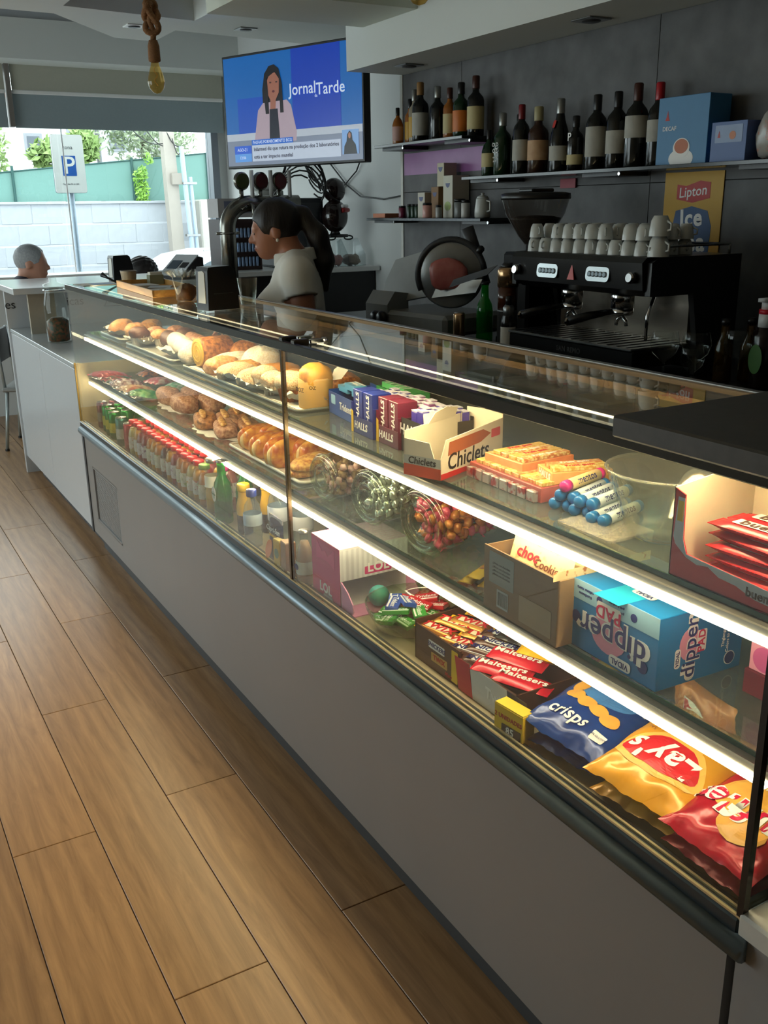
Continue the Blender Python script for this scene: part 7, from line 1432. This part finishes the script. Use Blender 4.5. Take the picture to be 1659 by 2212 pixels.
def w_shirt(X, Y, Z):
    f = w_torso(X, Y, Z, .012)
    for s_, e_ in ((J['shL'], J['elL']), (J['shR'], J['elR'])):
        a = np.array(s_); b = a+(np.array(e_)-a)*.42; f = smin(f, s_cap(X, Y, Z, a, b, .066, .064), .02)
    f = f+.0022*np.sin(38*Z+9*X+14*Y)*np.sin(11*X+23*Z)
    a = np.array(J['shL']); 
    f = np.maximum(f, .86-Z); neck = s_cap(X, Y, Z, (0, -.02, 1.30), (0, .03, 1.5), .062, .07); f = np.maximum(f, -neck)
    f = np.maximum(f, -s_cap(X, Y, Z, (0, .15, 1.19), (0, .08, 1.40), .014, .062))
    for s_, e_ in ((J['shL'], J['elL']), (J['shR'], J['elR'])):
        a = np.array(s_); b = np.array(e_); d = (b-a)/np.linalg.norm(b-a); cut = (X-a[0])*d[0]+(Y-a[1])*d[1]+(Z-a[2])*d[2]-np.linalg.norm(b-a)*.36
        near = s_cap(X, Y, Z, a+(b-a)*.36, b, .085, .06); f = np.maximum(f, -np.maximum(near, -cut))
    return f
obj('shirt', sdf_mesh('shirt', w_shirt, (-.3, -.2, .84), (.3, .22, 1.44), .0075), SHIRT, wm)
def w_collar(X, Y, Z):
    r = np.sqrt((X/.078)**2+((Y+.005-.25*(Z-1.36))/.082)**2); f = np.maximum((np.abs(r-1)-.11)*.07, np.abs(Z-1.372-.16*(-Y))-.024); return np.maximum(f, -s_cap(X, Y, Z, (0, .16, 1.24), (0, .09, 1.42), .02, .06))
obj('collar', sdf_mesh('collar', w_collar, (-.12, -.12, 1.3), (.12, .14, 1.45), .005), SHIRT, wm)
def w_tr(X, Y, Z):
    f = s_ell(X, Y, Z, (0, -.01, .88), (.18, .13, .15))
    for q in (-1, 1): f = smin(f, s_cap(X, Y, Z, (q*.085, -.01, .85), (q*.09, .0, .47), .1, .072), .05); f = smin(f, s_cap(X, Y, Z, (q*.09, 0, .47), (q*.09, -.02, .1), .072, .06), .04)
    return np.maximum(f, Z-.93)
obj('trousers', sdf_mesh('trousers', w_tr, (-.22, -.2, .03), (.22, .2, .96), .012), TROU, wm)
def w_hair(X, Y, Z):
    x, y, z = rot2(X, Y, Z, HB, 'X', -.14); x, y, z = x/.93, y/.93, z/.93
    cap_ = s_ell(x, y, z, (0, -.016, .142), (.084, .106, .096)); face = s_ell(x, y, z, (0, .095, .085), (.075, .075, .085)); cap_ = np.maximum(cap_, -face); cap_ = np.maximum(cap_, .055-z+1.0*np.minimum(0, y+.02))
    for q in (-1, 1): cap_ = np.maximum(cap_, -s_ell(x, y, z, (q*.082, .0, .088), (.02, .026, .034)))
    f = smin(cap_, s_ell(x, y, z, (0, -.118, .158), (.03, .032, .032)), .012)
    for i, (a, b, ra, rb) in enumerate((((0, -.13, .15), (.0, -.175, .06), .034, .042), ((0, -.175, .06), (.005, -.185, -.05), .042, .04), ((.005, -.185, -.05), (0, -.17, -.16), .04, .012))): f = smin(f, s_cap(x, y, z, a, b, ra, rb), .02)
    return f*.93+.0014*np.sin(90*X+30*Z)+.0012*np.sin(110*Y+20*Z)
obj('hair', sdf_mesh('hair', w_hair, (-.12, -.24, 1.16), (.12, .16, 1.64), .005), HAIRD, wm)
for q in (-1, 1): obj('earring', G().blob(.006, .006, .007, n=12, m=8).mesh('earring', True), mat('pearl', (226, 216, 196), .2), wm, M=Matrix.Translation((q*.074, .057, 1.437)))
obj('hair_tie', G().tube([(.024*math.cos(a), -.055, 1.525+.024*math.sin(a)) for a in [2*PI*i/16 for i in range(16)]], .006, 6, closed=True).mesh('hair_tie', True), mat('hair_tie', (120, 84, 70), .6), wm)
for q in (-1, 1):
    obj('eyebrow', G().tube([(q*.014, .135, 1.503), (q*.028, .137, 1.508), (q*.045, .124, 1.504)], .003, 6).mesh('eyebrow', True), HAIRD, wm)
obj('lips', G().blob(.019, .008, .008, n=16, m=8).mesh('lips', True), mat('lip_rose', (140, 70, 62), .45), wm, M=Matrix.Translation((0, .1425, 1.404)))
for q in (-1, 1): obj('iris', G().blob(.0058, .004, .0058, n=12, m=8).mesh('iris', True), mat('dark_iris', (24, 16, 12), .15), wm, M=Matrix.Translation((q*.0285, .1455, 1.461)))
# seated man by the window
def man(name, lab, loc, rz, hair, skin, cloth, hs=1.0, seated=True, hz=1.1):
    t = thing(name, lab, 'person', loc, rz); hb = (0, .05, hz)
    def tor(X, Y, Z, o=0.0):
        f = s_ell(X, Y, Z, (0, -.01, hz-.2), (.19+o, .12+o, .2+o)); f = smin(f, s_ell(X, Y, Z, (0, 0, hz-.42), (.17+o, .125+o, .22+o)), .08)
        for q in (-1, 1): f = smin(f, s_cap(X, Y, Z, (q*.04, -.01, hz-.035), (q*.19, -.01, hz-.09), .055+o, .06+o), .04)
        return f
    el = [(q*.24, .02, hz-.36) for q in (-1, 1)]; wr = [(q*.12, .26, hz-.40) for q in (-1, 1)]
    def body(X, Y, Z):
        f = tor(X, Y, Z); f = smin(f, s_cap(X, Y, Z, (0, -.01, hz-.06), (0, .02, hz+.05), .062, .058), .03); f = smin(f, local(lambda a, b, c: head_sdf(*rot2(a, b, c, hb, 'X', -.05), hs, 1.05), X, Y, Z, (0, .05, hz+.1), .24), .02)
        for i, q in enumerate((-1, 1)):
            f = smin(f, s_cap(X, Y, Z, (q*.19, -.01, hz-.09), el[i], .055, .045), .03); f = smin(f, s_cap(X, Y, Z, el[i], wr[i], .045, .03), .03); f = smin(f, local(lambda x, y, z: hand_sdf(x, y, z, wr[i], np.array(wr[i])-np.array(el[i])+np.array((0, .1, 0)), (0, 0, 1), -q), X, Y, Z, wr[i], .22), .012)
            f = smin(f, s_cap(X, Y, Z, (q*.09, 0, .52), (q*.11, .42, .52), .085, .065), .05); f = smin(f, s_cap(X, Y, Z, (q*.11, .42, .52), (q*.11, .40, .08), .062, .042), .04); f = smin(f, s_cap(X, Y, Z, (q*.11, .38, .045), (q*.11, .54, .035), .04, .03), .03)
        return f
    obj('body', sdf_mesh('body', body, (-.34, -.22, 0), (.34, .62, hz+.27), .011), skin, t)
    def jk(X, Y, Z):
        f = tor(X, Y, Z, .016)
        for i, q in enumerate((-1, 1)): f = smin(f, s_cap(X, Y, Z, (q*.19, -.01, hz-.09), el[i], .07, .06), .03); f = smin(f, s_cap(X, Y, Z, el[i], tuple(np.array(el[i])*.2+np.array(wr[i])*.8), .06, .045), .03)
        f = np.maximum(f, hz-.56-Z); return np.maximum(f, -s_cap(X, Y, Z, (0, .0, hz-.05), (0, .05, hz+.1), .062, .075))
    obj('jacket', sdf_mesh('jacket', jk, (-.36, -.22, hz-.6), (.36, .4, hz+.05), .011), cloth, t)
    def tr(X, Y, Z):
        f = s_ell(X, Y, Z, (0, 0, hz-.56), (.19, .14, .12))
        for q in (-1, 1): f = smin(f, s_cap(X, Y, Z, (q*.09, 0, .52), (q*.11, .42, .52), .1, .08), .05); f = smin(f, s_cap(X, Y, Z, (q*.11, .42, .52), (q*.11, .40, .12), .08, .06), .04)
        return f
    obj('trousers', sdf_mesh('trousers', tr, (-.25, -.2, .05), (.25, .55, hz-.44), .013), TROU, t)
    def hr(X, Y, Z):
        x, y, z = rot2(X, Y, Z, hb, 'X', -.05); x, y, z = x/hs, y/hs, z/hs; th = .004 if hair is HAIRG else .02
        c = s_ell(x, y, z, (0, -.014, .139), (.075+th, .098+th, .089+th)); c = np.maximum(c, -s_ell(x, y, z, (0, .1, .09), (.08, .07, .088))); c = np.maximum(c, .06-z-.25*(y+.02)*-1)
        for q in (-1, 1): c = np.maximum(c, -s_ell(x, y, z, (q*.082, .004, .092), (.022, .028, .038)))
        return c*hs+(.0008 if hair is HAIRG else .004)*np.sin(140*X)*np.sin(120*Z+60*Y)
    obj('hair', sdf_mesh('hair', hr, (-.12, -.13, hz), (.12, .13, hz+.27), .005), hair, t)
    return t
man('person', 'grey haired man in a dark jacket seated in profile by the window', (1.185, 6.88, 0), math.radians(-112), HAIRG, SKIN2, NAVY, 1.02, True, 1.118)
man('person', 'seated person with short dark curly hair behind the cash terminal', (2.06, 7.0, 0), math.radians(60), HAIRD, SKIN2, mat('grey_sweater', (90, 92, 96), .9), .98, True, 1.0)
def stool(lab, x, y, rz, h):
    t = thing('metal_chair', lab, 'chair', (x, y, 0), rz, 'metal chairs'); PM = mat('pale_metal_leg', (176, 186, 186), .35, .6)
    G().box(-.19, .19, -.19, .19, h-.03, h, .01).o('seat', mat('chair_seat', (150, 150, 146), .6), t)
    for a in (-1, 1):
        for b in (-1, 1): l_ = G().tube([(a*.16, b*.16, h-.03), (a*.2, b*.2, .012)], .012, 8).o('leg', PM, t, True); G().lathe([(.015, 0), (.015, .014)], 10, Matrix.Translation((a*.2, b*.2, 0))).o('foot', BLACK, l_)
    G().box(-.18, .18, -.2, -.185, h+.16, h+.38, .006).o('backrest', mat('chair_seat', (150, 150, 146), .6), t)
    for a in (-1, 1): G().tube([(a*.16, -.17, h-.02), (a*.16, -.195, h+.38)], .011, 8).o('back_post', PM, t, True)
    return t
stool('metal chair carrying the grey haired man', 1.17, 6.88, math.radians(-112), .43); stool('metal chair carrying the curly haired person', 2.06, 7.0, math.radians(60), .43)
